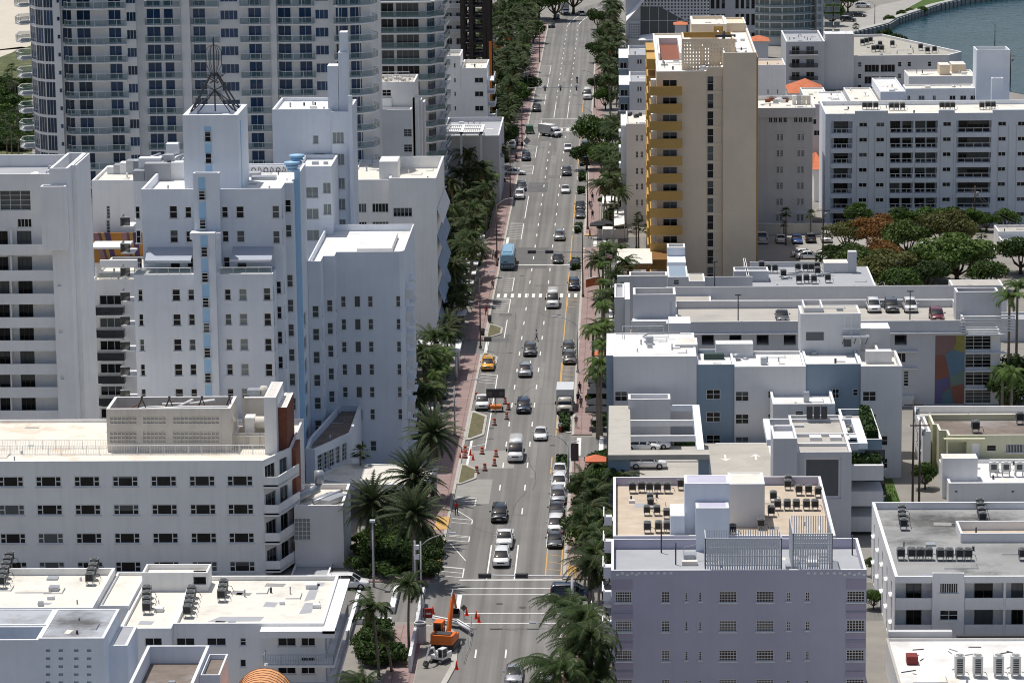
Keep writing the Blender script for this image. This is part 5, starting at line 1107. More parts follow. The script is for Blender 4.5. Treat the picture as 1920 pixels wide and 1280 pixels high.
for a_, c_, yt_, yb_, dd, m_ in ((1615, 1669, 616, 605, 14, R_WHITE), (1254, 1295, 606, 593, 20, R_WHITE), (1266, 1308, 646, 633, 6, R_CREAM)):
    r0, r1, _, ry, rz = front(a_, c_, yt_, D7+dd, yb_); B.vol((r0, r1, D7+dd, ry), zq-1, rz, LGRY if m_ != R_CREAM else GRY, m_, ph=.02)
s = MB(); p = gp(1218, 645, z-.1); s.box(p.x-.5, p.x+.5, p.y-.4, p.y+.4, z-.1, z+.9, GBAR); s.tube([(p.x-.3, p.y, z+.6), (p.x-.8, p.y+2, z+.5), (p.x-.2, p.y+3, z+.7), (p.x+4, p.y+3.4, z+.7)], .14, GBAR, 6)
rail(s, (x0+1.2, D7+12), (x0+1.2, y1-.5), z-.1, 1.1, GBAR); rail(s, (x0+1.2, y1-.5), (x1-4, y1-.5), z-.1, 1.1, GBAR)
p = gp(1340, 675, zq-.4); s.box(p.x-1.4, p.x+1.2, p.y-.5, p.y+.5, zq-.4, zq+.5, mat('dark_green_metal', (.05, .08, .07), .5, .1, 2)); s.cyl(p.x+2.8, p.y, zq-.4, zq+.4, .55, GBAR, 14); s.box(p.x+.2, p.x+5, p.y+1.5, p.y+4, zq-.4, zq+1.4, LGRY); s.cyl(p.x+4, p.y+.5, zq-.4, zq-.2, .4, GBAR)
p = gp(1432, 683, zq-.4); s.box(p.x-.4, p.x+.4, p.y-.4, p.y+.4, zq-.4, zq+.5, GBAR); p = gp(1645, 680, zq-.8); s.box(p.x-1.5, p.x+1.8, p.y-.6, p.y+1, zq-.8, zq+.8, LGRY)
B.part('roof_plant', s); B.finish()

# R8 parking garage with roof deck and mural
D8 = 455.0
B = bld('parking_garage', 'long white parking garage with rooftop cars and a colourful wall mural', 'building', D8, 1600, 602)
x0, x1, _, _, z = front(1268, 1810, 602, D8, None, 1); zdeck = z-1.1; Z8 = zdeck
yk = gp(1500, 577, zdeck).y
v = B.vol((x0, x1, D8, yk), 0, z, GRY, R_CONC, ph=1.1, pt=.25); y2 = gp(1500, 536, z+1.7).y; zw2 = at(1500, 562, yk).z
xo = at(1336, 562, yk).x; B.vol((xo, x1+3, yk+.01, yk+.4), 0, zw2, GRY, CAP, ph=.02); B.vol((x0-1, xo-.01, yk+.41, yk+10), 0, zdeck, GRY, R_CONC, ph=.02); B.vol((xo, x1+3, yk+.42, yk+10), 0, zdeck-1.2, GRY, R_CONC, ph=.02)
B.vol((x0-1, x1+8, yk+10.01, yk+10.4), 0, at(1500, 537, yk+10).z, GRY, CAP, ph=.02)
s = MB(); s.box(x0, x1+4.5, D8-.5, D8-.01, at(1500, 627, D8-.5).z, at(1500, 625, D8-.5).z, CAP)
for px, py, w in ((1330, 0, 0),): pass
for px in (1327, 1379, 1430, 1481, 1689): p = at(px, 637, D8); opening(v, 'F', p.x, p.z-.75, 1.7, 1.45, 6)
for px in (1353, 1405, 1456, 1507): p = at(px, 637, D8); pass
for py in (670,): p = at(1690, py, D8); win(v, 'F', p.x, p.z-.75, 1.3, 1.4, 2, 1)
p = at(1700, 700, D8)
for py in (665, 697): q = at(1698, py-6, D8); s.box(q.x-1.2, q.x+1.6, D8-.5, D8-.01, q.z, q.z+.12, CAP)
q = at(1699, 712, D8); win(v, 'F', q.x, q.z-.9, .7, 2.2, 1, 5); B.vol((q.x-1.3, q.x+1.1, D8-.9, D8-.01), 0, at(1700, 741, D8).z, LGRY, LGRY, ph=.02)
# mural of large rounded patches
MUP = [mat('mural_'+n_, c_, .85, .12, .5, fine=.08) for n_, c_ in (('clay', (.24, .15, .14)), ('ochre', (.30, .27, .08)), ('brick', (.26, .11, .08)), ('blue', (.13, .21, .28)), ('violet', (.13, .12, .24)), ('green', (.16, .23, .19)), ('teal', (.11, .19, .22)))]
m0, m1, mt, mb_ = at(1753, 700, D8).x, at(1808, 700, D8).x, at(1780, 629, D8).z, at(1780, 757, D8).z; mw, mh = m1-m0, mt-mb_
def MP(pts, m, lay): f_.mesh([(m0+a*mw, D8-.012-.004*lay, mt-c*mh) for a, c in pts], [tuple(range(len(pts)))], m)
f_ = MB()
MP([(0, 0), (0, 1), (1, 1), (1, 0)], MUP[2], 0); MP([(0, 0), (0, .28), (.35, .28), (.6, .2), (.68, .1), (.68, 0)], MUP[0], 1); MP([(.7, 0), (.7, .1), (.6, .2), (.4, .27), (.68, .25), (1, .24), (1, 0)], MUP[1], 1)
MP([(.33, .28), (.62, .2), (1, .26), (1, .5), (.52, .62)], MUP[3], 2); MP([(1, .5), (.52, .62), (.55, .75), (1, .7)], MUP[5], 3); MP([(0, .66), (.45, .6), (.55, .72), (.3, .82), (.2, 1), (0, 1)], MUP[4], 3); MP([(.2, 1), (.28, .85), (.55, .75), (.66, 1)], MUP[6], 4)
B.part('mural', f_, 'mural of rounded patches in clay red, ochre, blue and violet')
# glazed stair and tower at right
g0, g1 = at(1810, 640, D8).x, at(1876, 640, D8).x
vg = B.vol((g0+.01, g1, D8+.3, D8+14), 0, at(1840, 622, D8).z, WH2, R_LGREY, ph=.03)
for k in range(4): p = at(1834, 642+33.5*k, D8+.3); win(vg, 'F', p.x, p.z-1.05, 3.6, 2.1, 3, 4, WFR, GL, d=.3, sill=False); s.box(g0, g1+.8, D8-.9, D8+.29, p.z+1.15, p.z+1.3, CAP)
t0, t1, _, ty_, tz = front(1793, 1873, 547, D8+5, 540); vt = B.vol((t0, t1, D8+5, ty_+.5), zdeck-.5, tz, GRY, R_DARK, ph=1.2, pt=.3)
for k in range(6): p = at(1845, 595+5.2*k, D8-.3); s.box(p.x-3.2, p.x+4.3, D8-.5, D8-.1, p.z, p.z+.18, CAP)
# left tower
l0, l1, _, ly, lz = front(1187, 1267, 552, D8+6, 540); vl8 = B.vol((l0, l1, D8+6, ly+.5), 0, lz, GRY, R_STREAK, ph=1.0, pt=.35); vls = B.vol((l0-.1, l1+.1, D8+2, D8+5.98), 0, at(1225, 600, D8+2).z-.5, GRY, GRY, ph=.02)
for k in range(5): p = at(1215, 601+5.5*k, D8+1.5); s.box(l0-.3, at(1249, 600, D8+1).x, D8+.9, D8+1.3, p.z-.3, p.z, LGRY)
p = at(1258, 585, D8+6); opening(vl8, 'F', p.x, p.z-1.3, .35, 2.7, .15)
B.part('louvre', s); B.finish()
B = bld('service_block', 'narrow grey service block with pale flank beside the white blocks of a wall', 'building', 470, 1165, 557)
x0, x1, _, y1, z = front(1152, 1181, 557, 470, 532); B.vol((x0, at(1171, 557, 470).x, 470, y1), 0, z, LGRY, R_LGREY, ph=.4); B.vol((at(1171, 557, 470).x+.01, x1, 469.5, 483), 0, z-.2, WH, WH, ph=.02); B.finish()
# wall of white blocks beside the driveway
t = thing('block_wall', 'row of bright white square blocks along the hotel driveway', 'wall', (gp(1149, 600, 0).x, 500, 0)); s = MB(); a_, c_ = gp(1147, 612, 0), gp(1150, 545, 0)
for i in range(15): f__ = i/14; y_ = a_.y+(c_.y-a_.y)*f__; x_ = a_.x+(c_.x-a_.x)*f__; s.box(x_-.45, x_+.5, y_-.9, y_+random.uniform(.3, .9), 0, random.uniform(.8, 1.5), WH)
s.build('block', t)

# R9 low buildings between garage and tower, valet canopy, parking clutter
D9b = 535.0
B = bld('valet_canopy', 'cream roofed valet canopy with dark brown signboard', 'canopy', D9b, 1200, 497)
x0, x1, _, y1, z = front(1157, 1223, 495, D9b, 467)
BRN = stucco('brown_fascia', (.22, .11, .035), .02)
s = MB(); s.box(x0, x1, D9b, y1, z-.9, z, BRN); s.box(x0-.03, x1+.03, D9b-.03, y1+.03, z+.002, z+.1, R_CREAM); s.box(x1+.05, x1+4, D9b+3, y1-1, z-.8, z+.2, BRN); B.part('canopy_roof', s)
s = MB(); s.box(x0+1.6, x0+2.2, D9b+.6, D9b+1.2, 0, z-.9, BRICK); s.box(x1-1, x1-.4, D9b+.6, D9b+1.2, 0, z-.9, BRICK); s.box(x0+1.6, x0+2.2, y1-1.4, y1-.8, 0, z-.9, BRICK); B.part('column', s)
def text(name, body, size, loc, m, parent, rz=0, ext=.02):
    cu = bpy.data.curves.new(name, 'FONT'); cu.body = body; cu.size = size; cu.extrude = ext; cu.align_x = 'CENTER'; cu.align_y = 'CENTER'; o = bpy.data.objects.new(name, cu); COL.objects.link(o)
    dg = bpy.context.evaluated_depsgraph_get(); me = bpy.data.meshes.new_from_object(o.evaluated_get(dg)); bpy.data.objects.remove(o); me.materials.append(m)
    q = bpy.data.objects.new(name, me); COL.objects.link(q); q.rotation_euler = (math.pi/2, 0, rz); po = parent['_o']; q.location = (loc[0]-po[0], loc[1]-po[1], loc[2]-po[2]); q.parent = parent; return q
text('lettering', 'TAU RESIDENCES MIA', .52, ((x0+x1)/2-.1, D9b-.05, z-.45), mat('gold_letters', (.42, .26, .14), .5, 0), B.root); B.finish()
B = bld('sign_pylon_building', 'pale blue cube and low parapets in front of the tan tower', 'building', 525, 1255, 490)
x0, x1, _, y1, z = front(1252, 1286, 492, 524, 458); v = B.vol((x0, x1, 524, 530), 0, z, BLW, BLW, ph=.05); B.vol((x0, x1, 530.01, 534), 0, z+1.4, BLW, R_STREAK, ph=.4); p = at(1269, 505, 524); win(v, 'F', p.x, p.z-.6, 1.0, 1.1, 2, 3)
p0 = at(1180, 520, 512); l0, l1, _, ly, lz = front(1180, 1251, 517, 512, 509); B.vol((l0, l1, 512, ly), 0, lz, GRY, R_STREAK, ph=.5); B.vol((at(1157, 519, 514).x, l0-.01, 514, 515), 0, at(1170, 518, 514).z, GRY, CAP, ph=.02)
q0, q1 = at(1252, 520, 514).x, at(1290, 520, 514).x; vv = B.vol((q0, q1, 514, 523.9), 0, at(1270, 519, 514).z, LGRY, SLATE, ph=.02); p = at(1268, 529, 514); win(vv, 'F', p.x, p.z-.4, .9, .8, 1, 2)
r0, r1 = at(1290, 525, 514).x, at(1322, 525, 514).x; B.vol((r0+.01, r1, 514, 521), 0, at(1305, 527, 514).z, LGRY, R_STREAK, ph=.1)
w0, w1 = at(1322, 520, 516).x, at(1412, 520, 516).x; B.vol((w0, w1, 518, 518.4), 0, at(1360, 519, 518).z, GRY, CAP, ph=.02)
s = MB()
for yy, zz in ((1, 2), (2.6, 1.2), (4.4, 2.6)): s.box(at(1226, 480, 528).x+yy, at(1226, 480, 528).x+yy+.3, 526, 532, 2+zz, 2.4+zz, WH); s.box(at(1226, 480, 528).x, x0, 526+yy, 526.3+yy, 3+zz*.5, 3.3+zz*.5, WH)
B.part('pergola', s); B.finish()
B = bld('clutter_roof_building', 'low grey building whose roof is crowded with condensers and ducts', 'building', 545, 1500, 492)
z = 5.0; pr = at(1418, 518, 522); x0, x1 = gp(1404, 530, z).x, gp(1640, 530, z).x; y0 = 505.0; y1 = gp(1500, 500, z).y
v = B.vol((x0, x1, y0, y1), 0, z, GRY, R_LGREY, ph=.05); yw = y1
B.vol((gp(1404, 490, z).x, gp(1532, 490, z).x, yw+.01, yw+.4), 0, at(1480, 491, yw).z, GRY, CAP, ph=.02); B.vol((x0-.4, x0-.01, y0+14, yw), 0, z+1.5, GRY, CAP, ph=.02)
r0, r1, _, ry, rz = front(1545, 1590, 493, yw-6, 486); B.vol((r0, r1, yw-6, ry), 0, rz, LGRY, R_RUST, ph=.02); B.vol((r1+.01, r1+1.4, yw-6, yw-4.6), 0, at(1595, 472, yw-6).z, GRY, CAP, ph=.02); b0 = gp(1411, 528, z); B.vol((b0.x-3, b0.x+2.6, b0.y, b0.y+4), z-.1, z+1.7, GRY, R_LGREY, ph=.3)
s = MB()
for i in range(9): a_ = gp(random.uniform(1480, 1560), random.uniform(512, 530), z); s.tube([a_+Vector((0, 0, .3)), a_+Vector((random.uniform(-3, 3), random.uniform(-2, 2), .5))], .14, GBAR, 6)
B.part('duct', s); B.finish(); ZCL = z-.05

# R10 tan tower with mustard balconies
DT = 548.0
B = bld('tan_tower', 'tall tan tower with mustard balconies and one strip of dark stair windows', 'building', DT, 1330, 300)
x0, xm0, _, _, zl_ = front(1231, 1324.5, 134, DT, None, 1); xm1 = at(1356, 110, DT).x; x1 = at(1418.5, 110, DT).x; zr_ = at(1390, 99, DT).z; yb = gp(1330, 62, zl_).y
v = B.vol((x0, xm0, DT, yb), 0, zl_, CREAM, R_WHITE, ph=.3, pt=.3); vm = B.vol((xm0+.01, xm1-.01, DT+.5, yb), 0, zl_+.6, CREAM, R_WHITE, ph=.3); vr = B.vol((xm1, x1, DT, yb-2), 0, zr_, CREAM, R_WHITE, ph=.8, pt=.3)
s = MB(); s.box(x1+.01, x1+.3, DT+.3, yb-2, 0, zr_-.8, MUST); FHT = 2.92; pz = at(1250, 162, DT-1.5).z
wz = at(1340, 142, DT+.5).z
for k in range(14):
    zt = pz-FHT*k+.0                       # top of a balcony parapet
    if zt < 1: break
    s.box(at(1220, 170, DT-1.5).x, at(1279, 170, DT-1.5).x, DT-1.6, DT-1.45, zt-1.55, zt, MUST); s.box(at(1220, 170, DT-1.5).x, at(1279, 170, DT-1.5).x, DT-1.45, DT-.02, zt-1.55, zt-1.35, MUST); s.box(at(1220, 170, DT-1.5).x-.15, at(1220, 170, DT-1.5).x, DT-1.6, DT+6, zt-1.55, zt, MUST)
    p = at(1256, 200, DT); win(v, 'F', p.x, zt-1.3, 2.4, 2.2, 2, 1, WFR, GL, d=.1, sill=False)
    if k < 13: s.box(x0-1.5, x0-.02, DT+16, DT+26, zt+.9, zt+2.6, MUST); s.box(x0-1.5, x0-.02, DT+30, DT+42, zt+.9, zt+2.6, MUST); s.box(x0-.9, x0-.02, DT+7, DT+9, zt-1.4, zt+.1, CAP)
    zz = wz-FHT*k; xw = at(1332, 160, DT+.5).x; xg = at(1348, 160, DT+.5).x
    if zz > 2: win(vm, 'F', xw, zz-2.6, 1.15, 2.55, 1, 2, WFR, GL, d=.2, sill=False); win(vm, 'F', xg, zz-2.6, 1.35, 2.55, 5, 1, CREAM, CREAM, d=.12, sill=False, name='grille')
B.part('balcony', s)
q0, q1, _, qy, qz = front(1295, 1360, 37, DT+44, 30); vq = B.vol((q0, q1, DT+36, qy), zl_-.3, qz, CREAM, R_CREAM, ph=.5, pt=.4); B.vol((q1+.01, at(1397, 40, DT+44).x, DT+40, qy), zl_-.3, qz-.3, CREAM, CREAM, ph=.3); p = at(1347, 60, DT+36); win(vq, 'F', p.x, p.z-1, 1.6, 2, 1, 1, MUST, MUST, sill=False, name='door')
zr2 = zl_-.3; l0, l1 = at(1280, 110, DT+4).x, at(1377, 110, DT+4).x; s = MB(); zt = zr2+5.2
for i in range(18): xx = l0+(l1-l0)*i/17; s.box(xx-.17, xx+.17, DT+4, DT+4.3, zr2, zt, CREAM)
for i in range(9): zz = zr2+.1+(zt-zr2-.4)*i/8; s.box(l0, l1, DT+4.02, DT+4.28, zz, zz+.3, CREAM)
s.box(l0, l1, DT+3.96, DT+4.34, zt-.5, zt, CREAM); s.box(l0, l1, DT+15, DT+15.3, zt-.9, zt, MUST)
for xx in (l0, l1-.3):
    s.box(xx, xx+.3, DT+4.35, DT+15, zt-.5, zt, CREAM)
    for i in range(10): s.box(xx+.03, xx+.27, DT+4.6+i*1.1, DT+4.9+i*1.1, zr2, zt-.5, CREAM)
    for i in range(8): zz = zr2+.1+(zt-zr2-.4)*i/8; s.box(xx+.05, xx+.25, DT+4.35, DT+15, zz, zz+.3, CREAM)
B.part('lattice_screen', s)
c0, c1 = gp(1238, 113, zl_-.3), gp(1272, 84, zl_-.3); s = MB(); s.box(c0.x, c1.x-.2, c0.y, c1.y, zr2+.01, zr2+.05, BRICK); s.box(c0.x-.3, c0.x, c0.y-.3, c1.y+.3, zr2, zr2+1.2, WH); s.box(c0.x, c1.x, c1.y, c1.y+.3, zr2, zr2+1.2, WH); s.box(c1.x-.2, c1.x+.1, c0.y, c1.y, zr2, zr2+1.2, WH); B.part('terrace', s)
s = MB(); s.box(x0+9, x0+13, DT+8, DT+12, zr2, zr2+4.2, GBAR); s.box(l0+3, l1-5, DT+7, DT+11, zr2, zr2+3.6, CREAM); s.cyl(l0+7, DT+9, zr2+3.6, zr2+6, .25, DBAR); s.box(l0+5.6, l0+9, DT+8.7, DT+9.3, zr2+5, zr2+5.4, DBAR)
for i in range(4): s.tube([(l1+.8+i*.4, DT+8+6*i, zr2+.8), (l1+1+i*.4, DT+30, zr2+.9)], .14, GBAR, 5)
s.cyl(l1-1.2, DT+2.4, zr2+.2, zr2+1.5, .6, GBAR, 14); s.cyl(l1-5, DT+2.6, zr2+.2, zr2+.9, .8, GBAR, 14); B.part('roof_plant', s); B.finish()

# white buildings flanking the tan tower
B = bld('slim_white_hotel', 'slim white hotel with six paired windows left of the tan tower', 'building', 614, 1195, 232)
x0, x1, _, y1, z = front(1174, 1240, 232, 614, 208); v = B.vol((x0, x1, 614, y1), 0, z, PINKG, R_CREAM, ph=.7); B.vol((x0-1, x0-.01, 616, y1), 0, z-.6, WH, R_WHITE, ph=.1)
fgrid(v, 614, (1194.3, 1203.3), 300, (259, 290, 321, 350, 380, 410), 1199, 5.5, 12, nx=2, ny=2); s = MB()
for k in range(6): s.box(x0-1.4, x0-1.02, 618+0, 622, z-3-3*k, z-2.0-3*k, BLW)
B.part('ledge', s); s = MB()
for i in range(7): p = gp(random.uniform(1178, 1212), random.uniform(212, 226), z-.7); s.cyl(p.x, p.y, z-.7, z-.1, .35, DBAR, 8)
B.part('roof_plant', s); B.finish()
for nm, lb, D_, a_, c_, yt_, yb_, py in (('grey_white_block', 'grey walled white block with a red parasol below it', 690, 1180, 1235, 153, 134, (167, 189)), ('small_grey_block', 'small grey block, farthest one left of the tan tower', 752, 1178, 1235, 103, 85, (116,))):
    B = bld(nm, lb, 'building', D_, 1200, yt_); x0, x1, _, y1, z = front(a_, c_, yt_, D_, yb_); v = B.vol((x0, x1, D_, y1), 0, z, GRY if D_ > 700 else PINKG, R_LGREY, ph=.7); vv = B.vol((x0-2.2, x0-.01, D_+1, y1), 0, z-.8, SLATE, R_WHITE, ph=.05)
    fgrid(v, D_, (1196.5, 1201.5), py[0], py, 1199, 4, 9, nx=1, ny=1); s = MB()
    for k in range(5): s.box(x0-2.3, x0-.02, D_+.7, D_+.98, z-3.4-3*k, z-3.2-3*k, WH); win(vv, 'F', x0-1.1, z-3.2-3*k, 1.6, 1.4, 2, 1)
    B.part('ledge', s); B.finish()
B = bld('twin_window_hotel', 'pinkish white hotel with two columns of shuttered windows right of the tan tower', 'building', 606, 1470, 215)
x0, x1, _, y1, z = front(1405, 1524, 202, 606, 180); v = B.vol((x0, x1, 606, y1), 0, z-1.8, PINKG, R_CREAM, ph=.05); v2 = B.vol((x0, x1+.5, 605.6, y1), z-1.79, z, PINKG, R_CREAM, ph=.8, pt=.4)
rw = (257.6, 288, 318.5, 348.7, 379, 409); fgrid(v, 606, (1458.3, 1465.3, 1497.3, 1504.6), 300, rw, 1480, 5.5, 12, nx=2, ny=3); fgrid(v, 606, (1445, 1454, 1463, 1472, 1492, 1501, 1510, 1519), 225, (225,), 1480, 7, 10, nx=2, ny=1)
s = MB()
for k in range(6): p = at(1462, rw[k]-9, 606); q = at(1501, rw[k]-9, 606); s.box(p.x-.9, p.x+.9, 605.8, 605.98, p.z, p.z+.12, WH); s.box(q.x-.9, q.x+.9, 605.8, 605.98, q.z, q.z+.12, WH)
B.part('ledge', s); s = MB()
for i in range(4): p = gp(1489+i*9, 196, z-.8); s.box(p.x-.35, p.x+.35, p.y-.5, p.y+.5, z-.8, z+.9, random.choice((R_CREAM, GBAR, WH2)))
for i in range(10): p = gp(random.uniform(1432, 1475), random.uniform(186, 194), z-.8); s.box(p.x-.5, p.x+.5, p.y-.3, p.y+.3, z-.8, z-.2, random.choice((DBAR, GBAR, WH, BRICK)))
B.part('roof_plant', s); B.finish()
B = bld('rear_white_block', 'plain white block standing behind the hotel with shuttered windows', 'building', 672, 1445, 122)
x0, x1, _, y1, z = front(1405, 1473, 122, 672, 113); v = B.vol((x0, x1, 672, y1+3), 0, z, WH2, R_TAN, ph=.4); fgrid(v, 672, (1440, 1458), 172, (172,), 1450, 3, 8, nx=1); B.finish()

# R14 big white block with loggia bays
DG = 612.0
B = bld('white_apartment_block', 'wide white apartment block with bays of shadowed loggias above the hedge', 'building', DG, 1740, 212)
x0, x1, _, y1, z = front(1548, 2030, 212, DG, 192); v = B.vol((x0, x1, DG, y1+3), 0, z, BLW, R_CREAM, ph=.8, pt=.35)
rw = [234+28.25*k for k in range(7)]; s = MB()
for a_, c_ in ((1557, 1598), (1668, 1712), (1715, 1757.5), (1792, 1858), (1935, 1985)):
    X0, X1 = at(a_, 300, DG).x, at(c_, 300, DG).x
    for k, py in enumerate(rw):
        zc = at(1700, py, DG).z
        if zc < .6: continue
        opening(v, 'F', (X0+X1)/2, zc-1.55, X1-X0, 2.25, 1.6); s.box(X0+.05, X1-.05, DG-.12, DG-.01, zc-2.4, zc-1.55, BLW); s.box(X0+.05, X1-.05, DG-.1, DG-.02, zc-.75, zc-.65, CAP)
        for i in range(5): xx = X0+.1+(X1-X0-.2)*i/4; s.box(xx-.04, xx+.04, DG-.08, DG-.03, zc-1.5, zc-.75, CAP)
        wn = [((X0+X1)/2, 2.6, 3)] if a_ == 1557 else ([(X0+1.1, 1.8, 2), (X1-1.1, 1.6, 2)] if c_-a_ < 50 else [(X0+1.4, 1.6, 2), (X1-2.3, 4.0, 4)])
        for xc, w, nx in wn: win(v, 'F', xc, zc-1.5, w, 2.1, nx, 1, DFR, GL, d=1.55, cut=False, sill=False)
for a_, c_ in ((1603, 1665), (1760, 1790), (1861, 1932)): s.box(at(a_, 212, DG).x, at(c_, 212, DG).x, DG-.15, DG+.4, z+.003, z+.55, BLW)
fgrid(v, DG, (1618, 1650, 1775, 1878, 1915), 290, rw, 1640, 15, 8, nx=2, ny=1)
for a_, c_ in ((1606, 1628), (1640, 1662), (1763, 1788), (1871, 1890), (1905, 1925)):
    for px in (a_, c_): p = at(px, 300, DG).x; s.box(p-.06, p+.06, DG-.05, DG-.003, 1, z-2.3, GRY)
B.part('balcony', s)
def blk(a_, c_, yt_, D_, yb_, m=BLW, r=R_WHITE, ph=.3, z0=None):
    q0, q1, _, qy, qz = front(a_, c_, yt_, D_, yb_); return B.vol((q0, q1, D_, qy), z-1 if z0 is None else z0, qz, m, r, ph=ph, pt=.25)
ZG = z-.8
blk(1546, 1595, 202, y1+1, 172, m=WH); b1 = blk(1651, 1698, 172, 640, 146); blk(1698.3, 1830, 166, 642, 158, m=WH, r=R_CREAM, z0=0); vv = B.vols[-1]
for px in (1704, 1728, 1752, 1786, 1806, 1825): p = at(px, 184, 642); win(vv, 'F', p.x, p.z-.4, .6 if px in (1704, 1752) else 1.2, .9, 2, 1)
blk(1704, 1830, 143, 668, 131, m=WH2, r=R_CREAM, z0=0); blk(1831.5, 1894, 94, 640, 87, m=BLW, r=R_STREAK, ph=.8, z0=0); blk(1860, 1881, 147, 636, 145, m=BLW); B.vols[-1]
blk(1762, 1781, 122, 672, 117, m=CREAM, r=R_CREAM, ph=.02); blk(1785, 1811, 121, 676, 115, m=CREAM, r=R_CREAM, ph=.02); blk(1514, 1560, 196, 660, 164, m=GRY, r=R_CREAM, z0=0)
for p in ((1525, 229), (1532, 250)): q = at(*p, 660); win(B.vols[-1], 'F', q.x, q.z-.5, 1.3, 1.1, 2, 1)
blk(1598, 1650, 194, 640, 164, m=WH, r=R_CREAM, z0=0)
B.finish()
# R15 grey roofed building by the bay
B = bld('bayside_block', 'grey apartment block with slanting roof edge near the bay', 'building', 825, 1680, 104)
x0, x1, _, y1, z = front(1582, 1779, 104, 825, None, 1); pts = [(x0, 825), (x1, 825)]
for px, py in ((1803, 97), (1655, 64), (1575, 66)): g_ = gp(px, py, z); pts.append((g_.x, g_.y))
v = B.vol(pts, 0, z, PINKG, mat('grey_gravel_roof', (.40, .38, .33), .9, .12, .4, fine=.08), ph=.6, pt=.5); fgrid(v, 825, (1596, 1612, 1687, 1705, 1743), 121, (121, 143, 164), 1650, 7, 9, e=0, nx=1); fgrid(v, 825, (1635, 1665), 125, (129, 151), 1650, 27, 14, e=0, nx=4, ny=1, d=1)
B.vol((at(1547, 90, 822).x, at(1601, 90, 822).x, 822, 829), 0, at(1570, 64, 822).z, PINKG, LGRY, ph=.05)
v2 = B.vol((at(1474, 78, 820).x, at(1547, 78, 820).x-.02, 820, gp(1510, 57, at(1510, 78, 820).z).y), 0, at(1510, 78, 820).z, GRY, R_LGREY, ph=.8, pt=.4)
s = MB()
for k, py in enumerate((96, 120, 144)):
    for px in (1492, 1519): p = at(px, py, 820); win(v2, 'F', p.x, p.z-1, 2, 2.2, 2, 1)
    p = at(1507, py+7, 818.5); s.box(p.x-3.6, p.x+3.6, 818.6, 819.98, p.z-.3, p.z-.1, GRY); rail(s, (p.x-3.5, 818.7), (p.x+3.5, 818.7), p.z-.1, 1.1, DBAR, RGB, 1.4)
B.part('balcony', s); B.finish(); ZBY = z-.6
# terracotta roofs
TERR = mat('terracotta_tiles', (.55, .17, .08), .85, .2, 1.5, .2, fine=.15)
def hip(nm, lb, px0, px1, pyt, pye, D, wallm=GRY, dep=None, parent=None):
    a_, c_ = at(px0, pye, D), at(px1, pye, D); zt = at((px0+px1)/2, pyt, D+(dep or 8)/2).z; y1 = D+(dep or 8); t = thing(nm, lb, 'house', (a_.x, D, 0)); s = MB(); s.box(a_.x+.4, c_.x-.4, D+.4, y1-.4, 0, a_.z, wallm); s.build('wall', t)
    s = MB(); xm = (a_.x+c_.x)/2; ym = (D+y1)/2; h_ = min(c_.x-a_.x, y1-D)/2; ra, rb = (xm-(c_.x-a_.x)/2+h_, xm+(c_.x-a_.x)/2-h_)
    vs_ = [(a_.x, D, a_.z), (c_.x, D, a_.z), (c_.x, y1, a_.z), (a_.x, y1, a_.z), (ra, ym, zt), (rb+.01, ym, zt)]; s.mesh(vs_, [(0, 1, 5, 4), (1, 2, 5), (2, 3, 4, 5), (3, 0, 4), (3, 2, 1, 0)], TERR); s.build('roof', t)
hip('tiled_roof_house', 'small house with bright terracotta hip roof right of the tan tower', 1478, 1548, 147, 175, 690, WH2, 14); hip('tiled_turret', 'little pink tiled turret left of the tan rooftop block', 1263, 1290, 40, 47, 800, GRY, 6)
hip('tiled_pavilion', 'grey pavilion with low terracotta roof right of the tan rooftop block', 1404, 1444, 66, 78, 760, GRY, 8); hip('tiled_annex', 'narrow terracotta roofed annex beside the alley left of the wide white block', 1523, 1547, 285, 318, 640, WH2, 20)
# R17 perforated cultural hall, dark glass gable; R16 glass tower
B = bld('perforated_hall', 'white perforated hall with dark glass gable at the top of the picture', 'building', 860, 1300, 40)
D = 860; x0, x1 = at(1173, 40, D).x, at(1328, 40, D).x; zt = 34
v = B.vol((x0, x1, D, D+26), 0, zt, GRY, R_WHITE); zc = at(1250, 45, D).z
s = MB()
for i in range(21):
    for j in range(15):
        px, py = 1204+6.2*i, -4+6.0*j
        if py > 16 and (1200 < px < 1240+ (py-14)*2.2 and px < 1290) and py < 50 and px > 1196 and not (px > 1240 and px > 1238+(py-14)*2): continue
        if py > 44 and px > 1203: continue
        p = at(px, py, D); s.box(p.x-.22, p.x+.22, D-.02, D+.0-.003, p.z-.22, p.z+.22, DBAR)
for i in range(5):
    for j in range(6): p = at(1180+4.4*i, 46+5*j, D-1.0); s.box(p.x-.16, p.x+.16, D-1.03, D-1.003, p.z-.16, p.z+.16, DBAR)
B.part('perforation', s)
B.vol((at(1173, 60, D-1).x, at(1200, 60, D-1).x, D-1, D-.02), 0, at(1190, 40, D-1).z, GRY, CAP, ph=.02)
s = MB(); G = lambda a, c, dd=0: (at(a, c, D-.06-dd).x, D-.06-dd, at(a, c, D-.06-dd).z)
s.mesh([G(1201, 13), G(1237, 13), G(1290, 42), G(1290, 66), G(1201, 66)], [(4, 3, 2, 1, 0)], GL)
for a_ in (1218, 1235, 1252, 1270): p = at(a_, 40, D); s.box(p.x-.08, p.x+.08, D-.14, D-.07, 0, at(a_, 14+max(0, a_-1237)*.55, D).z, GBAR)
s.box(G(1201, 40)[0], G(1288, 40)[0], D-.15, D-.08, G(1201, 40)[2], G(1201, 40)[2]+.2, GBAR); B.part('glass_gable', s)
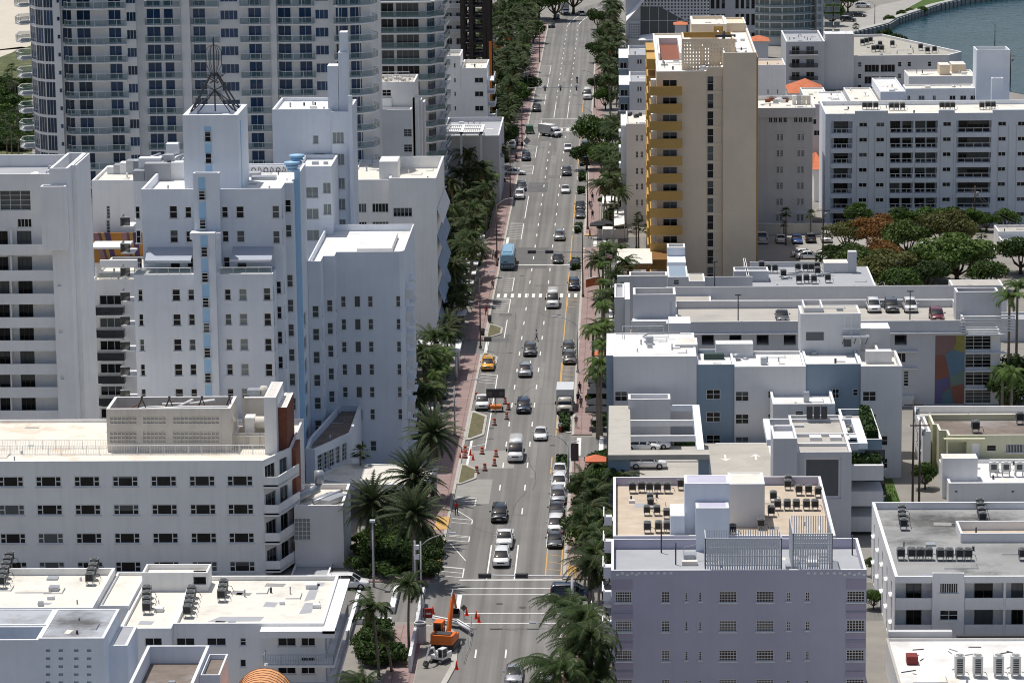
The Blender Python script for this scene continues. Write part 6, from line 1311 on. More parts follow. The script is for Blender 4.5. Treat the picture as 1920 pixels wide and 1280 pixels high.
s = MB(); s.mesh([G(1174, 40, 3), G(1198, 14, 3), G(1212, -4, 3), G(1200, -4, -2), G(1174, 24, -2)], [(0, 1, 2, 3, 4)], WH); s.mesh([G(1200, 66), G(1225, 63, 3), G(1290, 66, 5), G(1290, 76, 6), G(1197, 76, 6)], [(0, 4, 3, 2, 1)], WH); B.part('canopy', s)
B.vol((at(1330, 40, 880).x, at(1416, 40, 880).x, 880, 900), 0, 36, GRY, R_WHITE); vv = B.vols[-1]
for px, w in ((1336, 8), (1346, 7), (1356, 7), (1382, 7), (1392, 7), (1402, 7), (1412, 7)):
    for py, h in ((8, 18), (37, 22), (66, 10)): p = at(px, py, 880); win(vv, 'F', p.x, p.z-h/14, w/7.2, h/7.2, 1, 1, GRY, GL, d=.3, sill=False)
s = MB()
for a_, c_ in (((1366, 8), (1380, -4)), ((1384, 14), (1404, 0))): s.tube([G(*a_, -19), G(*c_, -19)], .35, GRY, 4)
B.finish()
B = bld('glass_tower', 'pale green glass tower with curved balconies at the top edge', 'building', 925, 1480, 60)
x0, x1 = at(1419, 60, 925).x, at(1546, 60, 925).x; cc = (x0+x1)/2; pts = []
for i in range(9): a_ = math.pi*(1+i/8); pts.append((x0+7+9*math.cos(a_), 931+7*math.sin(a_)))
pts += [(x0+17, 927), (x1-2, 927), (x1, 930), (x1, 945), (x0-2, 945)]
v = B.vol(pts, 0, 44, WH2, R_WHITE); s = MB(); s2 = MB()
for k in range(13):
    z = at(1480, 10+14.3*(k-1), 925).z
    if z < 1: break
    for e in range(1, 7): ln = (v.p[e+1]-v.p[e]).length; win(v, e, ln/2, z, ln-.3, 1.5, 2, 1, WFR, GLC, .1, sill=False)
    for px in (1496, 1512, 1530): p = at(px, 60, 927); win(v, 9, p.x-v.p[9].x, z, 1.6 if px != 1512 else 2.2, 1.5, 2, 1, WFR, GLC, .1, sill=False)
    q = [(x0+7+10*math.cos(math.pi*(1+i/8)), 931+8*math.sin(math.pi*(1+i/8))) for i in range(9)]+[(x0+7, 931)]; s.prism(q, z-.55, z-.35, WH)
    for a_, c_ in zip(q[:8], q[1:9]): s2.mesh([(*a_, z-.35), (*c_, z-.35), (*c_, z+.6), (*a_, z+.6)], [(0, 1, 2, 3)], RG)
B.part('balcony', s); B.part('railing_glass', s2); B.finish()
# houses at the far right edge
B = bld('stair_house', 'white house with outside stair at the right edge among the trees', 'building', 585, 1880, 440)
x0, x1, _, y1, z = front(1872, 1960, 434, 585, 425); v = B.vol((x0, x1, 585, y1+2), 0, z, WH, R_STREAK, ph=.4); a0, a1, _, ay, az = front(1838, 1866, 467, 575, 459); B.vol((a0, a1, 575, ay), 0, az, PINKG, R_STREAK, ph=.3); B.vol((x0-.0, x1, 578, 584.98), 0, at(1880, 455, 578).z, GRY, R_LGREY, ph=.4)
p = at(1900, 462, 578); win(B.vols[-1], 'F', p.x, p.z-.4, 2, .9, 2, 1); s = MB(); s.tube([(x0+1, 577.5, 1), (x0+6, 577.5, 5)], .1, DBAR, 4); s.tube([(x0+1, 577.5, .2), (x0+6, 577.5, 4.2)], .12, GBAR, 4); B.part('stair', s); B.finish()
B = bld('grey_wall_building', 'plain grey building behind the tall royal palms at the right edge', 'building', 500, 1900, 600)
x0, x1, _, y1, z = front(1874, 1990, 598, 500, 585); B.vol((x0, x1, 500, y1), 0, z, GRY, R_LGREY, ph=.3); a0, a1, _, ay, az = front(1790, 1888, 545, 515, 524); B.vol((a0, a1, 515, ay), 0, az, WH, R_STREAK, ph=.05); B.finish()
# ---------------------------------------------------------------- rooftop condensers
CASE = mat('condenser_case', (.26, .27, .27), .5, .12, 2, obj=True, metal=.2); CASE2 = mat('white_condenser_case', (.66, .66, .63), .6, .1, 2, obj=True); GRI = mat('black_grille', (.03, .03, .032), .6, 0)
def condenser(nm, lb, w, d, h, case, legs=.45, front=False):
    t = thing(nm, lb, 'condenser', (0, 0, 0)); b = MB()
    for sx in (-1, 1):
        for sy in (-1, 1): b.box(sx*w/2-(.06 if sx > 0 else 0), sx*w/2+(.06 if sx < 0 else 0), sy*d/2-(.06 if sy > 0 else 0), sy*d/2+(.06 if sy < 0 else 0), legs, legs+h, case)
    b.box(-w/2, w/2, -d/2, d/2, legs+h-.1, legs+h, case); b.box(-w/2, w/2, -d/2, d/2, legs, legs+.08, case); b.build('cabinet', t)
    b = MB(); b.box(-w/2+.02, w/2-.02, -d/2+.02, d/2-.02, legs+.08, legs+h-.1, GRI if not front else case)
    if front:
        for k in range(8): b.box(-w*.3, w*.3, -d/2-.01, -d/2+.02, legs+.2+k*(h-.4)/8, legs+.2+(k+.6)*(h-.4)/8, GRI)
    b.build('grille', t)
    b = MB(); b.cyl(0, 0, legs+h, legs+h+.06, min(w, d)*.42, GRI, 14)
    b.tube([(min(w, d)*.42*math.cos(a*.449), min(w, d)*.42*math.sin(a*.449), legs+h+.05) for a in range(15)], .035, case, 4, cap=False)
    for a in range(4): c, s_ = math.cos(a*.785)*min(w, d)*.42, math.sin(a*.785)*min(w, d)*.42; b.tube([(-c, -s_, legs+h+.08), (c, s_, legs+h+.08)], .018, case, 4)
    b.build('fan', t)
    b = MB()
    for sx in (-1, 1): b.box(sx*w*.38-.04, sx*w*.38+.04, -d/2-.15, d/2+.15, legs-.08, legs, GBAR); b.box(sx*w*.38-.03, sx*w*.38+.03, -d/2-.1, -d/2, 0, legs-.08, GBAR); b.box(sx*w*.38-.03, sx*w*.38+.03, d/2, d/2+.1, 0, legs-.08, GBAR)
    b.tube([(w/2, .1, legs+.2), (w/2+.35, .15, legs+.1), (w/2+.5, .3, .06)], .03, GRI, 4); b.build('stand', t)
    return t, [(c, []) for c in kids(t)]
CND = condenser('condenser', 'grey rooftop condenser', .85, .85, .85, CASE); CNW = condenser('condenser', 'white tall condenser', .95, .9, 1.9, CASE2, .3, True); CNS = condenser('condenser', 'small pale condenser', 1.0, .5, 1.0, CASE2, .6, True)
used = set()
def cond(kind, px, py, z, label, group, ref='base', rz=0, sc=None):
    p = gp(px, py, z); r, ch = kind
    sc_ = (sc,)*3 if sc else None
    if id(r) not in used:
        used.add(id(r)); r.location = p; r['label'] = label; r['group'] = group; r.rotation_euler[2] = rz
        if sc_: r.scale = sc_
        return r
    return dup(r, ch, p, rz, label, sc_, group)
def cluster(kind, pts, z, where, group, sc=None):
    ordn = ['first', 'second', 'third', 'fourth', 'fifth', 'sixth', 'seventh', 'eighth', 'ninth', 'tenth', 'eleventh', 'twelfth', 'thirteenth', 'fourteenth', 'fifteenth', 'sixteenth']
    for i, (px, py) in enumerate(pts): cond(kind, px, py, z, ordn[i]+' condenser '+where, group, sc=sc)
G_ = 'condensers on the flat roofs'
zz2 = Z2-.45
cluster(CND, [(276, 1151-10*i) for i in range(4)], zz2, 'of the left row on the cream roof', G_)
cluster(CND, [(352+2*i, 1157-9*i) for i in range(5)], zz2, 'of the middle row on the cream roof', G_)
cluster(CND, [(416+2*i, 1127-9*i) for i in range(3)], zz2, 'of the row near the stair head, cream roof', G_)
zr_ = at(178, 1131, 314).z-.7
cluster(CND, [(169+3*i, 1096-9*i) for i in range(4)], zr_, 'of the row at the corner of the upper cream roof', G_)
cluster(CND, [(3+3*i, 1102-9*i) for i in range(6)], zr_, 'of the row at the left edge of the upper cream roof', G_)
zl_ = ZLAV
cluster(CND, [(1186, 924), (1203, 923), (1218, 924), (1233, 924), (1251, 924), (1277, 918)], zl_, 'from the left, back row, tan roof of the lavender building', G_, .9)
cluster(CND, [(1219, 943), (1213, 966), (1232, 966), (1220, 952), (1250, 972)], zl_, 'of the middle group, tan roof left of the blue block', G_, .8)
cluster(CND, [(1214, 999), (1235, 998), (1251, 998)], zl_, 'from the left, front row, tan roof of the lavender building', G_, .9)
cluster(CND, [(1450, 940), (1477, 918), (1478, 910), (1498, 928), (1516, 928), (1534, 932), (1458, 956), (1476, 956), (1493, 956), (1512, 956), (1528, 956), (1446, 968), (1427, 992), (1374, 1003)], zl_, 'of the scattered group, right half of the tan roof', G_, .85)
zr2 = ZR2-.8
cluster(CND, [(1689, 1049), (1709, 1049), (1725, 1049), (1741, 1049)], zr2, 'from the left in the left front row on the sooty grey roof', G_)
cluster(CND, [(1763, 1050), (1780, 1050), (1799, 1050), (1815, 1050), (1917, 1050)], zr2, 'from the left in the right front row on the sooty grey roof', G_)
cluster(CND, [(1694, 993), (1692, 984), (1691, 976), (1691, 968)], zr2, 'from the front of the left stack on the sooty grey roof', G_)
cluster(CND, [(1842, 981), (1840, 972), (1838, 963), (1837, 955)], zr2, 'of the stack at the far edge, sooty grey roof', G_)
cluster(CNW, [(1799, 1268), (1833, 1268), (1872, 1268), (1904, 1268)], ZR3, 'from the left of four tall ones, near white roof', 'tall white condensers')
cluster(CNS, [(1863, 893), (1886, 893), (1911, 893)], ZR4, 'from the left on the small white block', 'pale condensers on the small white block', 1.15)
cluster(CND, [(1829, 811), (1912, 795)], ZR5, 'from the left on the grimy brown roof', G_, 1.2)
cluster(CND, [(1440, 512), (1453, 512), (1496, 510), (1510, 510), (1521, 510), (1532, 508), (1533, 517), (1469, 522), (1512, 531), (1498, 532), (1526, 532), (1552, 530), (1428, 506)], ZCL, 'from the left on the cluttered low roof', G_, 1.1)
cluster(CND, [(1621, 206), (1631, 206), (1642, 206)], ZG, 'from the left, first group, wide white apartment roof', G_, 1.1)
cluster(CND, [(1671, 207), (1681, 207), (1692, 207)], ZG, 'from the left, second group, wide white apartment roof', G_, 1.1)
cluster(CND, [(1766, 206), (1776, 206), (1786, 206)], ZG, 'from the left, third group, wide white apartment roof', G_, 1.1)
cluster(CND, [(1841, 206), (1852, 205), (1862, 205)], ZG, 'from the left, fourth group, wide white apartment roof', G_, 1.1)
cluster(CND, [(1617, 86), (1624, 84), (1632, 82), (1638, 98), (1645, 97), (1653, 98), (1650, 90), (1673, 89), (1726, 95), (1739, 101), (1752, 100)], ZBY, 'counted from the left on the slanting grey roof near the bay', G_, 1.3)

# ---------------------------------------------------------------- vegetation
TRUNK = mat('palm_bark', (.22, .185, .15), .95, .3, 4, obj=True); BARK = mat('tree_bark', (.12, .09, .07), .95, .3, 3, obj=True)
def leafmat(name, col, var=.4, rough=.6):
    m = mat(name, col, rough, var, .8, obj=True, spec=.18); n = m.node_tree; b = n.nodes['Principled BSDF']; src = b.inputs['Base Color'].links[0].from_socket
    oi = n.nodes.new('ShaderNodeObjectInfo'); r = n.nodes.new('ShaderNodeMapRange'); r.inputs[3].default_value = .75; r.inputs[4].default_value = 1.3; L(n, oi.outputs['Random'], r.inputs[0])
    vm = n.nodes.new('ShaderNodeVectorMath'); vm.operation = 'SCALE'; L(n, src, vm.inputs[0]); L(n, r.outputs[0], vm.inputs['Scale']); L(n, vm.outputs[0], b.inputs['Base Color'])
    tr = n.nodes.new('ShaderNodeBsdfTranslucent'); L(n, vm.outputs[0], tr.inputs[0]); ms = n.nodes.new('ShaderNodeMixShader'); ms.inputs[0].default_value = .32; L(n, b.outputs[0], ms.inputs[1]); L(n, tr.outputs[0], ms.inputs[2]); L(n, ms.outputs[0], n.nodes['Material Output'].inputs[0]); return m
PL = leafmat('palm_leaf', (.038, .065, .017)); PLB = leafmat('bright_palm_leaf', (.075, .135, .025)); PLD = leafmat('date_palm_leaf', (.055, .08, .035)); DRY = leafmat('dry_frond', (.24, .17, .08)); RACH = mat('frond_rib', (.16, .15, .07), .7, 0)
LF = {k: leafmat('leaf_'+k, c) for k, c in dict(dark=(.045, .078, .02), mid=(.068, .12, .025), light=(.10, .155, .038), rust=(.22, .11, .035), olive=(.12, .125, .04)).items()}
def frond(mb, L_, az, el, droop, lw, m, n=22, c0=(0, 0, 0), wind=0):
    ca, sa = math.cos(az), math.sin(az); pts = []; r, z = 0., 0.; e = el
    for i in range(8):
        pts.append(Vector((c0[0]+r*ca+wind*(i/7)**2, c0[1]+r*sa-.15*abs(wind)*(i/7)**2, c0[2]+z))); e -= droop/7*(.5+i*.15); r += L_/7*math.cos(e); z += L_/7*math.sin(e)
    mb.tube(pts, .035, RACH, 3, .008, cap=False)
    side = Vector((-sa, ca, 0))
    for i in range(n):
        f = .12+.88*i/n; k = f*7; j = min(6, int(k)); p = pts[j].lerp(pts[j+1], k-j); d = (pts[j+1]-pts[j]).normalized(); ll = lw*math.sin(math.pi*min(1, f*.85+.15))**.6*random.uniform(.85, 1.1); w = L_/n*.36
        for s in (-1, 1):
            t = p+side*s*ll*.78+d*ll*.42+Vector((0, 0, -ll*.42*random.uniform(.6, 1.3))); mb.poly([p-d*w*1.5, p+d*w*1.5, t+d*w*.5], m)
def palm_crown(kind, seed):
    random.seed(seed); b = MB(); wind = 0
    if kind == 'coconut':
        for i in range(27): frond(b, random.uniform(2.9, 3.9), i*2.399+random.uniform(-.2, .2), math.radians(random.uniform(-5, 75)), random.uniform(1.3, 2.2), .85, PL, 22, wind=.8)
        for i in range(3): frond(b, 2.6, random.random()*6.28, -.6, 1.0, .5, DRY, 14)
        for i in range(6): a = i*1.05; b.cyl(.3*math.cos(a), .3*math.sin(a), -.5, -.2, .13, DRY, 6)
    elif kind == 'windy':
        for i in range(34): frond(b, random.uniform(3.8, 5.2), i*2.399, math.radians(random.uniform(0, 80)), random.uniform(1.7, 3.0), 1.0, PL, 30, wind=-1.1)
        for i in range(3): frond(b, 3, random.random()*6.28, -.7, .9, .6, DRY, 14)
    elif kind == 'date':
        for i in range(64): frond(b, random.uniform(3.4, 4.5), i*2.399+random.uniform(-.1, .1), math.radians(88-128*(i/64)), random.uniform(.6, 1.2), .62, PLD, 30)
        for i in range(8): frond(b, 2.2, i*.8, -.3, .9, .3, DRY, 12)
    elif kind == 'royal':
        for i in range(20): frond(b, random.uniform(2.4, 3.3), i*2.399, math.radians(random.uniform(10, 80)), random.uniform(1.6, 2.5), .7, PLB, 22)
    else:                                                    # fan palm
        for i in range(26):
            az, el = i*2.399, math.radians(random.uniform(-35, 80)); d = Vector((math.cos(az)*math.cos(el), math.sin(az)*math.cos(el), math.sin(el))); c = d*random.uniform(.7, 1.1); b.tube([(0, 0, 0), c], .025, RACH, 3, cap=False); sd = d.cross(Vector((0, 0, 1))).normalized(); up_ = sd.cross(d)
            for k in range(11): a = math.radians(-80+16*k); q = d*math.cos(a)+sd*math.sin(a); t = c+q*random.uniform(.75, .95)+Vector((0, 0, -.25)); nn = q.cross(up_)*.07; b.poly([c-nn, c+nn, t], PL)
    return b
def trunk_mesh(h, r, lean=0.0, m=TRUNK):
    b = MB(); n = 7; pts = [(lean*(i/n)**2, lean*.3*(i/n), h*i/n) for i in range(n+1)]; b.tube(pts, [r*(1.35 if i == 0 else 1.0-.25*i/n) for i in range(n+1)], m, 8)
    for i in range(int(h/.35)):
        f = i*.35/h; b.tube([(lean*f*f, lean*.3*f, h*f-.03), (lean*f*f, lean*.3*f, h*f+.03)], r*(1.06-.25*f), m, 8, cap=False)
    return b
PALMS = {}
def palm_proto(kind, seed, h, r, lean):
    b = palm_crown(kind, seed); cr = b.data('palm_crown'); tk = trunk_mesh(h, r, lean).data('palm_trunk'); return cr, tk, h, lean
for kind, hs in (('coconut', (7, 8.5, 10)), ('windy', (10, 12)), ('date', (7, 8)), ('royal', (8, 15)), ('fan', (6, 8))):
    for i, h in enumerate(hs): PALMS[kind, i] = palm_proto(kind, 11+i*7+len(kind), h, {'date': .34, 'royal': .22, 'windy': .19}.get(kind, .15), {'coconut': (.6, -.9, 1.3)[i % 3], 'windy': (.8, -.6)[i % 2]}.get(kind, 0))
random.seed(99)
def palm(kind, i, x, y, label, group, sc=1, h=None, z=0):
    cr, tk, hh, ln = PALMS[kind, i]; k = (h/hh) if h else sc; rz = random.uniform(-.5, .5) if kind == 'windy' else random.uniform(0, 6.28)
    t = thing('palm_tree', label, 'palm tree', (x, y, z), group, rz); o = put(tk, 'trunk', t, (0, 0, 0)); o.scale = (1, 1, k); o2 = put(cr, 'crown', t, (ln, ln*.3, hh*k)); o2.scale = (sc,)*3; o2.rotation_euler = (0, 0, 0); return t
def palm_px(kind, i, px, py, h, label, group, sc=1): p = gp(px, py, h); return palm(kind, i, p.x, p.y, label, group, sc, h)
GP = 'palms along the avenue'
# large date palms by the hotel entrance and other singled-out palms
for px, py, h, lb, sc in ((812, 815, 8.2, 'big date palm beside the driveway just past the curved hotel canopy', 1.05), (776, 894, 8, 'date palm rising over the near edge of the curved hotel canopy', 1.1), (776, 965, 8, 'date palm nearest the near crossing on the left pavement', 1.1), (697, 945, 7.4, 'date palm beside the grey annex with the gridded window', 1.0), (905, 268, 8, 'date palm in front of the low lobby with framed canopy', 1.1)): palm_px('date', 0, px, py, h, lb, 'date palms', sc)
palm_px('fan', 0, 677, 853, 7.2, 'small shaggy palm growing beside the glazed entrance wall', None) if False else palm('fan', 0, gp(676, 872, 4.5).x, gp(676, 872, 4.5).y, 'small shaggy palm at the glazed wall of the white curved canopy', None, .9, 6.2)
for px, py, h, i, lb, sc in ((708, 1140, 7.5, 0, 'coconut palm over the corner pavement left of the excavator', .85), (765, 1100, 7, 1, 'coconut palm beside the traffic signals at the near left corner', .8), (702, 1277, 6, 2, 'low bright palm crown at the bottom edge left of the work site', .8), (733, 1190, 4, 1, 'small palm tucked behind the fence at the near left corner', .5)): palm_px('coconut', i, px, py, h, lb, 'coconut palms at the near left corner', sc)
for px, py, h, i, lb, sc in ((1098, 1066, 11, 0, 'tall windblown palm beside the far corner of the near right crossing', .72), (1078, 1140, 11, 1, 'windblown palm over the near right kerb above the crossing lines', .8), (1085, 1165, 11, 0, 'windblown palm between the crossing and the lower kerb palms', .85), (1120, 1225, 11, 1, 'windblown palm brushing the lavender balconies', .85), (1092, 1205, 12, 0, 'windblown palm with long fronds at the lower right kerb', 1.0), (1062, 1262, 12, 1, 'largest windblown palm, lowest one at the bottom edge', .95), (1100, 1275, 9, 0, 'windblown palm nearest the lavender building at the bottom edge', .8)): palm_px('windy', i, px, py, h, lb, 'windblown palms at the near right corner', sc)
for px, py, h, lb in ((1893, 560, 15, 'tall royal palm nearest the garage stair at the right edge'), (1908, 540, 16, 'tallest royal palm beside the grey wall at the right edge'), (1898, 700, 9, 'short bright palm at the foot of the grey building, right edge'), (1880, 700, 7, 'small palm in the shade behind the parking garage stair')): palm_px('royal', 1 if h > 10 else 0, px, py, h, lb, 'palms at the right edge', 1)
palm_px('coconut', 1, 716, 262, 9, 'windblown palm in front of the white corner block with sunshades', None, .9)
# rows on both sides of the avenue
LM = [(364, 'past the near crossing'), (425, 'beside the arrow board works'), (475, 'beside the yellow taxi'), (520, 'beside the hatched lane before the bus'), (560, 'beside the blue bus'), (610, 'beyond the blue bus'), (670, 'beside the white pickup'), (740, 'beside the green cart'), (800, 'by the far signal gantry'), (880, 'beside the building site'), (960, 'near the bend'), (1200, 'past the bend')]
def where(y): return next(t for d, t in LM if y <= d+1e-6 or d == 1200)
ordn = ['first', 'second', 'third', 'fourth', 'fifth', 'sixth', 'seventh', 'eighth', 'ninth', 'tenth', 'eleventh', 'twelfth', 'thirteenth', 'fourteenth', 'fifteenth', 'sixteenth', 'seventeenth', 'eighteenth', 'nineteenth', 'twentieth']
cnt = {}
def lab(pre, side, y):
    w = where(y); k = (side, w); cnt[k] = cnt.get(k, 0)+1; return f"{pre}, {ordn[min(19, cnt[k]-1)]} on the {side} {w}"
y = 436
while y < 1000:
    if not (488 < y < 504 or 686 < y < 700):
        kind, i, h = random.choice((('coconut', 0, 6.5), ('coconut', 1, 7.5), ('coconut', 2, 8.5), ('coconut', 1, 9.5), ('royal', 0, 6)) if y > 520 else (('royal', 0, 4.8), ('royal', 0, 5.6), ('coconut', 0, 6.2)))
        palm(kind, i, -25.6+random.uniform(-.5, .7), y, lab('dark palm', 'left kerb row', y), GP, random.uniform(.68, .85) if y < 520 else random.uniform(.72, .9), h)
    y += random.uniform(3.6, 5.0) if y < 520 else random.uniform(3.9, 5.6)
y = 434
while y < 720:
    if not (488 < y < 504 or 686 < y < 700): palm('coconut', random.randrange(3), -27.6+random.uniform(-.5, .6), y, lab('bushy palm', 'second left row', y), GP, random.uniform(.7, .88), random.uniform(4.5, 7.5))
    y += random.uniform(4.5, 6.5)
for i, (px, py) in enumerate(((1098, 905), (1118, 925), (1090, 950), (1128, 970), (1104, 975), (1094, 1000), (1122, 1015), (1112, 1040), (1140, 900))): palm_px('coconut', i % 3, px, py, 7.5, ordn[i]+' shaggy palm beside the right row of parked cars', 'shaggy kerb palms', .85)
y = 540
while y < 960:
    for x0 in ((-30.5, -37) if y > 590 else (-29.5,)):
        if not (688 < y < 700) and random.random() < .92: palm('coconut', random.randrange(3), x0+random.uniform(-2, 2), y+random.uniform(-3, 3), lab('garden palm', 'left garden', y), GP, random.uniform(.75, 1.0), random.uniform(6.5, 10))
    y += random.uniform(7, 10)
for x, y in ((-44, 652), (-40, 668), (-46, 690), (-42, 705), (-38, 718), (-50, 735), (-42, 760), (-55, 900), (-48, 930), (-60, 960), (-52, 985), (-40, 960), (-45, 1010), (-36, 1030), (-66, 1010)): palm('coconut', random.randrange(3), x, y, lab('palm set back', 'left forecourts', y), GP, random.uniform(.8, 1.1), random.uniform(7, 11))
for y in (456, 461, 466, 472, 477, 483, 489, 496, 503, 511, 519, 528, 537, 547, 604, 612, 622, 634, 645, 655, 664, 674, 682, 690, 766, 776, 785, 797, 808, 820, 833, 845, 858, 871, 885, 900, 915, 930, 948, 965, 985, 1005, 1030):
    if 500 < y < 985 and random.random() < .75: palm('coconut', random.randrange(3), -1.2+random.uniform(-.6, 1)+(0 if y < 560 else .5), y+random.uniform(2, 5), lab('inner palm', 'second right row', y), GP, random.uniform(.7, .9), random.uniform(5, 8))
    near = y < 550; palm(*random.choice((('royal', 0), ('coconut', 0)) if near else (('coconut', 1), ('coconut', 2), ('coconut', 0))), -3.0+random.uniform(-.3, 1.2)+(8 if y > 1000 else 0), y, lab('palm', 'right planter row', y), GP, random.uniform(.62, .8) if near else random.uniform(.75, 1.0), random.uniform(5.5, 8.5) if near else random.uniform(8, 11))
for px, py, h in ((1126, 680, 10), (1120, 700, 9), (1112, 620, 8)): palm_px('royal', 0, px, py, h, 'bright green royal palm '+{680: 'closest to the blank grey flank', 700: 'towering over the dark parasols', 620: 'beyond the parasols, tops the greenery'}[py], 'royal palms by the parasols', .95)
for px, py, h in ((1197, 408, 6), (1193, 425, 4), (1213, 428, 4.5), (1474, 398, 6), (1520, 402, 4), (1605, 50, 8), (1470, 420, 3), (1600, 520, 3.5), (1463, 525, 2.5), (1150, 385, 7), (1840, 440, 6)): palm_px('fan', 1, px, py, h, {408: 'fan palm at the foot of the slim white hotel', 425: 'small fan palm left below the slim white hotel', 428: 'small fan palm right below the slim white hotel', 398: 'tall thin fan palm before the hotel with shuttered windows', 402: 'dark fan palm at the right corner of the hotel with shuttered windows', 50: 'dark fan palm beside the bay path', 420: 'knee high fan palm before the hotel with shuttered windows', 520: 'fan palm beside the cluttered low roof', 525: 'bright small palm growing in front of the cluttered low roof', 385: 'fan palm beside the white parasol sails', 440: 'palm at the edge of the parking lot trees'}[py], 'scattered fan palms', .8 if h > 3 else .55)
for px, py, h in ((14, 138, 7), (22, 128, 8), (28, 155, 6), (8, 215, 6), (20, 235, 7), (34, 262, 6), (12, 262, 6), (30, 205, 7)): palm_px('fan', 0, px, py, h, {138: 'left one of two slim palms in the dune scrub', 128: 'taller of two slim palms in the dune scrub', 155: 'third slim palm in the dune scrub', 215: 'shaggy palm at the left edge above the balcony hotel', 235: 'shaggy palm close to the curved condominium end', 205: 'palm between dune scrub and glass balconies'}.get(py, ('left' if px < 20 else 'right')+' of two palms just above the balcony hotel roof'), 'palms in the dune scrub', 1)

def tree_proto(seed, R, H, h0, n, m, lobes=9, flat=.75, ls=.32):
    random.seed(seed); b = MB(); tb = MB(); cs = []
    for i in range(lobes):
        a = i*2.399; q = math.sqrt((i+.5)/lobes)*R*.72; cs.append((Vector((q*math.cos(a), q*math.sin(a), h0+(H-h0)*(random.uniform(.12, .5)+.45*(1-q/R)))), R*random.uniform(.28, .5)))
    for c, r in cs:
        k = int(n*.8/lobes)
        for j in range(k):
            d = Vector((random.gauss(0, 1), random.gauss(0, 1), random.gauss(.25, 1))).normalized(); p = c+Vector((d.x*r, d.y*r, d.z*r*flat))*random.uniform(.7, 1.12); q = (d+Vector((random.gauss(0, .6), random.gauss(0, .6), random.gauss(0, .6)))).normalized(); a = q.orthogonal().normalized()*ls*random.uniform(.6, 1.2); e = q.cross(a)*.8; b.poly([p-a, p-e*.7, p+a, p+e*.7], m)
        tb.tube([(0, 0, h0*.5), (c*.5).to_tuple()[:2]+(h0*.9,), c], [.16, .11, .04], BARK, 5)
    tb.tube([(0, 0, 0), (.1, 0, h0*.6), (0, 0, h0)], [.32, .24, .18], BARK, 8)
    return b.data('crown_leaves'), tb.data('tree_trunk')
TR = {'big': tree_proto(3, 6.5, 9.5, 3.2, 9000, LF['mid'], 15, .7, .34), 'dark': tree_proto(4, 4.2, 7, 2.4, 5000, LF['dark'], 11), 'mid': tree_proto(5, 4.2, 7, 2.4, 5000, LF['mid'], 11), 'light': tree_proto(6, 4.5, 7.5, 2.5, 5200, LF['light'], 11), 'rust': tree_proto(8, 4.6, 8, 2.6, 5200, LF['rust'], 12, .8, .26), 'olive': tree_proto(9, 4.4, 7.5, 2.5, 5000, LF['olive'], 12, .8, .26), 'round': tree_proto(12, 2.4, 4.4, 1.5, 2600, LF['mid'], 8, .8, .24), 'bush': tree_proto(13, 1.4, 1.8, .3, 1000, LF['mid'], 6, .8, .2), 'bushd': tree_proto(14, 1.5, 1.9, .3, 1000, LF['dark'], 6, .8, .2)}
random.seed(5)
def tree(k, x, y, label, group=None, sc=1, z=0, cat='tree'):
    cr, tk = TR[k]; t = thing('tree' if cat == 'tree' else 'shrub', label, cat, (x, y, z), group, random.uniform(0, 6.28)); put(tk, 'trunk', t, (0, 0, 0)); put(cr, 'crown', t, (0, 0, 0)); t.scale = (sc, sc, sc*random.uniform(.92, 1.08)*(.8 if group and 'grove' in group else 1)); return t
def tree_px(k, px, py, h, label, group=None, sc=1): p = gp(px, py, h); return tree(k, p.x, p.y, label, group, sc)
tree_px('big', 1128, 242, 7, 'largest spreading tree overhanging the right kerb behind the white box truck', None, 1.0); tree_px('big', 1140, 290, 5.5, 'spreading tree beside the slim white hotel', None, .8); tree_px('dark', 1100, 285, 3.8, 'dark tree over the two parked blue cars', None, .8)
for i, (px, py, k, s_, lb) in enumerate(((1590, 430, 'olive', .85, 'brownish tree at the left end of the parking lot grove'), (1640, 432, 'rust', .95, 'brightest orange tree in the middle of the grove'), (1575, 470, 'dark', .9, 'dark tree beside the white parked sedans'), (1610, 478, 'light', .85, 'pale green tree over the ducts of the cluttered roof'), (1700, 442, 'light', .95, 'bright green tree between the orange and the bare ones'), (1625, 505, 'olive', .9, 'brownish tree behind the parapet chimney'), (1670, 500, 'olive', 1.0, 'olive tree in the front of the grove'), (1735, 478, 'mid', .9, 'green tree in the centre of the grove beside a car'), (1740, 505, 'dark', .95, 'dark tree low behind the garage wall'), (1795, 488, 'light', 1.3, 'wide rounded green tree at the right of the grove'), (1780, 440, 'olive', 1.2, 'thin brownish tree behind the wide rounded one'), (1850, 500, 'mid', .8, 'green tree beside the white garden roof'), (1690, 520, 'mid', .8, 'bushy tree touching the long parapet'), (1655, 470, 'rust', .8, 'smaller orange tree below the brightest one'), (1915, 470, 'dark', 1, 'dark tree beside the outside stair'), (1830, 470, 'mid', .7, 'small tree left of the pinkish annex'))): tree_px(k, px, py+6, 3.5, lb, 'trees of the parking lot grove', s_*1.12)
for i, (px, s_) in enumerate(((1608, 1.15), (1690, 1.1), (1712, 1.0), (1735, 1.1), (1765, 1.0), (1785, 1.1), (1822, 1.0), (1850, .8), (1885, 1.05))): tree_px('round', px, 402+(i % 3)*2, 3, ordn[i]+' clipped round tree from the left, below the wide white block', 'clipped round trees', s_)
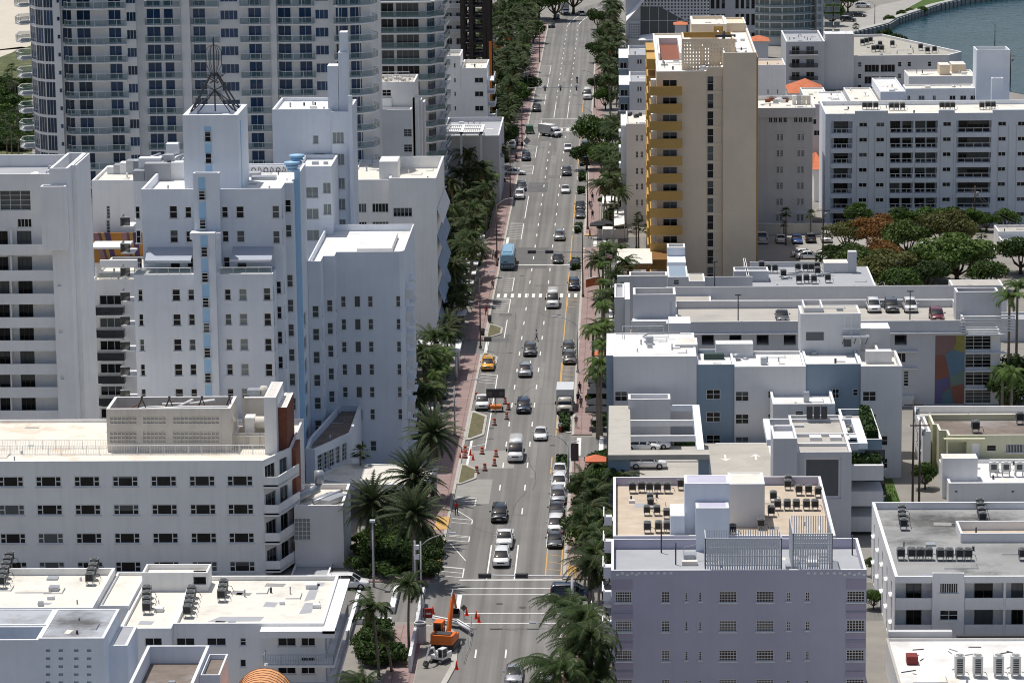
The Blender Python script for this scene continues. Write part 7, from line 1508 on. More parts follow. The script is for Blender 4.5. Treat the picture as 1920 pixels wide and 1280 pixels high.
for i, (px, py, k, h, s_) in enumerate(((965, 170, 'mid', 5, 1.0), (985, 150, 'dark', 5, .9), (945, 210, 'dark', 4, .9), (940, 250, 'dark', 4, .85), (1000, 62, 'mid', 3, .9), (985, 20, 'dark', 4, 1.3), (1040, 14, 'mid', 4, 1.5), (1075, 2, 'dark', 4, 1.6), (1010, 10, 'mid', 4, 1.3), (960, 30, 'dark', 4, 1.3), (930, 45, 'mid', 4, 1.0), (1122, 150, 'dark', 4, .7), (1135, 175, 'mid', 4, .7), (1120, 90, 'dark', 4, .8), (1135, 60, 'mid', 4, .8), (1140, 110, 'dark', 4, .8), (1120, 30, 'dark', 4, .8))): tree_px(k, px, py, h, ('tree' if k == 'mid' else 'dark tree')+' of the '+('left' if px < 1050 else 'right')+' far verge, '+ordn[i]+' counted towards the bend', 'trees near the bend', s_)
for i, (px, py, k, s_) in enumerate(((1570, 10, 'mid', 1.4), (1590, 5, 'light', 1.0), (1560, 30, 'mid', 1.0), (1690, 20, 'round', .7), (1705, 14, 'round', .7), (1730, 12, 'round', .7), (1667, 30, 'round', .8), (1660, 55, 'bushd', 1.6), (1672, 62, 'bush', 1.6), (1685, 66, 'bushd', 1.6))): tree_px(k, px, py, 3, ordn[i]+' tree or shrub along the bay path, counted from the left corner', 'bayside greenery', s_)
for i, (px, py, k, s_) in enumerate(((1895, 745, 'dark', .8), (1880, 725, 'mid', .6), (1735, 880, 'mid', .42), (1645, 1040, 'dark', .35), (1638, 1100, 'mid', .3), (1905, 725, 'dark', .9))): tree_px(k, px, py, 2.5, ('dark' if k == 'dark' else 'green')+' tree in the alley greenery, '+ordn[i]+' of the right-hand gaps', 'alley greenery', s_)
# planting beds: shrubs under the palms, garden at the near left corner
random.seed(21); n_ = 0
SHR = []
for i, (px, py) in enumerate(((1098, 890), (1120, 885), (1112, 920), (1126, 950), (1096, 960), (1112, 985))): tree_px(('dark', 'mid')[i % 2], px, py, 4.5, ordn[i]+' dense tree beside the right row of parked cars', 'kerbside trees', .62+.05*(i % 3))
for i in range(46):
    a = gp(random.uniform(668, 812), random.uniform(1005, 1080), .5); SHR.append((a.x, a.y, 'near left corner garden'))
for i in range(40): SHR.append((random.uniform(-28.5, -24.8), random.uniform(366, 408), 'bed below the date palms'))
for i in range(46): SHR.append((random.uniform(-3.6, .2), random.uniform(366, 422), 'planter right of the parked cars'))
for i in range(22): a = gp(random.uniform(688, 742), random.uniform(1175, 1245), .5); SHR.append((a.x, a.y, 'corner plaza beds left of the excavator'))
for i in range(16): SHR.append((random.uniform(-3.4, -1), random.uniform(438, 470), 'parasol terrace edge'))
for i in range(26): SHR.append((random.uniform(-3.2, -.5), random.uniform(602, 690), 'right planter by the white sails'))
for i in range(60): SHR.append((random.uniform(-31.5, -24.8), random.uniform(590, 960), 'left planter beyond the bus'))
for i in range(60): a = gp(random.uniform(-20, 46), random.uniform(150, 285), 0); SHR.append((a.x+random.uniform(-3, 3), a.y+random.uniform(-5, 5), 'dune at the left edge')); a = gp(random.uniform(-20, 46), random.uniform(230, 285), 0); SHR.append((a.x, a.y, 'dune at the left edge'))
for w in sorted({q[2] for q in SHR}):
    b = MB()
    for x, y, w_ in SHR:
        if w_ != w: continue
        cr = TR[random.choice(('bush', 'bushd', 'bushd'))][0]; k = random.uniform(.6, 1.3)*(1.7 if 'dune' in w or 'bus' in w else 1); r_ = random.uniform(0, 6.28); c_, s_ = math.cos(r_), math.sin(r_)
        vs = [(x+k*(v.co.x*c_-v.co.y*s_), y+k*(v.co.x*s_+v.co.y*c_), k*v.co.z) for v in cr.vertices]; b.mesh(vs, [tuple(p.vertices) for p in cr.polygons], cr.materials[0])
    q = next(q for q in SHR if q[2] == w); o = tag(b.build('shrubbery', loc=(q[0], q[1], 0)), 'dense leafy shrubbery filling the '+w, 'shrubbery'); o['kind'] = 'stuff'
# clipped hedges
HED = mat('clipped_hedge', (.04, .075, .018), .8, .4, 3, fine=.4)
def hedge_thing(x0, x1, y0, y1, h, lb, m=None):
    b = MB(); hedge(b, x0, x1, y0, y1, .05, h, m or HED, int(min(1600, 26*((x1-x0)*(y1-y0))+200))); return tag(b.build('hedge', loc=((x0+x1)/2, (y0+y1)/2, 0)), lb, 'hedge', None)
hedge_thing(-27.3, -26.2, 428, 489, 1.5, 'long dark hedge between the left pavement and the hotel driveway'); hedge_thing(-28.6, -27.6, 506, 566, 1.0, 'clipped green hedge beside the narrow lawn strip'); hedge_thing(-31.9, -31.1, 506, 566, .7, 'low rust tinged hedge beside the cream terrace edge', LF['rust'])
hedge_thing(-27.0, -24.6, 570, 588, 1.2, 'dark hedge on the left beside the blue bus'); hedge_thing(-27.0, -24.6, 610, 686, 1.2, 'dark hedge on the left beyond the blue bus')
hedge_thing(-3.7, -3.0, 566, 586, 1.1, 'narrow hedge along the dark driveway on the right'); hedge_thing(-3.4, 1.2, 601.5, 604, 1.2, 'hedge at the corner of the right side street')
for k, (y0, y1) in enumerate(RIS): hedge_thing(-8.45, -7.1, y0+1.0, y1-1.0, 1.0, 'clipped shrubs on the '+ordn[k]+' kerb island from the near end, right side')
b = MB()
for i in range(1100):
    x, y = random.uniform(31.6, 34.4), random.uniform(388, 411); b.poly([(x-.04, y, .05), (x+.04, y, .05), (x+random.uniform(-.1, .1), y+random.uniform(-.1, .1), random.uniform(.15, .35))], LF['light'])
o = b.build('grass', loc=(33, 400, 0)); tag(o, 'tufts of bright grass in the small lawn beside the slate building', 'grass'); o['kind'] = 'stuff'
# ---------------------------------------------------------------- vehicles
def paint(name, col, metal=.0, rough=.28):
    m = mat(name, col, rough, 0, spec=.5, metal=metal, coat=.6); return m
CARW = paint('white_car_paint', (.78, .78, .77)); CARS = paint('silver_car_paint', (.42, .43, .44), .5); CARK = paint('black_car_paint', (.010, .011, .013)); CARG = paint('grey_car_paint', (.10, .105, .11), .3); CARB = paint('navy_car_paint', (.015, .025, .055)); CARY = paint('taxi_yellow_paint', (.78, .36, .02)); CARR = paint('maroon_car_paint', (.14, .012, .02)); CARBL = paint('blue_car_paint', (.02, .07, .28)); CARBG = paint('beige_truck_paint', (.46, .42, .36)); BUSB = paint('blue_bus_paint', (.25, .46, .62)); BUSD = paint('dark_blue_bus_paint', (.03, .09, .15)); GRN = paint('green_cart_paint', (.02, .12, .05))
CG = mat('car_glass', (.006, .008, .010), .03, 0, spec=.8); TYRE = mat('tyre_rubber', (.02, .02, .02), .8, 0); RIM = mat('wheel_rim', (.45, .46, .47), .3, 0, metal=.8); LAMP = mat('headlight_glass', (.75, .77, .80), .1, 0, spec=.8); TAIL = mat('tail_light', (.35, .02, .015), .2, 0); PLATE = mat('licence_plate', (.7, .7, .66), .5, 0)
def loft(b, secs, m, smooth=True):
    """secs: (y, half_width_low, half_width_high, z_low, z_high); rounded cross-section"""
    rings = []
    for y, wl, wh, z0, z1 in secs:
        h = z1-z0; rings.append([(-wl*.86, y, z0), (-wl, y, z0+h*.2), (-wl*.99, y, z0+h*.6), (-wh*.97, y, z0+h*.86), (-wh*.82, y, z1), (0, y, z1+h*.03), (wh*.82, y, z1), (wh*.97, y, z0+h*.86), (wl*.99, y, z0+h*.6), (wl, y, z0+h*.2), (wl*.86, y, z0)])
    n = len(rings[0]); vs = [p for r in rings for p in r]; fs = []
    for i in range(len(rings)-1):
        for j in range(n): fs.append((i*n+j, i*n+(j+1) % n, (i+1)*n+(j+1) % n, (i+1)*n+j))
    fs.append(tuple(range(n))[::-1]); fs.append(tuple((len(rings)-1)*n+j for j in range(n))); b.mesh(vs, fs, m, smooth)
PAINT = mat('car_body_paint', (.5, .5, .5), .3, 0)
VEH = {}
def veh(kind):
    """front of the vehicle faces -Y; origin on the ground in the middle"""
    S = dict(sedan=(4.75, .92, 1.45, .72, .95), suv=(4.75, .96, 1.72, .92, 1.12), pickup=(5.5, .99, 1.85, 1.0, 1.18), van=(6.0, 1.02, 2.7, 1.15, 1.35), minivan=(5.0, .98, 1.75, .9, 1.1)).get(kind)
    parts = []
    L_, w, H, hood, belt = S; f, r = -L_/2, L_/2; b = MB(); z0 = .28 if kind != 'sedan' else .22
    if kind == 'sedan':
        loft(b, [(f, w*.72, w*.66, .34, hood-.12), (f+.25, w*.92, w*.86, z0, hood), (f+1.15, w, w*.94, z0, belt-.06), (f+1.4, w, w*.95, z0, belt), (r-1.0, w, w*.95, z0, belt+.03), (r-.3, w*.96, w*.9, z0, belt), (r, w*.82, w*.76, .38, belt-.14)], PAINT)
        roof = [(f+2.05, w*.74, H-.04), (f+2.4, w*.76, H), (r-1.75, w*.74, H-.01), (r-1.35, w*.70, H-.07)]; gh = [(f+1.28, w*.90, belt-.02), (f+2.05, w*.75, H-.06), (f+2.4, w*.77, H-.03), (r-1.7, w*.75, H-.04), (r-.75, w*.84, belt)]
    elif kind in ('suv', 'minivan'):
        loft(b, [(f, w*.78, w*.72, .4, hood-.14), (f+.2, w*.95, w*.9, z0, hood), (f+1.05, w, w*.95, z0, belt-.06), (f+1.3, w, w*.96, z0, belt), (r-.5, w, w*.95, z0, belt+.05), (r, w*.9, w*.84, .4, belt-.02)], PAINT)
        roof = [(f+1.85, w*.76, H-.05), (f+2.2, w*.80, H), (r-.7, w*.78, H-.01), (r-.2, w*.73, H-.08)]; gh = [(f+1.1, w*.92, belt-.02), (f+1.9, w*.77, H-.07), (f+2.2, w*.81, H-.03), (r-.5, w*.79, H-.04), (r-.06, w*.86, belt+.03)]
    elif kind == 'pickup':
        loft(b, [(f, w*.85, w*.8, .45, hood), (f+.15, w*.97, w*.94, z0, hood+.02), (f+1.3, w, w*.97, z0, belt-.03), (f+1.5, w, w*.97, z0, belt), (f+3.35, w, w*.97, z0, belt), (f+3.4, w, w*.97, z0, .75), (r-.02, w, w*.97, z0, .75), (r, w*.95, w*.92, .4, .7)], PAINT)
        for s in (-1, 1): b.box(s*w*.94-.06, s*w*.94+.06, f+3.4, r, .6, belt+.04, PAINT)
        b.box(-w*.93, w*.93, r-.1, r, .6, belt+.04, PAINT); roof = [(f+1.95, w*.78, H-.05), (f+2.2, w*.8, H), (f+3.1, w*.8, H), (f+3.3, w*.77, H-.06)]; gh = [(f+1.35, w*.93, belt-.02), (f+2.0, w*.79, H-.07), (f+2.2, w*.81, H-.03), (f+3.1, w*.81, H-.03), (f+3.42, w*.88, belt)]
    else:
        loft(b, [(f, w*.82, w*.74, .4, hood-.1), (f+.3, w*.97, w*.9, z0, hood+.1), (f+.95, w, w*.94, z0, belt+.15), (f+1.05, w, w*.95, z0, belt+.2), (r, w*.98, w*.93, z0, belt+.2)], PAINT)
        loft(b, [(f+1.62, w*.84, w*.72, belt-.1, H-.1), (f+1.9, w*.93, w*.84, belt-.2, H), (r-.02, w*.95, w*.86, belt-.2, H)], PAINT); roof = None; gh = [(f+.78, w*.93, belt+.08), (f+1.66, w*.80, H-.32), (f+1.95, w*.86, H-.3), (f+2.6, w*.955, H-.75), (f+2.62, w*.955, belt+.2)]
    if roof:
        vs, fs = [], []
        for y, hw, z in roof: vs += [(-hw, y, z-.05), (-hw*.93, y, z), (0, y, z+.03), (hw*.93, y, z), (hw, y, z-.05)]
        for i in range(3):
            for j in range(4): fs.append((i*5+j, i*5+j+1, (i+1)*5+j+1, (i+1)*5+j))
        b.mesh(vs, fs, PAINT, True)
        for s in (-1, 1):                                     # pillars
            for i, j in ((0, 1), (3, 4)): b.tube([(s*gh[i][1]*.985, gh[i][0], gh[i][2]), (s*gh[j][1]*.985, gh[j][0], gh[j][2]+.01)], .045, PAINT, 4)
            ym = (gh[1][0]+gh[3][0])/2; b.tube([(s*w*.93, ym+.1, belt), (s*gh[2][1]*.985, ym+.1, H-.05)], .05, PAINT, 4)
    body = b
    g = MB(); vs, fs = [], []                                   # glasshouse: windscreen, roof line, rear window and sides
    vs = [(s*hw, y, z) for y, hw, z in gh for s in (-1, 1)]; lo = [(s*w*.93, y, belt-.05) for y, hw, z in gh for s in (-1, 1)]
    k = len(vs); vs += lo
    cv = [[(s*hw, y-(.13*(1-s*s) if i < 2 else 0), z+(.03*(1-s*s))) for s in (-1, -.66, -.33, 0, .33, .66, 1)] for i, (y, hw, z) in enumerate(gh)]
    g.mesh([p for r_ in cv for p in r_], [(7*i+j, 7*i+j+1, 7*i+j+8, 7*i+j+7) for i in range(len(gh)-1) for j in range(6)], CG, True)
    for i in range(len(gh)-1): fs.append((2*i, 2*i+2, k+2*i+2, k+2*i)); fs.append((2*i+1, k+2*i+1, k+2*i+3, 2*i+3))
    fs.append((2*len(gh)-2, 2*len(gh)-1, k+2*len(gh)-1, k+2*len(gh)-2)); g.mesh(vs, fs, CG)
    wh = []
    for s in (-1, 1):
        for yy in (f+L_*.19, r-L_*.2):
            c = MB(); c2 = MB(); rr = .34 if kind in ('sedan',) else .38; x0, x1 = (s*(w-.2), s*(w+.015)); c.tube([(x0, 0+yy, rr), (x1, yy, rr)], rr, TYRE, 16); c2.tube([(x1-s*.01, yy, rr), (x1+s*.012, yy, rr)], rr*.62, RIM, 10); wh.append((c, c2))
    lt = []
    hz = hood-.2
    for s in (-1, 1): c = MB(); c.box(s*w*.68-.2, s*w*.68+.2, f+.06, f+.3, hz-.02, hz+.13, LAMP, s*.3); lt.append(('headlight', c)); c = MB(); c.box(s*w*.78-.14, s*w*.78+.14, r-.14, r+.01, belt-.25, belt-.05, TAIL); lt.append(('tail_light', c))
    gr = MB(); gr.box(-w*.45, w*.45, f-.015, f+.1, hz-.1, hz+.06, GRI); gr.box(-w*.75, w*.75, f+.02, f+.16, .3, .46, GRI); gr.box(-.26, .26, f-.03, f, .5, .62, PLATE); gr.box(-.26, .26, r, r+.02, .6, .75, PLATE)
    mi = [MB(), MB()]
    for c, s in zip(mi, (-1, 1)): c.box(s*(w+.02)-.0 if s > 0 else s*(w+.22), s*(w+.22) if s > 0 else s*(w+.02), gh[0][0]+.35, gh[0][0]+.5, belt-.0, belt+.17 if kind != 'van' else belt+.4, PAINT if kind != 'van' else GRI)
    if kind in ('suv', 'minivan'):
        for s in (-1, 1): gr.tube([(s*w*.68, f+2.3, H+.05), (s*w*.68, r-.6, H+.04)], .02, GBAR, 4)
    P = [('body', body), ('window', g), ('grille', gr)]+lt+[('mirror', c) for c in mi]
    return [(n, c.data(n), None) for n, c in P]+[('wheel', c.data('wheel'), c2.data('rim')) for c, c2 in wh]
for k in ('sedan', 'suv', 'pickup', 'van', 'minivan'): VEH[k] = veh(k)
def car(kind, pt, x, y, label, cat, rz=0, group=None, z=0, sc=1, extra=None):
    t = thing({'pickup': 'pickup_truck', 'van': 'van'}.get(kind, 'car') if extra != 'taxi' else 'taxi', label, cat, (x, y, z), group, rz); t.scale = (sc,)*3
    for n, me, me2 in VEH[kind]:
        o = put(me, n, t, (0, 0, 0))
        if me2: put(me2, 'rim', o, (0, 0, 0))
        for i, s in enumerate(o.material_slots):
            if s.material == PAINT: s.link = 'OBJECT'; s.material = pt
    if extra == 'taxi': b = MB(); b.box(-.4, .4, 0, .25, 1.7 if kind == 'suv' else 1.44, 1.9 if kind == 'suv' else 1.62, PLATE); t['_o'] = (0, 0, 0); b.build('roof_sign', t)
    return t
def carpx(kind, pt, px, py, label, cat='car', rz=0, group=None, z=0, half=2.4, **k):   # px,py: ground point below the near bumper
    p = gp(px, py, z); dx, dy = -math.sin(rz)*-1, math.cos(rz)
    return car(kind, pt, p.x, p.y+half*abs(math.cos(rz))+(.9*abs(math.sin(rz))), label, cat, rz, group, z, **k)
GD = 'cars driving towards the viewer'; GK = 'cars parked along the kerb'
for a in (('sedan', CARS, 963, 1286, 'silver convertible-like coupe cut by the bottom edge', 0, GD), ('suv', CARW, 939, 1066, 'white SUV waiting first at the near stop line', 0, GD), ('pickup', CARW, 945, 1030, 'white pickup directly behind the first waiting white SUV', 0, GD), ('suv', CARK, 935, 982, 'black SUV approaching the two waiting white vehicles', 0, GD),
    ('sedan', CARW, 1013, 828, 'white sedan beside the junction with the side driveway', 0, GD), ('suv', CARB, 981, 777, 'dark blue SUV passing the arrow board trailer', 0, GD), ('suv', CARS, 984, 709, 'silver SUV driving in the middle lane past the parked taxi', 0, GD), ('suv', CARG, 993, 670, 'grey SUV just in front of the crossing pedestrian', 0, GD),
    ('sedan', CARK, 1046, 496, 'black sedan driving right of the blue bus', 0, GD), ('suv', CARS, 1049, 453, 'silver crossover behind the black sedan in the right lane', 0, GD), ('sedan', CARW, 1060, 364, 'white sedan following the dark one beyond the bus', 0, GD), ('suv', CARG, 1062, 331, 'dark grey hatchback driving ahead of the white sedan', 0, GD), ('sedan', CARW, 1065, 285, 'white car driving just past the white box truck', 0, GD), ('sedan', CARS, 1090, 31, 'silver car rounding the bend at the top', .25, GD),
    ('pickup', CARW, 904, 770, 'white pickup parked on the left beside the arrow board', 0, GK), ('suv', CARG, 1066, 668, 'grey car half hidden in the first bay behind the brown SUV', 0, GK), ('suv', paint('bronze_car_paint', (.16, .145, .13), .4), 1068, 685, 'bronze SUV parked on the right under the palms', 0, GK), ('suv', CARB, 1076, 546, 'navy SUV parked on the right just beyond the crossing blocks', 0, GK), ('sedan', CARB, 1078, 507, 'navy sedan parked behind the navy SUV on the right', 0, GK),
    ('suv', CARW, 974, 375, 'white SUV parked on the left beyond the bus', 0, GK), ('suv', CARG, 977, 360, 'dark SUV parked directly behind the white one on the left', 0, GK), ('sedan', CARG, 1088, 411, 'grey sedan with bright windscreen parked on the right', 0, GK), ('sedan', CARK, 1088, 395, 'black sedan parked behind the grey one on the right', 0, GK), ('suv', CARB, 986, 303, 'dark blue SUV parked on the left near the small trailer', 0, GK), ('suv', CARK, 1096, 312, 'black SUV in shade under the big tree', 0, GK), ('sedan', CARBL, 1097, 298, 'blue car parked behind the black SUV in tree shade', 0, GK), ('suv', CARB, 1098, 283, 'farther blue car parked beneath the spreading tree', 0, GK),
    ('suv', CARK, 1006, 211, 'black SUV parked on the left below the gantry', 0, GK), ('suv', CARK, 1034, 53, 'black SUV parked left before the bend', 0, GK), ('sedan', CARK, 1043, 37, 'black car parked left just behind the motor coach', 0, GK), ('suv', CARK, 1148, 22, 'black car on the right verge near the bend', 0, GK),
    ('sedan', CARW, 1049, 898, 'first white sedan in the right kerb row by the driveway corner', 0, GK), ('suv', CARW, 1048, 922, 'white crossover second in the right kerb row', 0, GK), ('suv', CARS, 1046, 948, 'blue grey SUV third in the right kerb row', 0, GK), ('sedan', CARG, 1043, 972, 'dark sedan fourth in the right kerb row', 0, GK), ('suv', CARW, 1041, 1003, 'white SUV fifth in the right kerb row', 0, GK), ('sedan', CARG, 1040, 1030, 'dark grey sedan last in the right kerb row', 0, GK),
    ('sedan', CARS, 1022, 1283, 'silver car behind palm fronds at the bottom', 0, GK), ('suv', CARK, 1136, 484, 'black SUV in the driveway before the brown signboard', math.pi, 'cars on private ground')):
    kind, pt, px, py, lb, rz, g_ = a; carpx(kind, pt, px, py, lb, 'pickup' if kind == 'pickup' else 'car', rz, g_)
carpx('suv', CARY, 914, 697, 'yellow taxi parked in the left bay by the narrow bed', 'taxi', 0, 'yellow taxis', extra='taxi'); carpx('suv', CARY, 797, 742, 'yellow taxi in the hotel driveway shadow', 'taxi', .15, 'yellow taxis', extra='taxi')
carpx('suv', CARK, 824, 750, 'black SUV standing in the hotel driveway', rz=0, group='cars on private ground'); carpx('suv', CARG, 788, 757, 'dark car nearest the wing balconies in the hotel driveway', rz=.1, group='cars on private ground'); carpx('van', CARW, 808, 806, 'white van parked behind the big date palm', 'van', 0, 'cars on private ground', half=3)
carpx('van', CARW, 966, 869, 'white delivery van in the left lane near the orange barrels', 'van', 0, 'white vans', half=3); carpx('van', CARW, 1036, 580, 'white high roofed van crossing the line of paint blocks', 'van', 0, 'white vans', half=3); carpx('van', CARW, 1101, 188, 'white van parked on the right below the gantry', 'van', 0, 'white vans', half=3)
carpx('pickup', CARW, 958, 281, 'white pickup on the left forecourt under the palms', 'pickup', 0, 'cars on private ground'); carpx('sedan', CARW, 964, 329, 'white car crossing the left pavement by the lamp post', 'car', math.pi/2, 'cars on private ground'); carpx('suv', CARW, 652, 1106, 'white car in the near side street behind the cream roof', 'car', math.pi/2, 'cars on private ground')
carpx('suv', CARG, 872, 318, 'white-roofed car beside the lobby lawn', 'car', math.pi/2, 'cars on private ground')
carpx('suv', CARB, 1072, 1125, 'dark SUV in the near side street behind windblown palms', 'car', math.pi/2, 'cars on private ground')
for i, (px, py, kind, pt, rz, lb) in enumerate(((1430, 458, 'pickup', CARW, math.pi, 'white pickup, leftmost in the walled parking lot'), (1465, 458, 'sedan', CARW, math.pi, 'white sedan second in the walled parking lot'), (1496, 459, 'sedan', CARBL, 0, 'bright blue sedan in the walled parking lot'), (1521, 457, 'suv', CARG, math.pi, 'dark grey SUV fourth in the walled parking lot'), (1551, 457, 'suv', CARW, 0, 'white car partly under the dark tree'), (1508, 483, 'sedan', CARW, math.pi/2, 'white sedan parked sideways at the back of the lot'), (1517, 487, 'sedan', CARW, math.pi/2, 'white sedan parked sideways in front of its twin'), (1556, 479, 'sedan', CARS, -math.pi/2, 'silver car sideways beneath the dark tree'), (1738, 470, 'sedan', CARW, math.pi/2, 'white car glimpsed inside the grove'))): carpx(kind, pt, px, py, lb, 'car', rz, 'cars in the walled lot')
for px, py, kind, pt, rz, lb in ((1640, 588, 'suv', CARW, 0, 'white SUV left of three on the garage roof'), (1674, 588, 'suv', CARG, 0, 'dark grey SUV between two white ones on the garage roof'), (1709, 588, 'suv', CARW, 0, 'white SUV right of three on the garage roof'), (1468, 606, 'sedan', CARG, 0, 'dark car half hidden behind the garage parapet'), (1759, 606, 'suv', CARR, 0, 'maroon SUV behind the garage parapet')): carpx(kind, pt, px, py, lb, 'car', rz, 'cars on the garage roof', z=Z8)
for px, py, kind, pt, rz, lb in ((1205, 819, 'sedan', CARW, math.pi/2, 'white sedan under the far frame of the parking deck'), (1219, 812, 'sedan', CARK, math.pi/2, 'black sedan behind the white one on the parking deck'), (1203, 846, 'sedan', CARW, math.pi/2, 'white sedan under the near frame of the parking deck'), (1222, 843, 'sedan', CARW, math.pi/2, 'second white sedan under the near frame'), (1226, 834, 'sedan', CARBL, math.pi/2, 'blue sedan behind the white pair on the parking deck'), (1214, 880, 'suv', CARW, math.pi/2, 'white off-roader seen through the parking deck fence')): carpx(kind, pt, px, py, lb, 'car', rz, 'cars on the parking deck', z=ZDK)
for i, (px, py, pt, rz) in enumerate(((945, 78, CARW, 1.57), (962, 74, CARK, 1.57), (925, 73, CARW, 1.57), (1591, 42, CARK, 1.2), (1611, 33, CARK, 1.2), (1618, 15, CARW, 1.57), (870, 70, CARG, 1.57), (1890, 760, CARS, 1.2))): carpx('sedan' if i % 2 == 0 else 'suv', pt, px, py, ('white' if pt is CARW else 'dark' if pt is not CARS else 'silver')+' car parked far off, '+['in the middle of the building site lot', 'at the right of the building site lot', 'at the left of the building site lot', 'left of two by the bay path', 'right of two by the bay path', 'at the top edge by the bay', 'behind the dark steel frame', 'in the shade at the right edge'][i], 'car', rz, 'far parked cars')
# box trucks, coach, bus
def truck(nm, lb, cat, px, py, pc, pb, L_, W_, H_, rz=0, cab=2.0, cabh=2.1):
    p = gp(px, py, 0); t = thing(nm, lb, cat, (p.x, p.y+L_/2*abs(math.cos(rz))+.5, 0), None, rz); t['_o'] = (0, 0, 0); f = -L_/2; w = W_/2
    b = MB(); loft(b, [(f, w*.8, w*.75, .4, 1.05), (f+.35, w*.92, w*.86, .35, 1.3), (f+.9, w*.92, w*.86, .35, 1.4), (f+cab, w*.92, w*.88, .35, 1.4)], pc); loft(b, [(f+.85, w*.84, w*.7, 1.3, 1.9), (f+1.2, w*.88, w*.8, 1.3, cabh+.15), (f+cab, w*.88, w*.8, 1.3, cabh+.2)], pc); b.build('cab', t)
    g = MB(); g.mesh([(-w*.78, f+.62, 1.36), (w*.78, f+.62, 1.36), (w*.68, f+1.05, cabh+.02), (-w*.68, f+1.05, cabh+.02)], [(0, 1, 2, 3)], CG)
    for s in (-1, 1): g.mesh([(s*w*.93, f+1.0, 1.4), (s*w*.93, f+cab-.2, 1.4), (s*w*.86, f+cab-.2, cabh-.05), (s*w*.86, f+1.25, cabh-.05)], [(0, 1, 2, 3)], CG)
    g.build('window', t); b = MB(); b.box(-w, w, f+cab+.1, -f, .75, H_, pb); b.box(-w-.02, w+.02, f+cab+.08, f+cab+.16, H_-.08, H_+.03, CAP); b.build('cargo_box', t)
    b = MB(); b.box(-w*.5, w*.5, f-.02, f+.1, .62, .95, GRI); b.box(-w*.85, w*.85, f-.08, f+.1, .35, .55, GRI); b.box(-w*.7, w*.7, f+cab, -f-.1, .5, .75, DBAR); b.build('grille', t)
    for s in (-1, 1):
        for yy in (f+.9, -f-1.6): b = MB(); b.tube([(s*(w-.3), yy, .45), (s*(w-.02), yy, .45)], .45, TYRE, 14); b.build('wheel', t)
        b = MB(); b.box(s*w*.72-.14, s*w*.72+.14, f-.02, f+.15, .75, .95, LAMP); b.build('headlight', t); b = MB(); b.box(s*(w+.1)-.08, s*(w+.1)+.08, f+.8, f+.95, 1.4, 1.8, GRI); b.build('mirror', t)
    return t
truck('box_truck', 'beige box truck with grey cargo body parked on the right', 'truck', 1059, 780, CARBG, mat('grey_cargo_body', (.55, .57, .58), .5, .06, 1, obj=True), 7.5, 2.4, 3.2)
truck('box_truck', 'white box truck turning across the lanes beyond the bus', 'truck', 1032, 259, CARW, mat('white_cargo_body', (.72, .72, .70), .5, .08, 1, obj=True), 6.0, 2.2, 2.7, .75)
truck('motor_coach', 'cream motor coach parked on the left before the bend', 'coach', 1057, 29, CARW, mat('cream_coach_body', (.62, .60, .54), .5, .08, 1, obj=True), 9, 2.5, 3.4, .15)
p = gp(951, 508, 0); t = thing('bus', 'light blue bus with dark front stopped at the left kerb', 'bus', (p.x, p.y+5.3, 0), None, 0); t['_o'] = (0, 0, 0)
b = MB(); loft(b, [(-5.2, 1.15, 1.1, .35, 2.7), (-5.0, 1.25, 1.2, .3, 2.95), (5.0, 1.25, 1.2, .3, 3.0), (5.2, 1.2, 1.12, .35, 2.9)], BUSB, False); b.box(-1.27, 1.27, -5.0, 5.0, .3, 1.15, BUSD); b.box(-.75, .75, -3.8, 3.6, 3.0, 3.14, BUSB); b.build('body', t)
b = MB(); b.mesh([(-1.08, -5.19, 1.35), (1.08, -5.19, 1.35), (1.06, -5.16, 2.5), (-1.06, -5.16, 2.5)], [(0, 1, 2, 3)], CG)
for s in (-1, 1):
    for i in range(7): y0 = -4.5+1.35*i; b.box(s*1.255-.012, s*1.255+.012, y0, y0+1.15, 1.35, 2.35, CG)
b.build('window', t); b = MB(); b.box(-1.16, 1.16, -5.23, -5.0, .35, 1.3, BUSD); b.box(-.5, .5, -5.25, -5.2, .75, .85, PLATE); b.build('bumper', t)
b = MB(); b.box(-.62, .0, -5.2, -5.175, 1.45, 1.62, LAMP); b.build('sign_board', t)
for s in (-1, 1):
    for yy in (-3.4, 3.2): b = MB(); b.tube([(s*1.0, yy, .5), (s*1.27, yy, .5)], .5, TYRE, 16); b.tube([(s*1.27, yy, .5), (s*1.285, yy, .5)], .28, RIM, 10); b.build('wheel', t)
    b = MB(); b.tube([(s*.85, -5.27, .8), (s*.85, -5.22, .8)], .13, LAMP, 10); b.build('headlight', t); b = MB(); b.tube([(s*1.2, -5.1, 2.4), (s*1.5, -5.35, 2.3)], .03, GRI, 4); b.box(s*1.5-.1, s*1.5+.1, -5.42, -5.32, 1.8, 2.3, GRI); b.build('mirror', t)
# small trailer, motorcycle
p = gp(993, 252, 0); t = thing('utility_trailer', 'small green covered trailer at the left kerb', 'trailer', (p.x, p.y+1.5, 0)); t['_o'] = (0, 0, 0); b = MB(); b.box(-.9, .9, -1.4, 1.4, .5, 1.0, GRN); b.prism([(-.85, -1.3), (.85, -1.3), (.75, 1.3), (-.75, 1.3)], 1.0, 1.9, GRN); b.build('body', t)
for s in (-1, 1): b = MB(); b.tube([(s*.85, 0, .38), (s*1.02, 0, .38)], .38, TYRE, 14); b.build('wheel', t)
b = MB(); b.tube([(0, -1.4, .5), (.9, -2.6, .35)], .05, DBAR, 5); b.build('hitch', t)

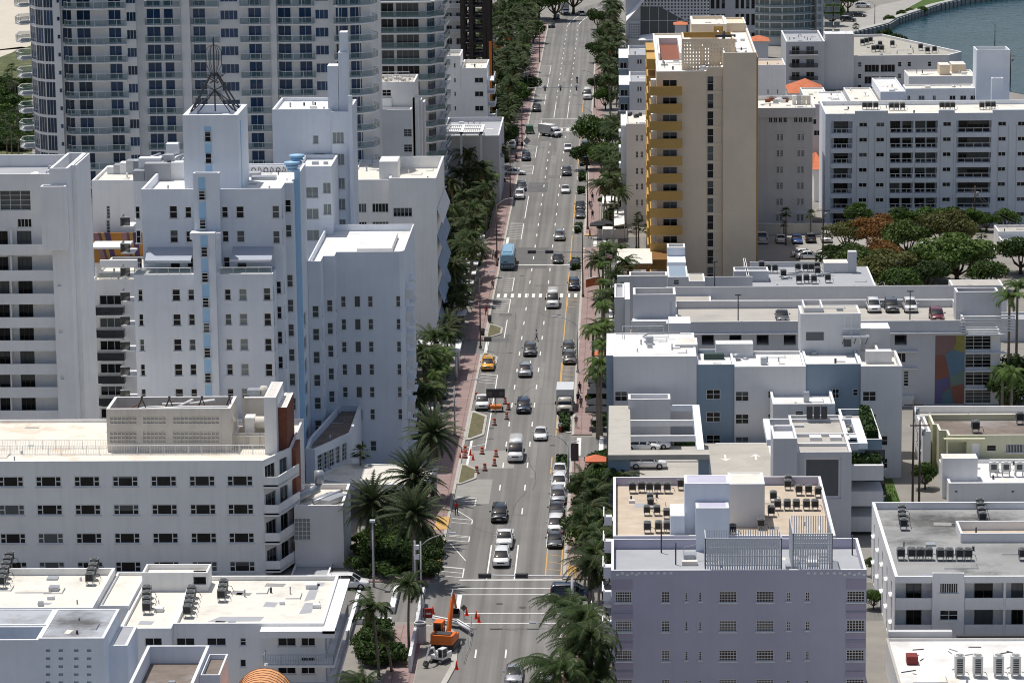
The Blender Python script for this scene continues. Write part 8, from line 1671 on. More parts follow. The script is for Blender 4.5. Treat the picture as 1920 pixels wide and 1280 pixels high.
# ---------------------------------------------------------------- people
SKIN = mat('skin', (.35, .20, .13), .6, 0); SKD = mat('dark_skin', (.12, .07, .05), .6, 0); HAIR = mat('dark_hair', (.02, .015, .012), .8, 0)
def cloth(n, c): return mat('cloth_'+n, c, .85, .1, 6, obj=True)
def person(x, y, label, top, bot, rz=0, stride=.22, bag=False, skin=SKIN, hat=None, z=0, sh=1.0, sit=False):
    t = thing('person', label, 'person', (x, y, z), None, rz); t.scale = (sh,)*3; s = stride
    V = [(0, 0, .95), (0, 0, 1.15), (0, .01, 1.38), (0, .01, 1.48), (0, 0, 1.56), (0, -.02, 1.68), (-.10, 0, .90), (-.12, -s*.6, .5), (-.12, -s, .09), (-.12, -s-.16, .04), (.10, 0, .90), (.12, s*.3, .5), (.12, s+.05, .1), (.12, s-.1, .04), (-.2, .01, 1.42), (-.26, s*.3, 1.14), (-.24, s*.1, .9), (-.23, s*.02-.03, .8), (.2, .01, 1.42), (.26, -s*.3, 1.14), (.24, -s*.7, .92), (.23, -s*.85, .83)]
    E = [(0, 1), (1, 2), (2, 3), (3, 4), (4, 5), (0, 6), (6, 7), (7, 8), (8, 9), (0, 10), (10, 11), (11, 12), (12, 13), (2, 14), (14, 15), (15, 16), (16, 17), (2, 18), (18, 19), (19, 20), (20, 21)]
    R = [.15, .14, .17, .07, .06, .10, .095, .065, .045, .04, .095, .065, .045, .04, .06, .048, .036, .034, .06, .048, .036, .034]
    me = bpy.data.meshes.new('person_body'); me.from_pydata(V, E, []); o = bpy.data.objects.new('body', me); COL.objects.link(o)
    md = o.modifiers.new('s', 'SKIN'); sv = me.skin_vertices[0].data
    for i, r in enumerate(R): sv[i].radius = (r*(1.15 if i in (0, 1, 2) else 1), r*(.8 if i in (0, 1, 2) else 1))
    sv[0].use_root = True; sb = o.modifiers.new('b', 'SUBSURF'); sb.levels = sb.render_levels = 1
    dg = bpy.context.evaluated_depsgraph_get(); m2 = bpy.data.meshes.new_from_object(o.evaluated_get(dg)); bpy.data.objects.remove(o)
    m2.materials.clear()
    for m in (top, bot, skin, GRI): m2.materials.append(m)
    for p in m2.polygons:
        c = p.center; p.use_smooth = True; p.material_index = 2 if c.z > 1.49 or (abs(c.x) > .19 and c.z < 1.2 and c.z > .75) else 0 if c.z > .98 else 1 if c.z > .12 else 3
    put(m2, 'body', t, (0, 0, 0)); t['_o'] = (0, 0, 0)
    h = MB(); rings = []
    for k in range(5): a = k/4*1.7; rings.append((0, .015, 1.70+.105*math.cos(1.75-a) if False else 1.68+.03*k))
    h.tube([(0, .03, 1.64), (0, .02, 1.70), (0, .01, 1.765), (0, .0, 1.79)], [.085, .112, .085, .03], hat or HAIR, 10); h.build('hair' if not hat else 'hat', t)
    f = MB(); f.box(-.045, -.02, -.13, -.115, 1.68, 1.695, GRI); f.box(.02, .045, -.13, -.115, 1.68, 1.695, GRI); f.box(-.012, .012, -.145, -.115, 1.645, 1.675, skin); f.box(-.03, .03, -.127, -.11, 1.615, 1.625, mat('lips', (.25, .08, .07), .6, 0)); f.build('face', t)
    if bag: b = MB(); b.box(-.14, .14, .14, .3, 1.05, 1.42, bag); b.build('backpack', t)
    return t
def ppx(px, py, label, top, bot, **k): p = gp(px, py, k.get('z', 0)); return person(p.x, p.y, label, top, bot, **k)
Wt, Bk, Nv, Gy, Rd, Kh, Gn = cloth('white', (.68, .68, .68)), cloth('black', (.02, .02, .022)), cloth('navy', (.025, .04, .10)), cloth('grey', (.25, .25, .26)), cloth('red', (.42, .05, .04)), cloth('khaki', (.36, .30, .20)), cloth('green', (.08, .2, .1))
ppx(1006, 639, 'person in pale shirt and dark trousers crossing the avenue mid-block', Wt, Nv, rz=1.5, stride=.25, skin=SKD)
for px, py, lb, a, c, rz in ((1087, 738, 'person in black walking beside the beige truck', Bk, Bk, 3.0), (1084, 757, 'person in dark clothes beside the front of the beige truck', Nv, Bk, 0), (1089, 765, 'person in grey top near the front of the beige truck', Gy, Bk, .3), (1080, 801, 'person in white hat walking alone on the right pavement', Gy, Kh, 0), (1111, 378, 'person in black on the right pavement beyond the parked black sedan', Bk, Nv, 3), (1106, 392, 'person in navy, left of a pair on the right pavement', Nv, Gy, 0), (1109, 395, 'person in white top, right of a pair on the right pavement', Wt, Bk, .2), (1111, 411, 'person in dark clothes beside the grey parked sedan', Bk, Bk, 0), (1106, 447, 'person in red top near the corner planter on the right', Rd, Nv, 2), (970, 279, 'person in dark shirt on the left pavement by the pickup', Nv, Bk, 0), (979, 280, 'person in black by the left lamp post', Bk, Bk, 3), (968, 304, 'person in black standing left of the parked dark blue SUV', Bk, Bk, 0), (925, 487, 'person in white shirt on the left pavement beside the bus', Wt, Bk, 0), (930, 492, 'person in black waiting at the bus front', Bk, Gy, 0), (924, 543, 'person in grey under the palms below the bus', Gy, Nv, 3), (912, 592, 'person in orange vest beside the dark bin', Rd, Bk, 0), (1062, 1000, 'person in pale shirt behind the white SUV on the right pavement', Wt, Bk, 0), (1066, 1012, 'person in dark clothes on the right pavement by the planter', Nv, Bk, 3), (856, 965, 'person in pink top walking under the date palm', Rd, Nv, 0), (1050, 812, 'person in pale shirt sitting by the right planter corner', Wt, Rd, 0), (1188, 440, 'person in white at the foot of the tan tower', Wt, Wt, 0)):
    ppx(px, py, lb, a, c, rz=rz, hat=Wt if 'hat' in lb else None, z=.14 if 'pavement' in lb else 0)
pm = gp(1082, 156, 0); t = thing('motorcycle', 'black motorcycle riding up the right lane beyond the gantry', 'motorcycle', (pm.x, pm.y, 0)); t['_o'] = (0, 0, 0)
b = MB(); b.tube([(0, -.75, .6), (0, -.2, .85), (0, .3, .8), (0, .9, .75)], [.1, .2, .18, .08], CARK, 8); b.tube([(-.35, -.55, 1.05), (0, -.6, .98), (.35, -.55, 1.05)], .025, DBAR, 5); b.tube([(0, -.75, .32), (0, -.6, .95)], .04, GBAR, 5); b.build('frame', t)
for yy in (-.78, .72): b = MB(); b.tube([(-.07, yy, .32), (.07, yy, .32)], .32, TYRE, 16); b.build('wheel', t)
person(pm.x, pm.y+.15, 'person in black riding the far motorcycle', Bk, Bk, stride=.1, hat=CARK, z=.02)

# ---------------------------------------------------------------- street furniture
POLE = mat('brown_lamp_pole', (.10, .075, .06), .5, .1, 2); PGREY = mat('grey_signal_pole', (.40, .41, .42), .45, .08, 2); LHEAD = mat('lamp_head', (.50, .52, .55), .4, 0)
def lamp(x, y, h, arm, label, m=POLE, z=.14):
    t = thing('street_lamp', label, 'street lamp', (x, y, z), 'street lamps along the avenue'); t['_o'] = (0, 0, 0); b = MB(); b.tube([(0, 0, 0), (0, 0, h)], .13, m, 8, .08); b.cyl(0, 0, 0, .45, .22, m, 8); b.build('pole', t)
    b = MB(); b.tube([(0, 0, h-.5), (arm*.3, 0, h+.25), (arm*.7, 0, h+.75), (arm, 0, h+.9)], .05, PGREY, 6); b.build('arm', t); b = MB(); s = 1 if arm > 0 else -1; b.mesh([(arm, -.12, h+.82), (arm, .12, h+.82), (arm+s*.75, .16, h+.84), (arm+s*.75, -.16, h+.84), (arm, -.1, h+.97), (arm, .1, h+.97), (arm+s*.75, .1, h+.98), (arm+s*.75, -.1, h+.98)], [(0, 3, 2, 1), (4, 5, 6, 7), (0, 1, 5, 4), (1, 2, 6, 5), (2, 3, 7, 6), (3, 0, 4, 7)], LHEAD); b.build('lamp_head', t); return t
for i, (px, py, h, arm) in enumerate(((791, 1167, 9, 3.1), (853, 817, 6.8, 2.9), (901, 655, 11, 1.6), (932, 500, 11, 2.2), (957, 373, 10, -2.6), (979, 275, 9, 2), (1012, 118, 9, 1), (990, 190, 7, -2))): p = gp(px, py, 0); lamp(p.x if px > 860 or True else 0, p.y, h, arm, ordn[i]+' brown street lamp from the near end of the left side', m=PGREY if i < 2 else POLE)
for i, (px, py, h, arm) in enumerate(((1066, 925, 6.5, -2.0), (1083, 700, 7.5, -3.0), (1093, 558, 11, -.6), (1102, 431, 11, -2.3), (1110, 268, 7, -2.3), (1115, 203, 8, -2.2), (1121, 120, 8, -2), (1070, 1292, 6, -3.4))): p = gp(px, py, 0); lamp(p.x, p.y, h, arm, ordn[i]+' street lamp from the near end of the right side' if i < 7 else 'street lamp reaching over the lane at the bottom edge', m=PGREY if i in (0, 1, 7) else POLE)
p = gp(701, 1100, 0); t = thing('flood_light', 'grey floodlight mast beside the near left side street', 'floodlight', (p.x, p.y, 0)); t['_o'] = (0, 0, 0); b = MB(); b.tube([(0, 0, 0), (0, 0, 7.6)], .14, PGREY, 8, .1); b.build('pole', t); b = MB(); b.box(-.3, .3, -.5, .2, 7.6, 7.85, LHEAD); b.build('lamp_head', t)
def signal(x, y, z, parent, drop=.0, diamond=False):
    b = MB()
    if not diamond:
        b.box(-.62+x, .62+x, y-.12, y+.12, z-.2, z+.2, DBAR); b.box(-.7+x, .7+x, y+.12, y+.14, z-.28, z+.28, DBAR); o = b.build('signal_head', parent)
    else:
        b.box(x-.2, x+.2, y-.12, y+.12, z-.75, z+.1, DBAR); b.mesh([(x-.75, y-.1, z), (x, y-.1, z+.75), (x+.75, y-.1, z), (x-.75, y+.1, z), (x, y+.1, z+.75), (x+.75, y+.1, z)], [(0, 2, 1), (3, 4, 5), (0, 1, 4, 3), (1, 2, 5, 4), (0, 3, 5, 2)], GRY); o = b.build('signal_head', parent)
    return o
def gantry(x, y, h, x2, heads, label, m=PGREY, diamond=False):
    t = thing('signal_gantry', label, 'traffic signal', (x, y, 0), 'signal gantries'); t['_o'] = (0, 0, 0); b = MB(); b.tube([(0, 0, 0), (0, 0, h+.4)], .2, m, 10, .14); b.build('pole', t); b = MB(); b.tube([(0, 0, h-.1), (x2-x, 0, h+.1)], .13, m, 8, .06); b.build('mast_arm', t)
    for hx in heads: signal(hx-x, -.15, h, t, diamond=diamond)
pa = at(900, 1079, 345.0); gantry(-5.4, 345, pa.z, pa.x, [at(909, 1080, 345).x, at(978, 1080, 345).x], 'signal gantry with two dark heads over the near crossing', CAP)
pa = at(991, 472, 552); gantry(-5.0, 552, at(1080, 472, 552).z, pa.x, [at(997, 472, 552).x, at(1030, 472, 552).x], 'signal gantry just beyond the blue bus')
pa = at(1090, 165, 795); gantry(-24, 795, at(1000, 165, 795).z, pa.x, [at(x_, 165, 795).x for x_ in (1022, 1051, 1081)], 'far signal gantry with three triangular heads', PGREY, True)
p = gp(779, 1115, 0); t = thing('signal_post', 'signal post with white head among the date palms at the near left corner', 'traffic signal', (p.x, p.y, 0)); t['_o'] = (0, 0, 0); b = MB(); b.tube([(0, 0, 0), (0, 0, 6.3)], .12, PGREY, 8); b.build('pole', t)
for dz in (4.2, 5.3): b = MB(); b.box(-.1, .5, -.3, .1, dz, dz+.5, CAP); b.build('signal_head', t)
p = gp(777, 1100, 0)
def panel(nm, lb, cat, px, py, w, h, zb, m, m2=None, diamond=False, rz=0):
    p = gp(px, py, 0); t = thing(nm, lb, cat, (p.x, p.y, 0), None, rz); t['_o'] = (0, 0, 0); b = MB(); b.tube([(0, .08, 0), (0, .08, zb+h*.8)], .05, GBAR, 6); b.build('post', t); b = MB()
    if diamond: b.mesh([(0, 0, zb), (w/2, 0, zb+h/2), (0, 0, zb+h), (-w/2, 0, zb+h/2), (0, .04, zb), (w/2, .04, zb+h/2), (0, .04, zb+h), (-w/2, .04, zb+h/2)], [(0, 1, 2, 3), (7, 6, 5, 4), (0, 4, 5, 1), (1, 5, 6, 2), (2, 6, 7, 3), (3, 7, 4, 0)], m)
    else: b.box(-w/2, w/2, 0, .04, zb, zb+h, m)
    b.build('sign_panel', t); return t
SG = mat('sign_back', (.12, .115, .11), .5, 0)
panel('road_sign', 'square dark sign back at the tip of the left bed', 'sign', 915, 667, 1.15, .75, 2.2, SG); panel('road_sign', 'grey diamond sign back near the small green trailer', 'sign', 988, 280, 1.7, 1.7, 1.0, GBAR, diamond=True); panel('road_sign', 'small diamond sign beside the work site cones', 'sign', 870, 1160, .75, .75, .9, SG, diamond=True)
p = gp(1078, 888, 0); t = thing('bus_totem', 'curved topped information totem on the right pavement', 'totem', (p.x, p.y, 0)); t['_o'] = (0, 0, 0); b = MB(); b.box(-.06, .06, 0, .1, 0, 1.8, DBAR); b.build('post', t); b = MB(); b.box(-.5, .5, -.05, .15, 1.7, 4.0, mat('brown_panel', (.09, .07, .07), .5, .1, 2)); b.tube([(-.5, 0, 4.0), (.1, 0, 4.25), (.55, 0, 4.3)], .08, LHEAD, 6); b.build('panel', t)
# orange barrels, cones
ORB = mat('barrel_orange', (.55, .09, .03), .5, .15, 3, obj=True); t0 = thing('traffic_barrel', 'x', 'traffic barrel', (0, 0, 0)); b = MB()
for i in range(6): b.cyl(0, 0, .08+.15*i, .08+.15*(i+1)-.001, .27-.012*i, ORB if i % 2 == 0 or i > 4 else WPAINT, 14)
b.build('drum', t0); b = MB(); b.cyl(0, 0, 0, .08, .38, DBAR, 12); b.build('base', t0); ch0 = [(c, []) for c in kids(t0)]
BP = [(929, 745, 'barrel standing in front of the arrow board screen'), (947, 757, 'barrel right of the arrow board wheels'), (953, 768, 'barrel beyond the arrow board, rightmost of three'), (950, 786, 'barrel between the arrow board and the loose one'), (927, 797, 'barrel in front of the arrow board drawbar'), (893, 748, 'barrel squeezed behind the white pickup'), (904, 851, 'barrel at the far edge of the patched concrete'), (930, 856, 'barrel near the van, far right of the patch'), (927, 873, 'barrel below the rightmost one by the van'), (909, 882, 'barrel at the near edge of the patch'), (894, 887, 'barrel nearest the dry bed tip'), (872, 858, 'barrel beside the fallen cones on the kerb'), (872, 849, 'barrel behind the cones on the kerb')]
for i, (px, py, lb) in enumerate(BP):
    p = gp(px, py, 0)
    if i == 0: t0.location = p; t0['label'] = 'orange white '+lb; t0['group'] = 'orange traffic barrels'
    else: dup(t0, ch0, p, 0, 'orange white '+lb, group='orange traffic barrels')
CON = mat('cone_red', (.62, .05, .02), .5, .1, 3, obj=True); c0 = thing('traffic_cone', 'x', 'traffic cone', (0, 0, 0)); b = MB(); b.cyl(0, 0, .05, .95, .17, CON, 12, .03); b.cyl(0, 0, .55, .7, .085, WPAINT, 12, .066); b.build('cone', c0); b = MB(); b.box(-.24, .24, -.24, .24, 0, .05, CON); b.build('base', c0); ch1 = [(c, []) for c in kids(c0)]
for i, (px, py, lb) in enumerate(((875, 1153, 'cone nearest the diamond sign'), (893, 1159, 'cone in the middle of three on the crossing line'), (898, 1166, 'cone on the near crossing line, nearest of three'), (856, 1254, 'cone at the end of the white barrier'), (812, 1150, 'cone behind the red barrier'), (882, 853, 'cone leaning group by the bed, left one'), (887, 862, 'cone in the bed right of the fallen ones'), (863, 860, 'cone on the kerb under the big date palm'), (866, 850, 'cone farthest under the big date palm'))):
    p = gp(px, py, 0)
    if i == 0: c0.location = p; c0['label'] = 'red '+lb; c0['group'] = 'red traffic cones'
    else: dup(c0, ch1, p, 0, 'red '+lb, group='red traffic cones')
# arrow board trailer
p = gp(929, 774, 0); t = thing('arrow_board', 'orange trailer with black folding message board among the barrels', 'arrow board', (p.x, p.y+1, 0)); t['_o'] = (0, 0, 0); b = MB(); b.box(-.8, .8, -.6, .8, .45, .85, OR2); b.tube([(0, -.6, .45), (0, -2.0, .35)], .06, DBAR, 5); b.tube([(-1, -1, .4), (1, -1, .4)], .04, GBAR, 5); b.build('chassis', t); b = MB(); b.tube([(0, .2, .8), (0, .2, 2.2)], .08, OR2, 6); b.build('mast', t); b = MB(); b.box(-1.3, 1.3, .1, .22, 1.9, 3.2, DBAR); b.box(-1.15, -.5, .07, .1, 2.2, 2.8, SG); b.box(.55, 1.1, .07, .1, 2.2, 2.8, SG); b.build('board', t)
for s in (-1, 1): b = MB(); b.tube([(s*.85, .1, .35), (s*1.05, .1, .35)], .35, TYRE, 12); b.build('wheel', t)
# excavators
def excavator(nm, lb, px, py, rz, m, sc, boomup):
    p = gp(px, py, 0); t = thing(nm, lb, 'excavator', (p.x, p.y, 0), None, rz); t['_o'] = (0, 0, 0); t.scale = (sc,)*3
    for s in (-1, 1):
        b = MB(); pts = [(-1.6, .35), (-1.4, .1), (1.4, .1), (1.6, .35), (1.5, .75), (1.2, .85), (-1.2, .85), (-1.5, .75)]; b.mesh([(s*.95-.27, y_, z_) for y_, z_ in pts]+[(s*.95+.27, y_, z_) for y_, z_ in pts], [tuple(range(8)), tuple(range(15, 7, -1))]+[(i, 8+i, 8+(i+1) % 8, (i+1) % 8) for i in range(8)], DBAR); b.build('track', t)
    b = MB(); b.box(-1.2, 1.2, -1.9, 1.0, .95, 1.35, m); b.prism([(-1.15, -1.95), (1.15, -1.95), (1.25, -1.5), (1.25, -.1), (.35, -.1), (-.2, -.4), (-1.25, -.4), (-1.25, -1.5)], 1.35, 1.95, m); b.box(-.9, .9, -1.7, -.6, 1.96, 2.05, DBAR); b.box(.5, 1.2, -.1, 1.0, 1.35, 1.6, m); b.build('body', t)
    b = MB(); b.box(-1.2, -.35, -.35, 1.05, 1.36, 2.75, CG); b.box(-1.24, -.31, -.4, 1.1, 2.75, 2.88, m)
    for x_, y_ in ((-1.2, -.35), (-.38, -.35), (-1.2, 1.02), (-.38, 1.02)): b.box(x_-.04, x_+.06, y_-.04, y_+.06, 1.36, 2.75, m)
    b.build('cab', t)
    b = MB(); A = [(.1, .8, 1.5), (.1, 1.8, 3.2), (.1, 3.0, boomup)]; b.tube(A, [.28, .26, .18], m, 4); b.build('boom', t); b = MB(); b.tube([(.1, 2.9, boomup+.1), (.1, 4.2, boomup-1.9)], [.2, .12], m, 4); b.tube([(.1, 2.2, boomup-.2), (.1, 3.1, boomup+.45)], .07, GBAR, 5); b.build('stick', t)
    b = MB(); b.mesh([(-.3, 4.0, boomup-1.9), (.5, 4.0, boomup-1.9), (.5, 4.5, boomup-2.6), (-.3, 4.5, boomup-2.6), (-.3, 4.0, boomup-3.0), (.5, 4.0, boomup-3.0), (.5, 3.6, boomup-2.4), (-.3, 3.6, boomup-2.4)], [(0, 1, 2, 3), (3, 2, 5, 4), (4, 5, 6, 7), (0, 3, 4, 7), (1, 6, 5, 2)], DBAR); b.build('bucket', t); return t
EXO = mat('excavator_orange', (.72, .17, .03), .4, .08, 2, obj=True); e1 = excavator('excavator', 'orange excavator with raised boom at the near left work site', 836, 1215, -.2, EXO, 1.0, 5.2); excavator('mini_excavator', 'small black and white excavator with folded arm beside the orange one', 825, 1243, 2.6, CARW, .62, 3.4)
excavator('excavator', 'orange excavator working in the far building site', 948, 118, 1.2, OR2, 1.2, 4.5); excavator('excavator', 'second machine with low arm in the far building site', 930, 100, -1.3, OR2, 1.1, 4)
# concrete pipe, barriers, planters at the works
p = gp(788, 1206, 0); t = thing('concrete_manhole', 'upright grey concrete manhole ring at the work site', 'pipe', (p.x, p.y, 0)); t['_o'] = (0, 0, 0); b = MB(); t.scale = (.8, .8, .8); b.tube([(0, 0, .14), (0, 0, 2.6)], .82, GRY, 20, cap=False); b.tube([(0, 0, 2.6), (0, 0, 2.95)], .66, GRY, 20, cap=False); b.poly([(.62*math.cos(i*.314), .62*math.sin(i*.314), 2.7) for i in range(20)], DBAR); b.tube([(.72*math.cos(i*.314), .72*math.sin(i*.314), 2.9) for i in range(21)], .09, LGRY, 6); b.build('ring', t)
p, q = gp(782, 1157, 0), gp(812, 1157, 0); t = thing('barrier', 'red water filled barrier pair in front of the lamp post', 'barrier', (p.x, p.y, 0)); b = MB(); RB = mat('barrier_red', (.45, .04, .03), .5, .1, 3)
for i in range(2): x_ = p.x+i*(q.x-p.x)/2; b.box(x_, x_+(q.x-p.x)/2-.08, p.y, p.y+.3, 0, 1.0, RB); b.box(x_+.1, x_+(q.x-p.x)/2-.2, p.y-.02, p.y, .35, .55, WPAINT)
b.build('barrier_panel', t)
for i, (a_, c_, lb) in enumerate((((812, 1157), (858, 1166), 'left pair of long white pipes'), ((858, 1164), (884, 1180), 'right pair of slanting white pipes'))):
    p, q = gp(*a_, .5), gp(*c_, .5); t = thing('pipe_stack', lb+' lying behind the excavator boom', 'pipes', (p.x, p.y, 0)); b = MB()
    for k in range(3): b.tube([p+Vector((0, -.35*k, .1)), q+Vector((0, -.35*k, .1))], .16, (WH, DBAR, GRY)[k], 8)
    b.build('pipe', t)
p0 = gp(884, 1172, 0); t = thing('safety_fence', 'thin post and mesh fence around the near left work site', 'fence', (p0.x, p0.y, 0)); b = MB(); pts = [gp(x_, y_, .17) for x_, y_ in ((884, 1174), (882, 1190), (878, 1212), (872, 1225), (868, 1240))]
for a_ in pts: b.tube([a_, a_+Vector((0, 0, 1.1))], .035, WPAINT, 5)
for a_, c_ in zip(pts, pts[1:]):
    for z_ in (.4, 1.05): b.tube([a_+Vector((0, 0, z_)), c_+Vector((0, 0, z_))], .02, GBAR, 4)
b.build('fence_panel', t)
# tall white hoarding along the pavement at the near left
p, q = gp(766, 1262, 0), gp(792, 1130, 0); d = (q-p); t = thing('hoarding', 'white topped hoarding along the pavement at the near left', 'fence', (p.x, p.y, 0)); b = MB(); n_ = 8
for i in range(n_): a_, c_ = p+d*i/n_, p+d*(i+.96)/n_; b.mesh([(a_.x, a_.y, 0), (c_.x, c_.y, 0), (c_.x, c_.y, 1.9), (a_.x, a_.y, 1.9), (a_.x+.3, a_.y, 0), (c_.x+.3, c_.y, 0), (c_.x+.3, c_.y, 1.9), (a_.x+.3, a_.y, 1.9)], [(0, 3, 2, 1), (4, 5, 6, 7), (3, 7, 6, 2), (0, 4, 7, 3), (1, 2, 6, 5)], GRY if i % 3 else WH)
b.build('hoarding_panel', t)
# walls, planters, gate by the near left corner
for i, (x_, y_, w_, d_, h_, m_, lb) in enumerate(((gp(690, 1170).x, gp(690, 1170).y, 5, .4, .6, WH, 'low white planter wall across the corner walk'), (gp(735, 1150).x, gp(735, 1150).y, .5, 9, .7, GRY, 'grey kerb wall beside the corner lawn'), (gp(652, 1200).x, gp(652, 1200).y, .3, 16, 1.0, LGRY, 'pale wall along the flank of the cream roofed building'))):
    t = thing('garden_wall', lb, 'wall', (x_, y_, 0)); b = MB(); b.box(x_-w_/2, x_+w_/2, y_, y_+d_, 0, h_, m_); b.box(x_-w_/2-.05, x_+w_/2+.05, y_-.05, y_+d_+.05, h_+.002, h_+.08, CAP); b.build('wall_body', t)
for a_, c_, h_, lb in (((1122, 447), (1176, 447), 1.6, 'pinkish garden wall beside the white sails'), ((1415, 440), (1560, 440), 2.0, 'tan wall closing the parking lot'), ((1655, 940), (1645, 890), 2.0, 'white alley wall beside the small lawn')):
    p, q = gp(*a_), gp(*c_); d = (q-p).normalized(); n = Vector((-d.y, d.x, 0))*.2; t = thing('garden_wall', lb, 'wall', (p.x, p.y, 0)); b = MB()
    for z0_, z1_, k_, m_ in ((0, h_, 1, BEIGE if 'tan' in lb else PINKG if 'pink' in lb else WH), (h_+.002, h_+.12, 1.3, CAP)): b.mesh([(*(p-n*k_).xy, z0_), (*(q-n*k_).xy, z0_), (*(q+n*k_).xy, z0_), (*(p+n*k_).xy, z0_), (*(p-n*k_).xy, z1_), (*(q-n*k_).xy, z1_), (*(q+n*k_).xy, z1_), (*(p+n*k_).xy, z1_)], [(0, 1, 5, 4), (1, 2, 6, 5), (2, 3, 7, 6), (3, 0, 4, 7), (4, 5, 6, 7)], m_)
    b.build('wall_body', t)
# parasols and sails
def parasol(px, py, z, w, m, lb, group=None):
    p = gp(px, py, z); t = thing('parasol', lb, 'parasol', (p.x, p.y, 0), group); t['_o'] = (0, 0, 0); b = MB(); b.tube([(0, 0, 0), (0, 0, z+.3)], .04, GBAR, 6); b.build('pole', t); b = MB(); q = [(w/2*sx, w/2*sy, z-.25) for sx, sy in ((-1, -1), (1, -1), (1, 1), (-1, 1))]; b.mesh(q+[(0, 0, z+.4)]+[(x_, y_, z_-.15) for x_, y_, z_ in q], [(0, 1, 4), (1, 2, 4), (2, 3, 4), (3, 0, 4), (5, 6, 1, 0), (6, 7, 2, 1), (7, 8, 3, 2), (8, 5, 0, 3)], m); b.build('canopy', t)
DKC, CORC, REDC, WHC = mat('dark_canvas', (.025, .027, .032), .8, .1, 2), mat('coral_canvas', (.60, .16, .08), .8, .1, 2), mat('red_canvas', (.50, .05, .03), .8, .1, 2), mat('white_canvas', (.72, .71, .68), .8, .06, 2)
for i, (px, py) in enumerate(((1122, 710), (1121, 730), (1120, 750), (1126, 720), (1118, 764))): parasol(px, py, 3, 3.0, DKC, ordn[i]+' black parasol from the far end of the terrace beside the palms', 'black parasols')
for px, py, m, lb in ((1129, 660, CORC, 'coral parasol peeping out beside the white roofed block'), (1117, 857, CORC, 'coral parasol at the near end of the driveway corner'), (1155, 155, REDC, 'red parasol in front of the grey walled white block'), (1135, 415, DKC, 'black parasol left of the white sail'), (1120, 418, DKC, 'black parasol beside the right planter')): parasol(px, py, 3, 2.7, m, lb)
for (pts, lb) in ((((1152, 392), (1170, 394), (1171, 420), (1151, 424)), 'white sail roof beside the slim white hotel'), (((1130, 368), (1165, 368), (1160, 382), (1128, 382)), 'white flat roof of the garden bar beyond the sail'), (((1130, 425), (1150, 425), (1148, 430), (1130, 430)), 'small white counter below the sail')):
    P_ = [gp(*p_, 3.2) for p_ in pts]; t = thing('sail_roof', lb, 'canopy', (P_[0].x, P_[0].y, 0)); b = MB(); b.prism([(a.x, a.y) for a in P_][::-1], 3.1, 3.25, WHC); b.build('sail', t); b = MB()
    for a in P_: b.cyl(a.x, a.y, 0, 3.1, .06, GBAR, 6)
    b.build('post', t)
# orange-red corner awning and low signs, bins
p = gp(1112, 548, 0); t = thing('corner_sign', 'curved white framed terracotta sign by the driveway hedge', 'sign', (p.x, p.y, 0)); t['_o'] = (0, 0, 0); b = MB(); b.tube([(-1.2+.55*i, 2.5*math.sin(i*.35), 2.2) for i in range(6)], .1, WH, 6); b.build('rim', t); b = MB()
for i in range(5): a_, c_ = (-1.2+.55*i, 2.5*math.sin(i*.35)), (-1.2+.55*(i+1), 2.5*math.sin((i+1)*.35)); b.mesh([(*a_, .8), (*c_, .8), (*c_, 2.1), (*a_, 2.1)], [(0, 1, 2, 3)], TERR)
b.build('panel', t)
for i, (px, py) in enumerate(((918, 603), (1073, 905), (1080, 500), (905, 628))): p = gp(px, py, .14); t = thing('litter_bin', ['dark bin at the tip of the left dry bed', 'dark bin beside the information totem', 'dark bin opposite the navy sedan', 'dark cabinet beside the left driveway mouth'][i], 'bin', (p.x, p.y, .14)); t['_o'] = (0, 0, 0); b = MB(); b.cyl(0, 0, 0, 1.0, .3, DBAR, 12, .33); b.build('bin_body', t); b = MB(); b.cyl(0, 0, 1.0, 1.12, .35, SG, 12, .2); b.build('lid', t)
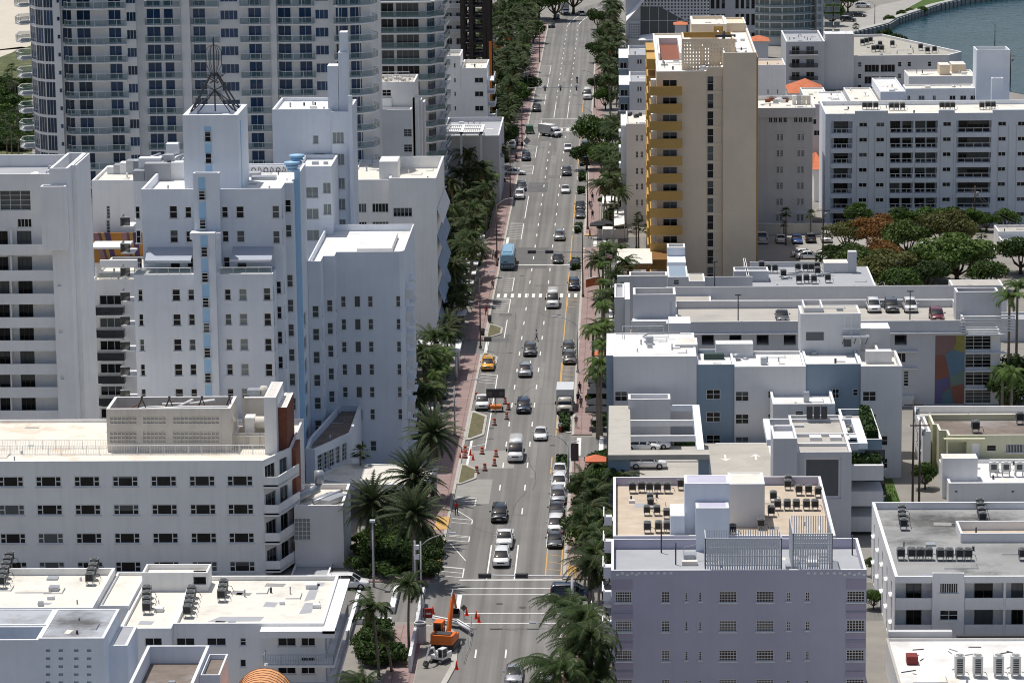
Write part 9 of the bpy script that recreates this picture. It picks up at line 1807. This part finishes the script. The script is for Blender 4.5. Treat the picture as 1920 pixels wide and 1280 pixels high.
# flag, deck lamps, utility poles
p = gp(1136, 560, 0); t = thing('flag_pole', 'flag on a dark pole beside the driveway', 'flag', (p.x, p.y, 0)); t['_o'] = (0, 0, 0); b = MB(); b.tube([(0, 0, 0), (0, 0, 8)], .12, POLE, 8, .08); b.build('pole', t); b = MB()
for i in range(6): b.mesh([(.1+.02*i, 0, 7.6-.12*i), (1.1, .15, 7.3-.12*i), (1.1, .15, 7.18-.12*i), (.1, 0, 7.48-.12*i)], [(0, 1, 2, 3)], cloth('flag_red', (.5, .05, .05)) if i % 2 else WHC)
b.build('flag', t)
def pole(x, y, z0, h, lb, kind='deck_lamp', m=DBAR, arm=True):
    t = thing(kind, lb, 'lamp' if kind == 'deck_lamp' else 'utility pole', (x, y, z0)); t['_o'] = (0, 0, 0); b = MB(); b.tube([(0, 0, 0), (0, 0, h)], .09 if arm else .16, m, 7, .07 if arm else .1); b.build('pole', t); b = MB()
    if arm: b.box(-.45, .45, -.12, .12, h, h+.14, m)
    else: b.box(-1.2, 1.2, -.06, .06, h-.8, h-.65, m); b.cyl(.5, .2, h-2, h-1.2, .25, GBAR, 10)
    b.build('lamp_head' if arm else 'crossarm', t)
for px, y_, h_, lb in ((1340, 484, 4.5, 'double deck lamp behind the left half of the garage parapet'), (1384, 455.6, 3.6, 'lamp at the front parapet of the garage, left one'), (1685, 484, 4.3, 'deck lamp behind the parked dark grey SUV'), (1706, 455.6, 4.0, 'lamp at the front parapet in front of the right white SUV')): p = at(px, 600, y_); pole(p.x, y_, Z8 if y_ > 460 else Z8+1.1, h_, lb)
WOOD = mat('weathered_wood', (.10, .08, .065), .9, .2, 3, obj=True)
for px, py, h_, lb in ((1543, 470, 8, 'wooden utility pole between the twin window hotel and the wide white block'), (1827, 428, 8, 'leaning wooden utility pole before the wide white block'), (1711, 940, 13, 'tall dark utility pole in the right alley'), (1723, 950, 11, 'second dark utility pole in the right alley'), (1894, 160, 8, 'bayside lamp pole behind the tall white stair tower')): p = gp(px, py, 0); pole(p.x, p.y, 0, h_, lb, 'utility_pole', WOOD, False)
wp0, wp1 = gp(1543, 470), gp(1827, 428)
for i, (a_, c_, za, zb_) in enumerate(((gp(1440, 405), wp0, 7, 7.4), (wp0, wp1, 7.4, 7.2), (wp1, gp(1920, 470), 7.2, 5), (gp(1711, 940), gp(1723, 950), 12, 10))):
    b = MB(); n = 10
    for k in range(2): b.tube([Vector((a_.x+(c_.x-a_.x)*t_, a_.y+(c_.y-a_.y)*t_, za+(zb_-za)*t_-1.2*math.sin(math.pi*t_)-.6*k)) for t_ in [j/n for j in range(n+1)]], .022, DBAR, 3)
    tag(b.build('overhead_cable', loc=(a_.x, a_.y, 0)), ['cables running past the twin window hotel', 'cables sagging before the wide white apartment block', 'cables leading to the stair house', 'short cables between the alley poles'][i], 'cable')
for px, py, lb in ((1865, 45, 'curved bayside lamp left of the tall stair tower'), (1640, 55, 'lamp beside the bay path')): p = gp(px, py+50 if px > 1800 else py, 0); lamp(p.x, p.y, 7, -1.5, lb, DBAR)
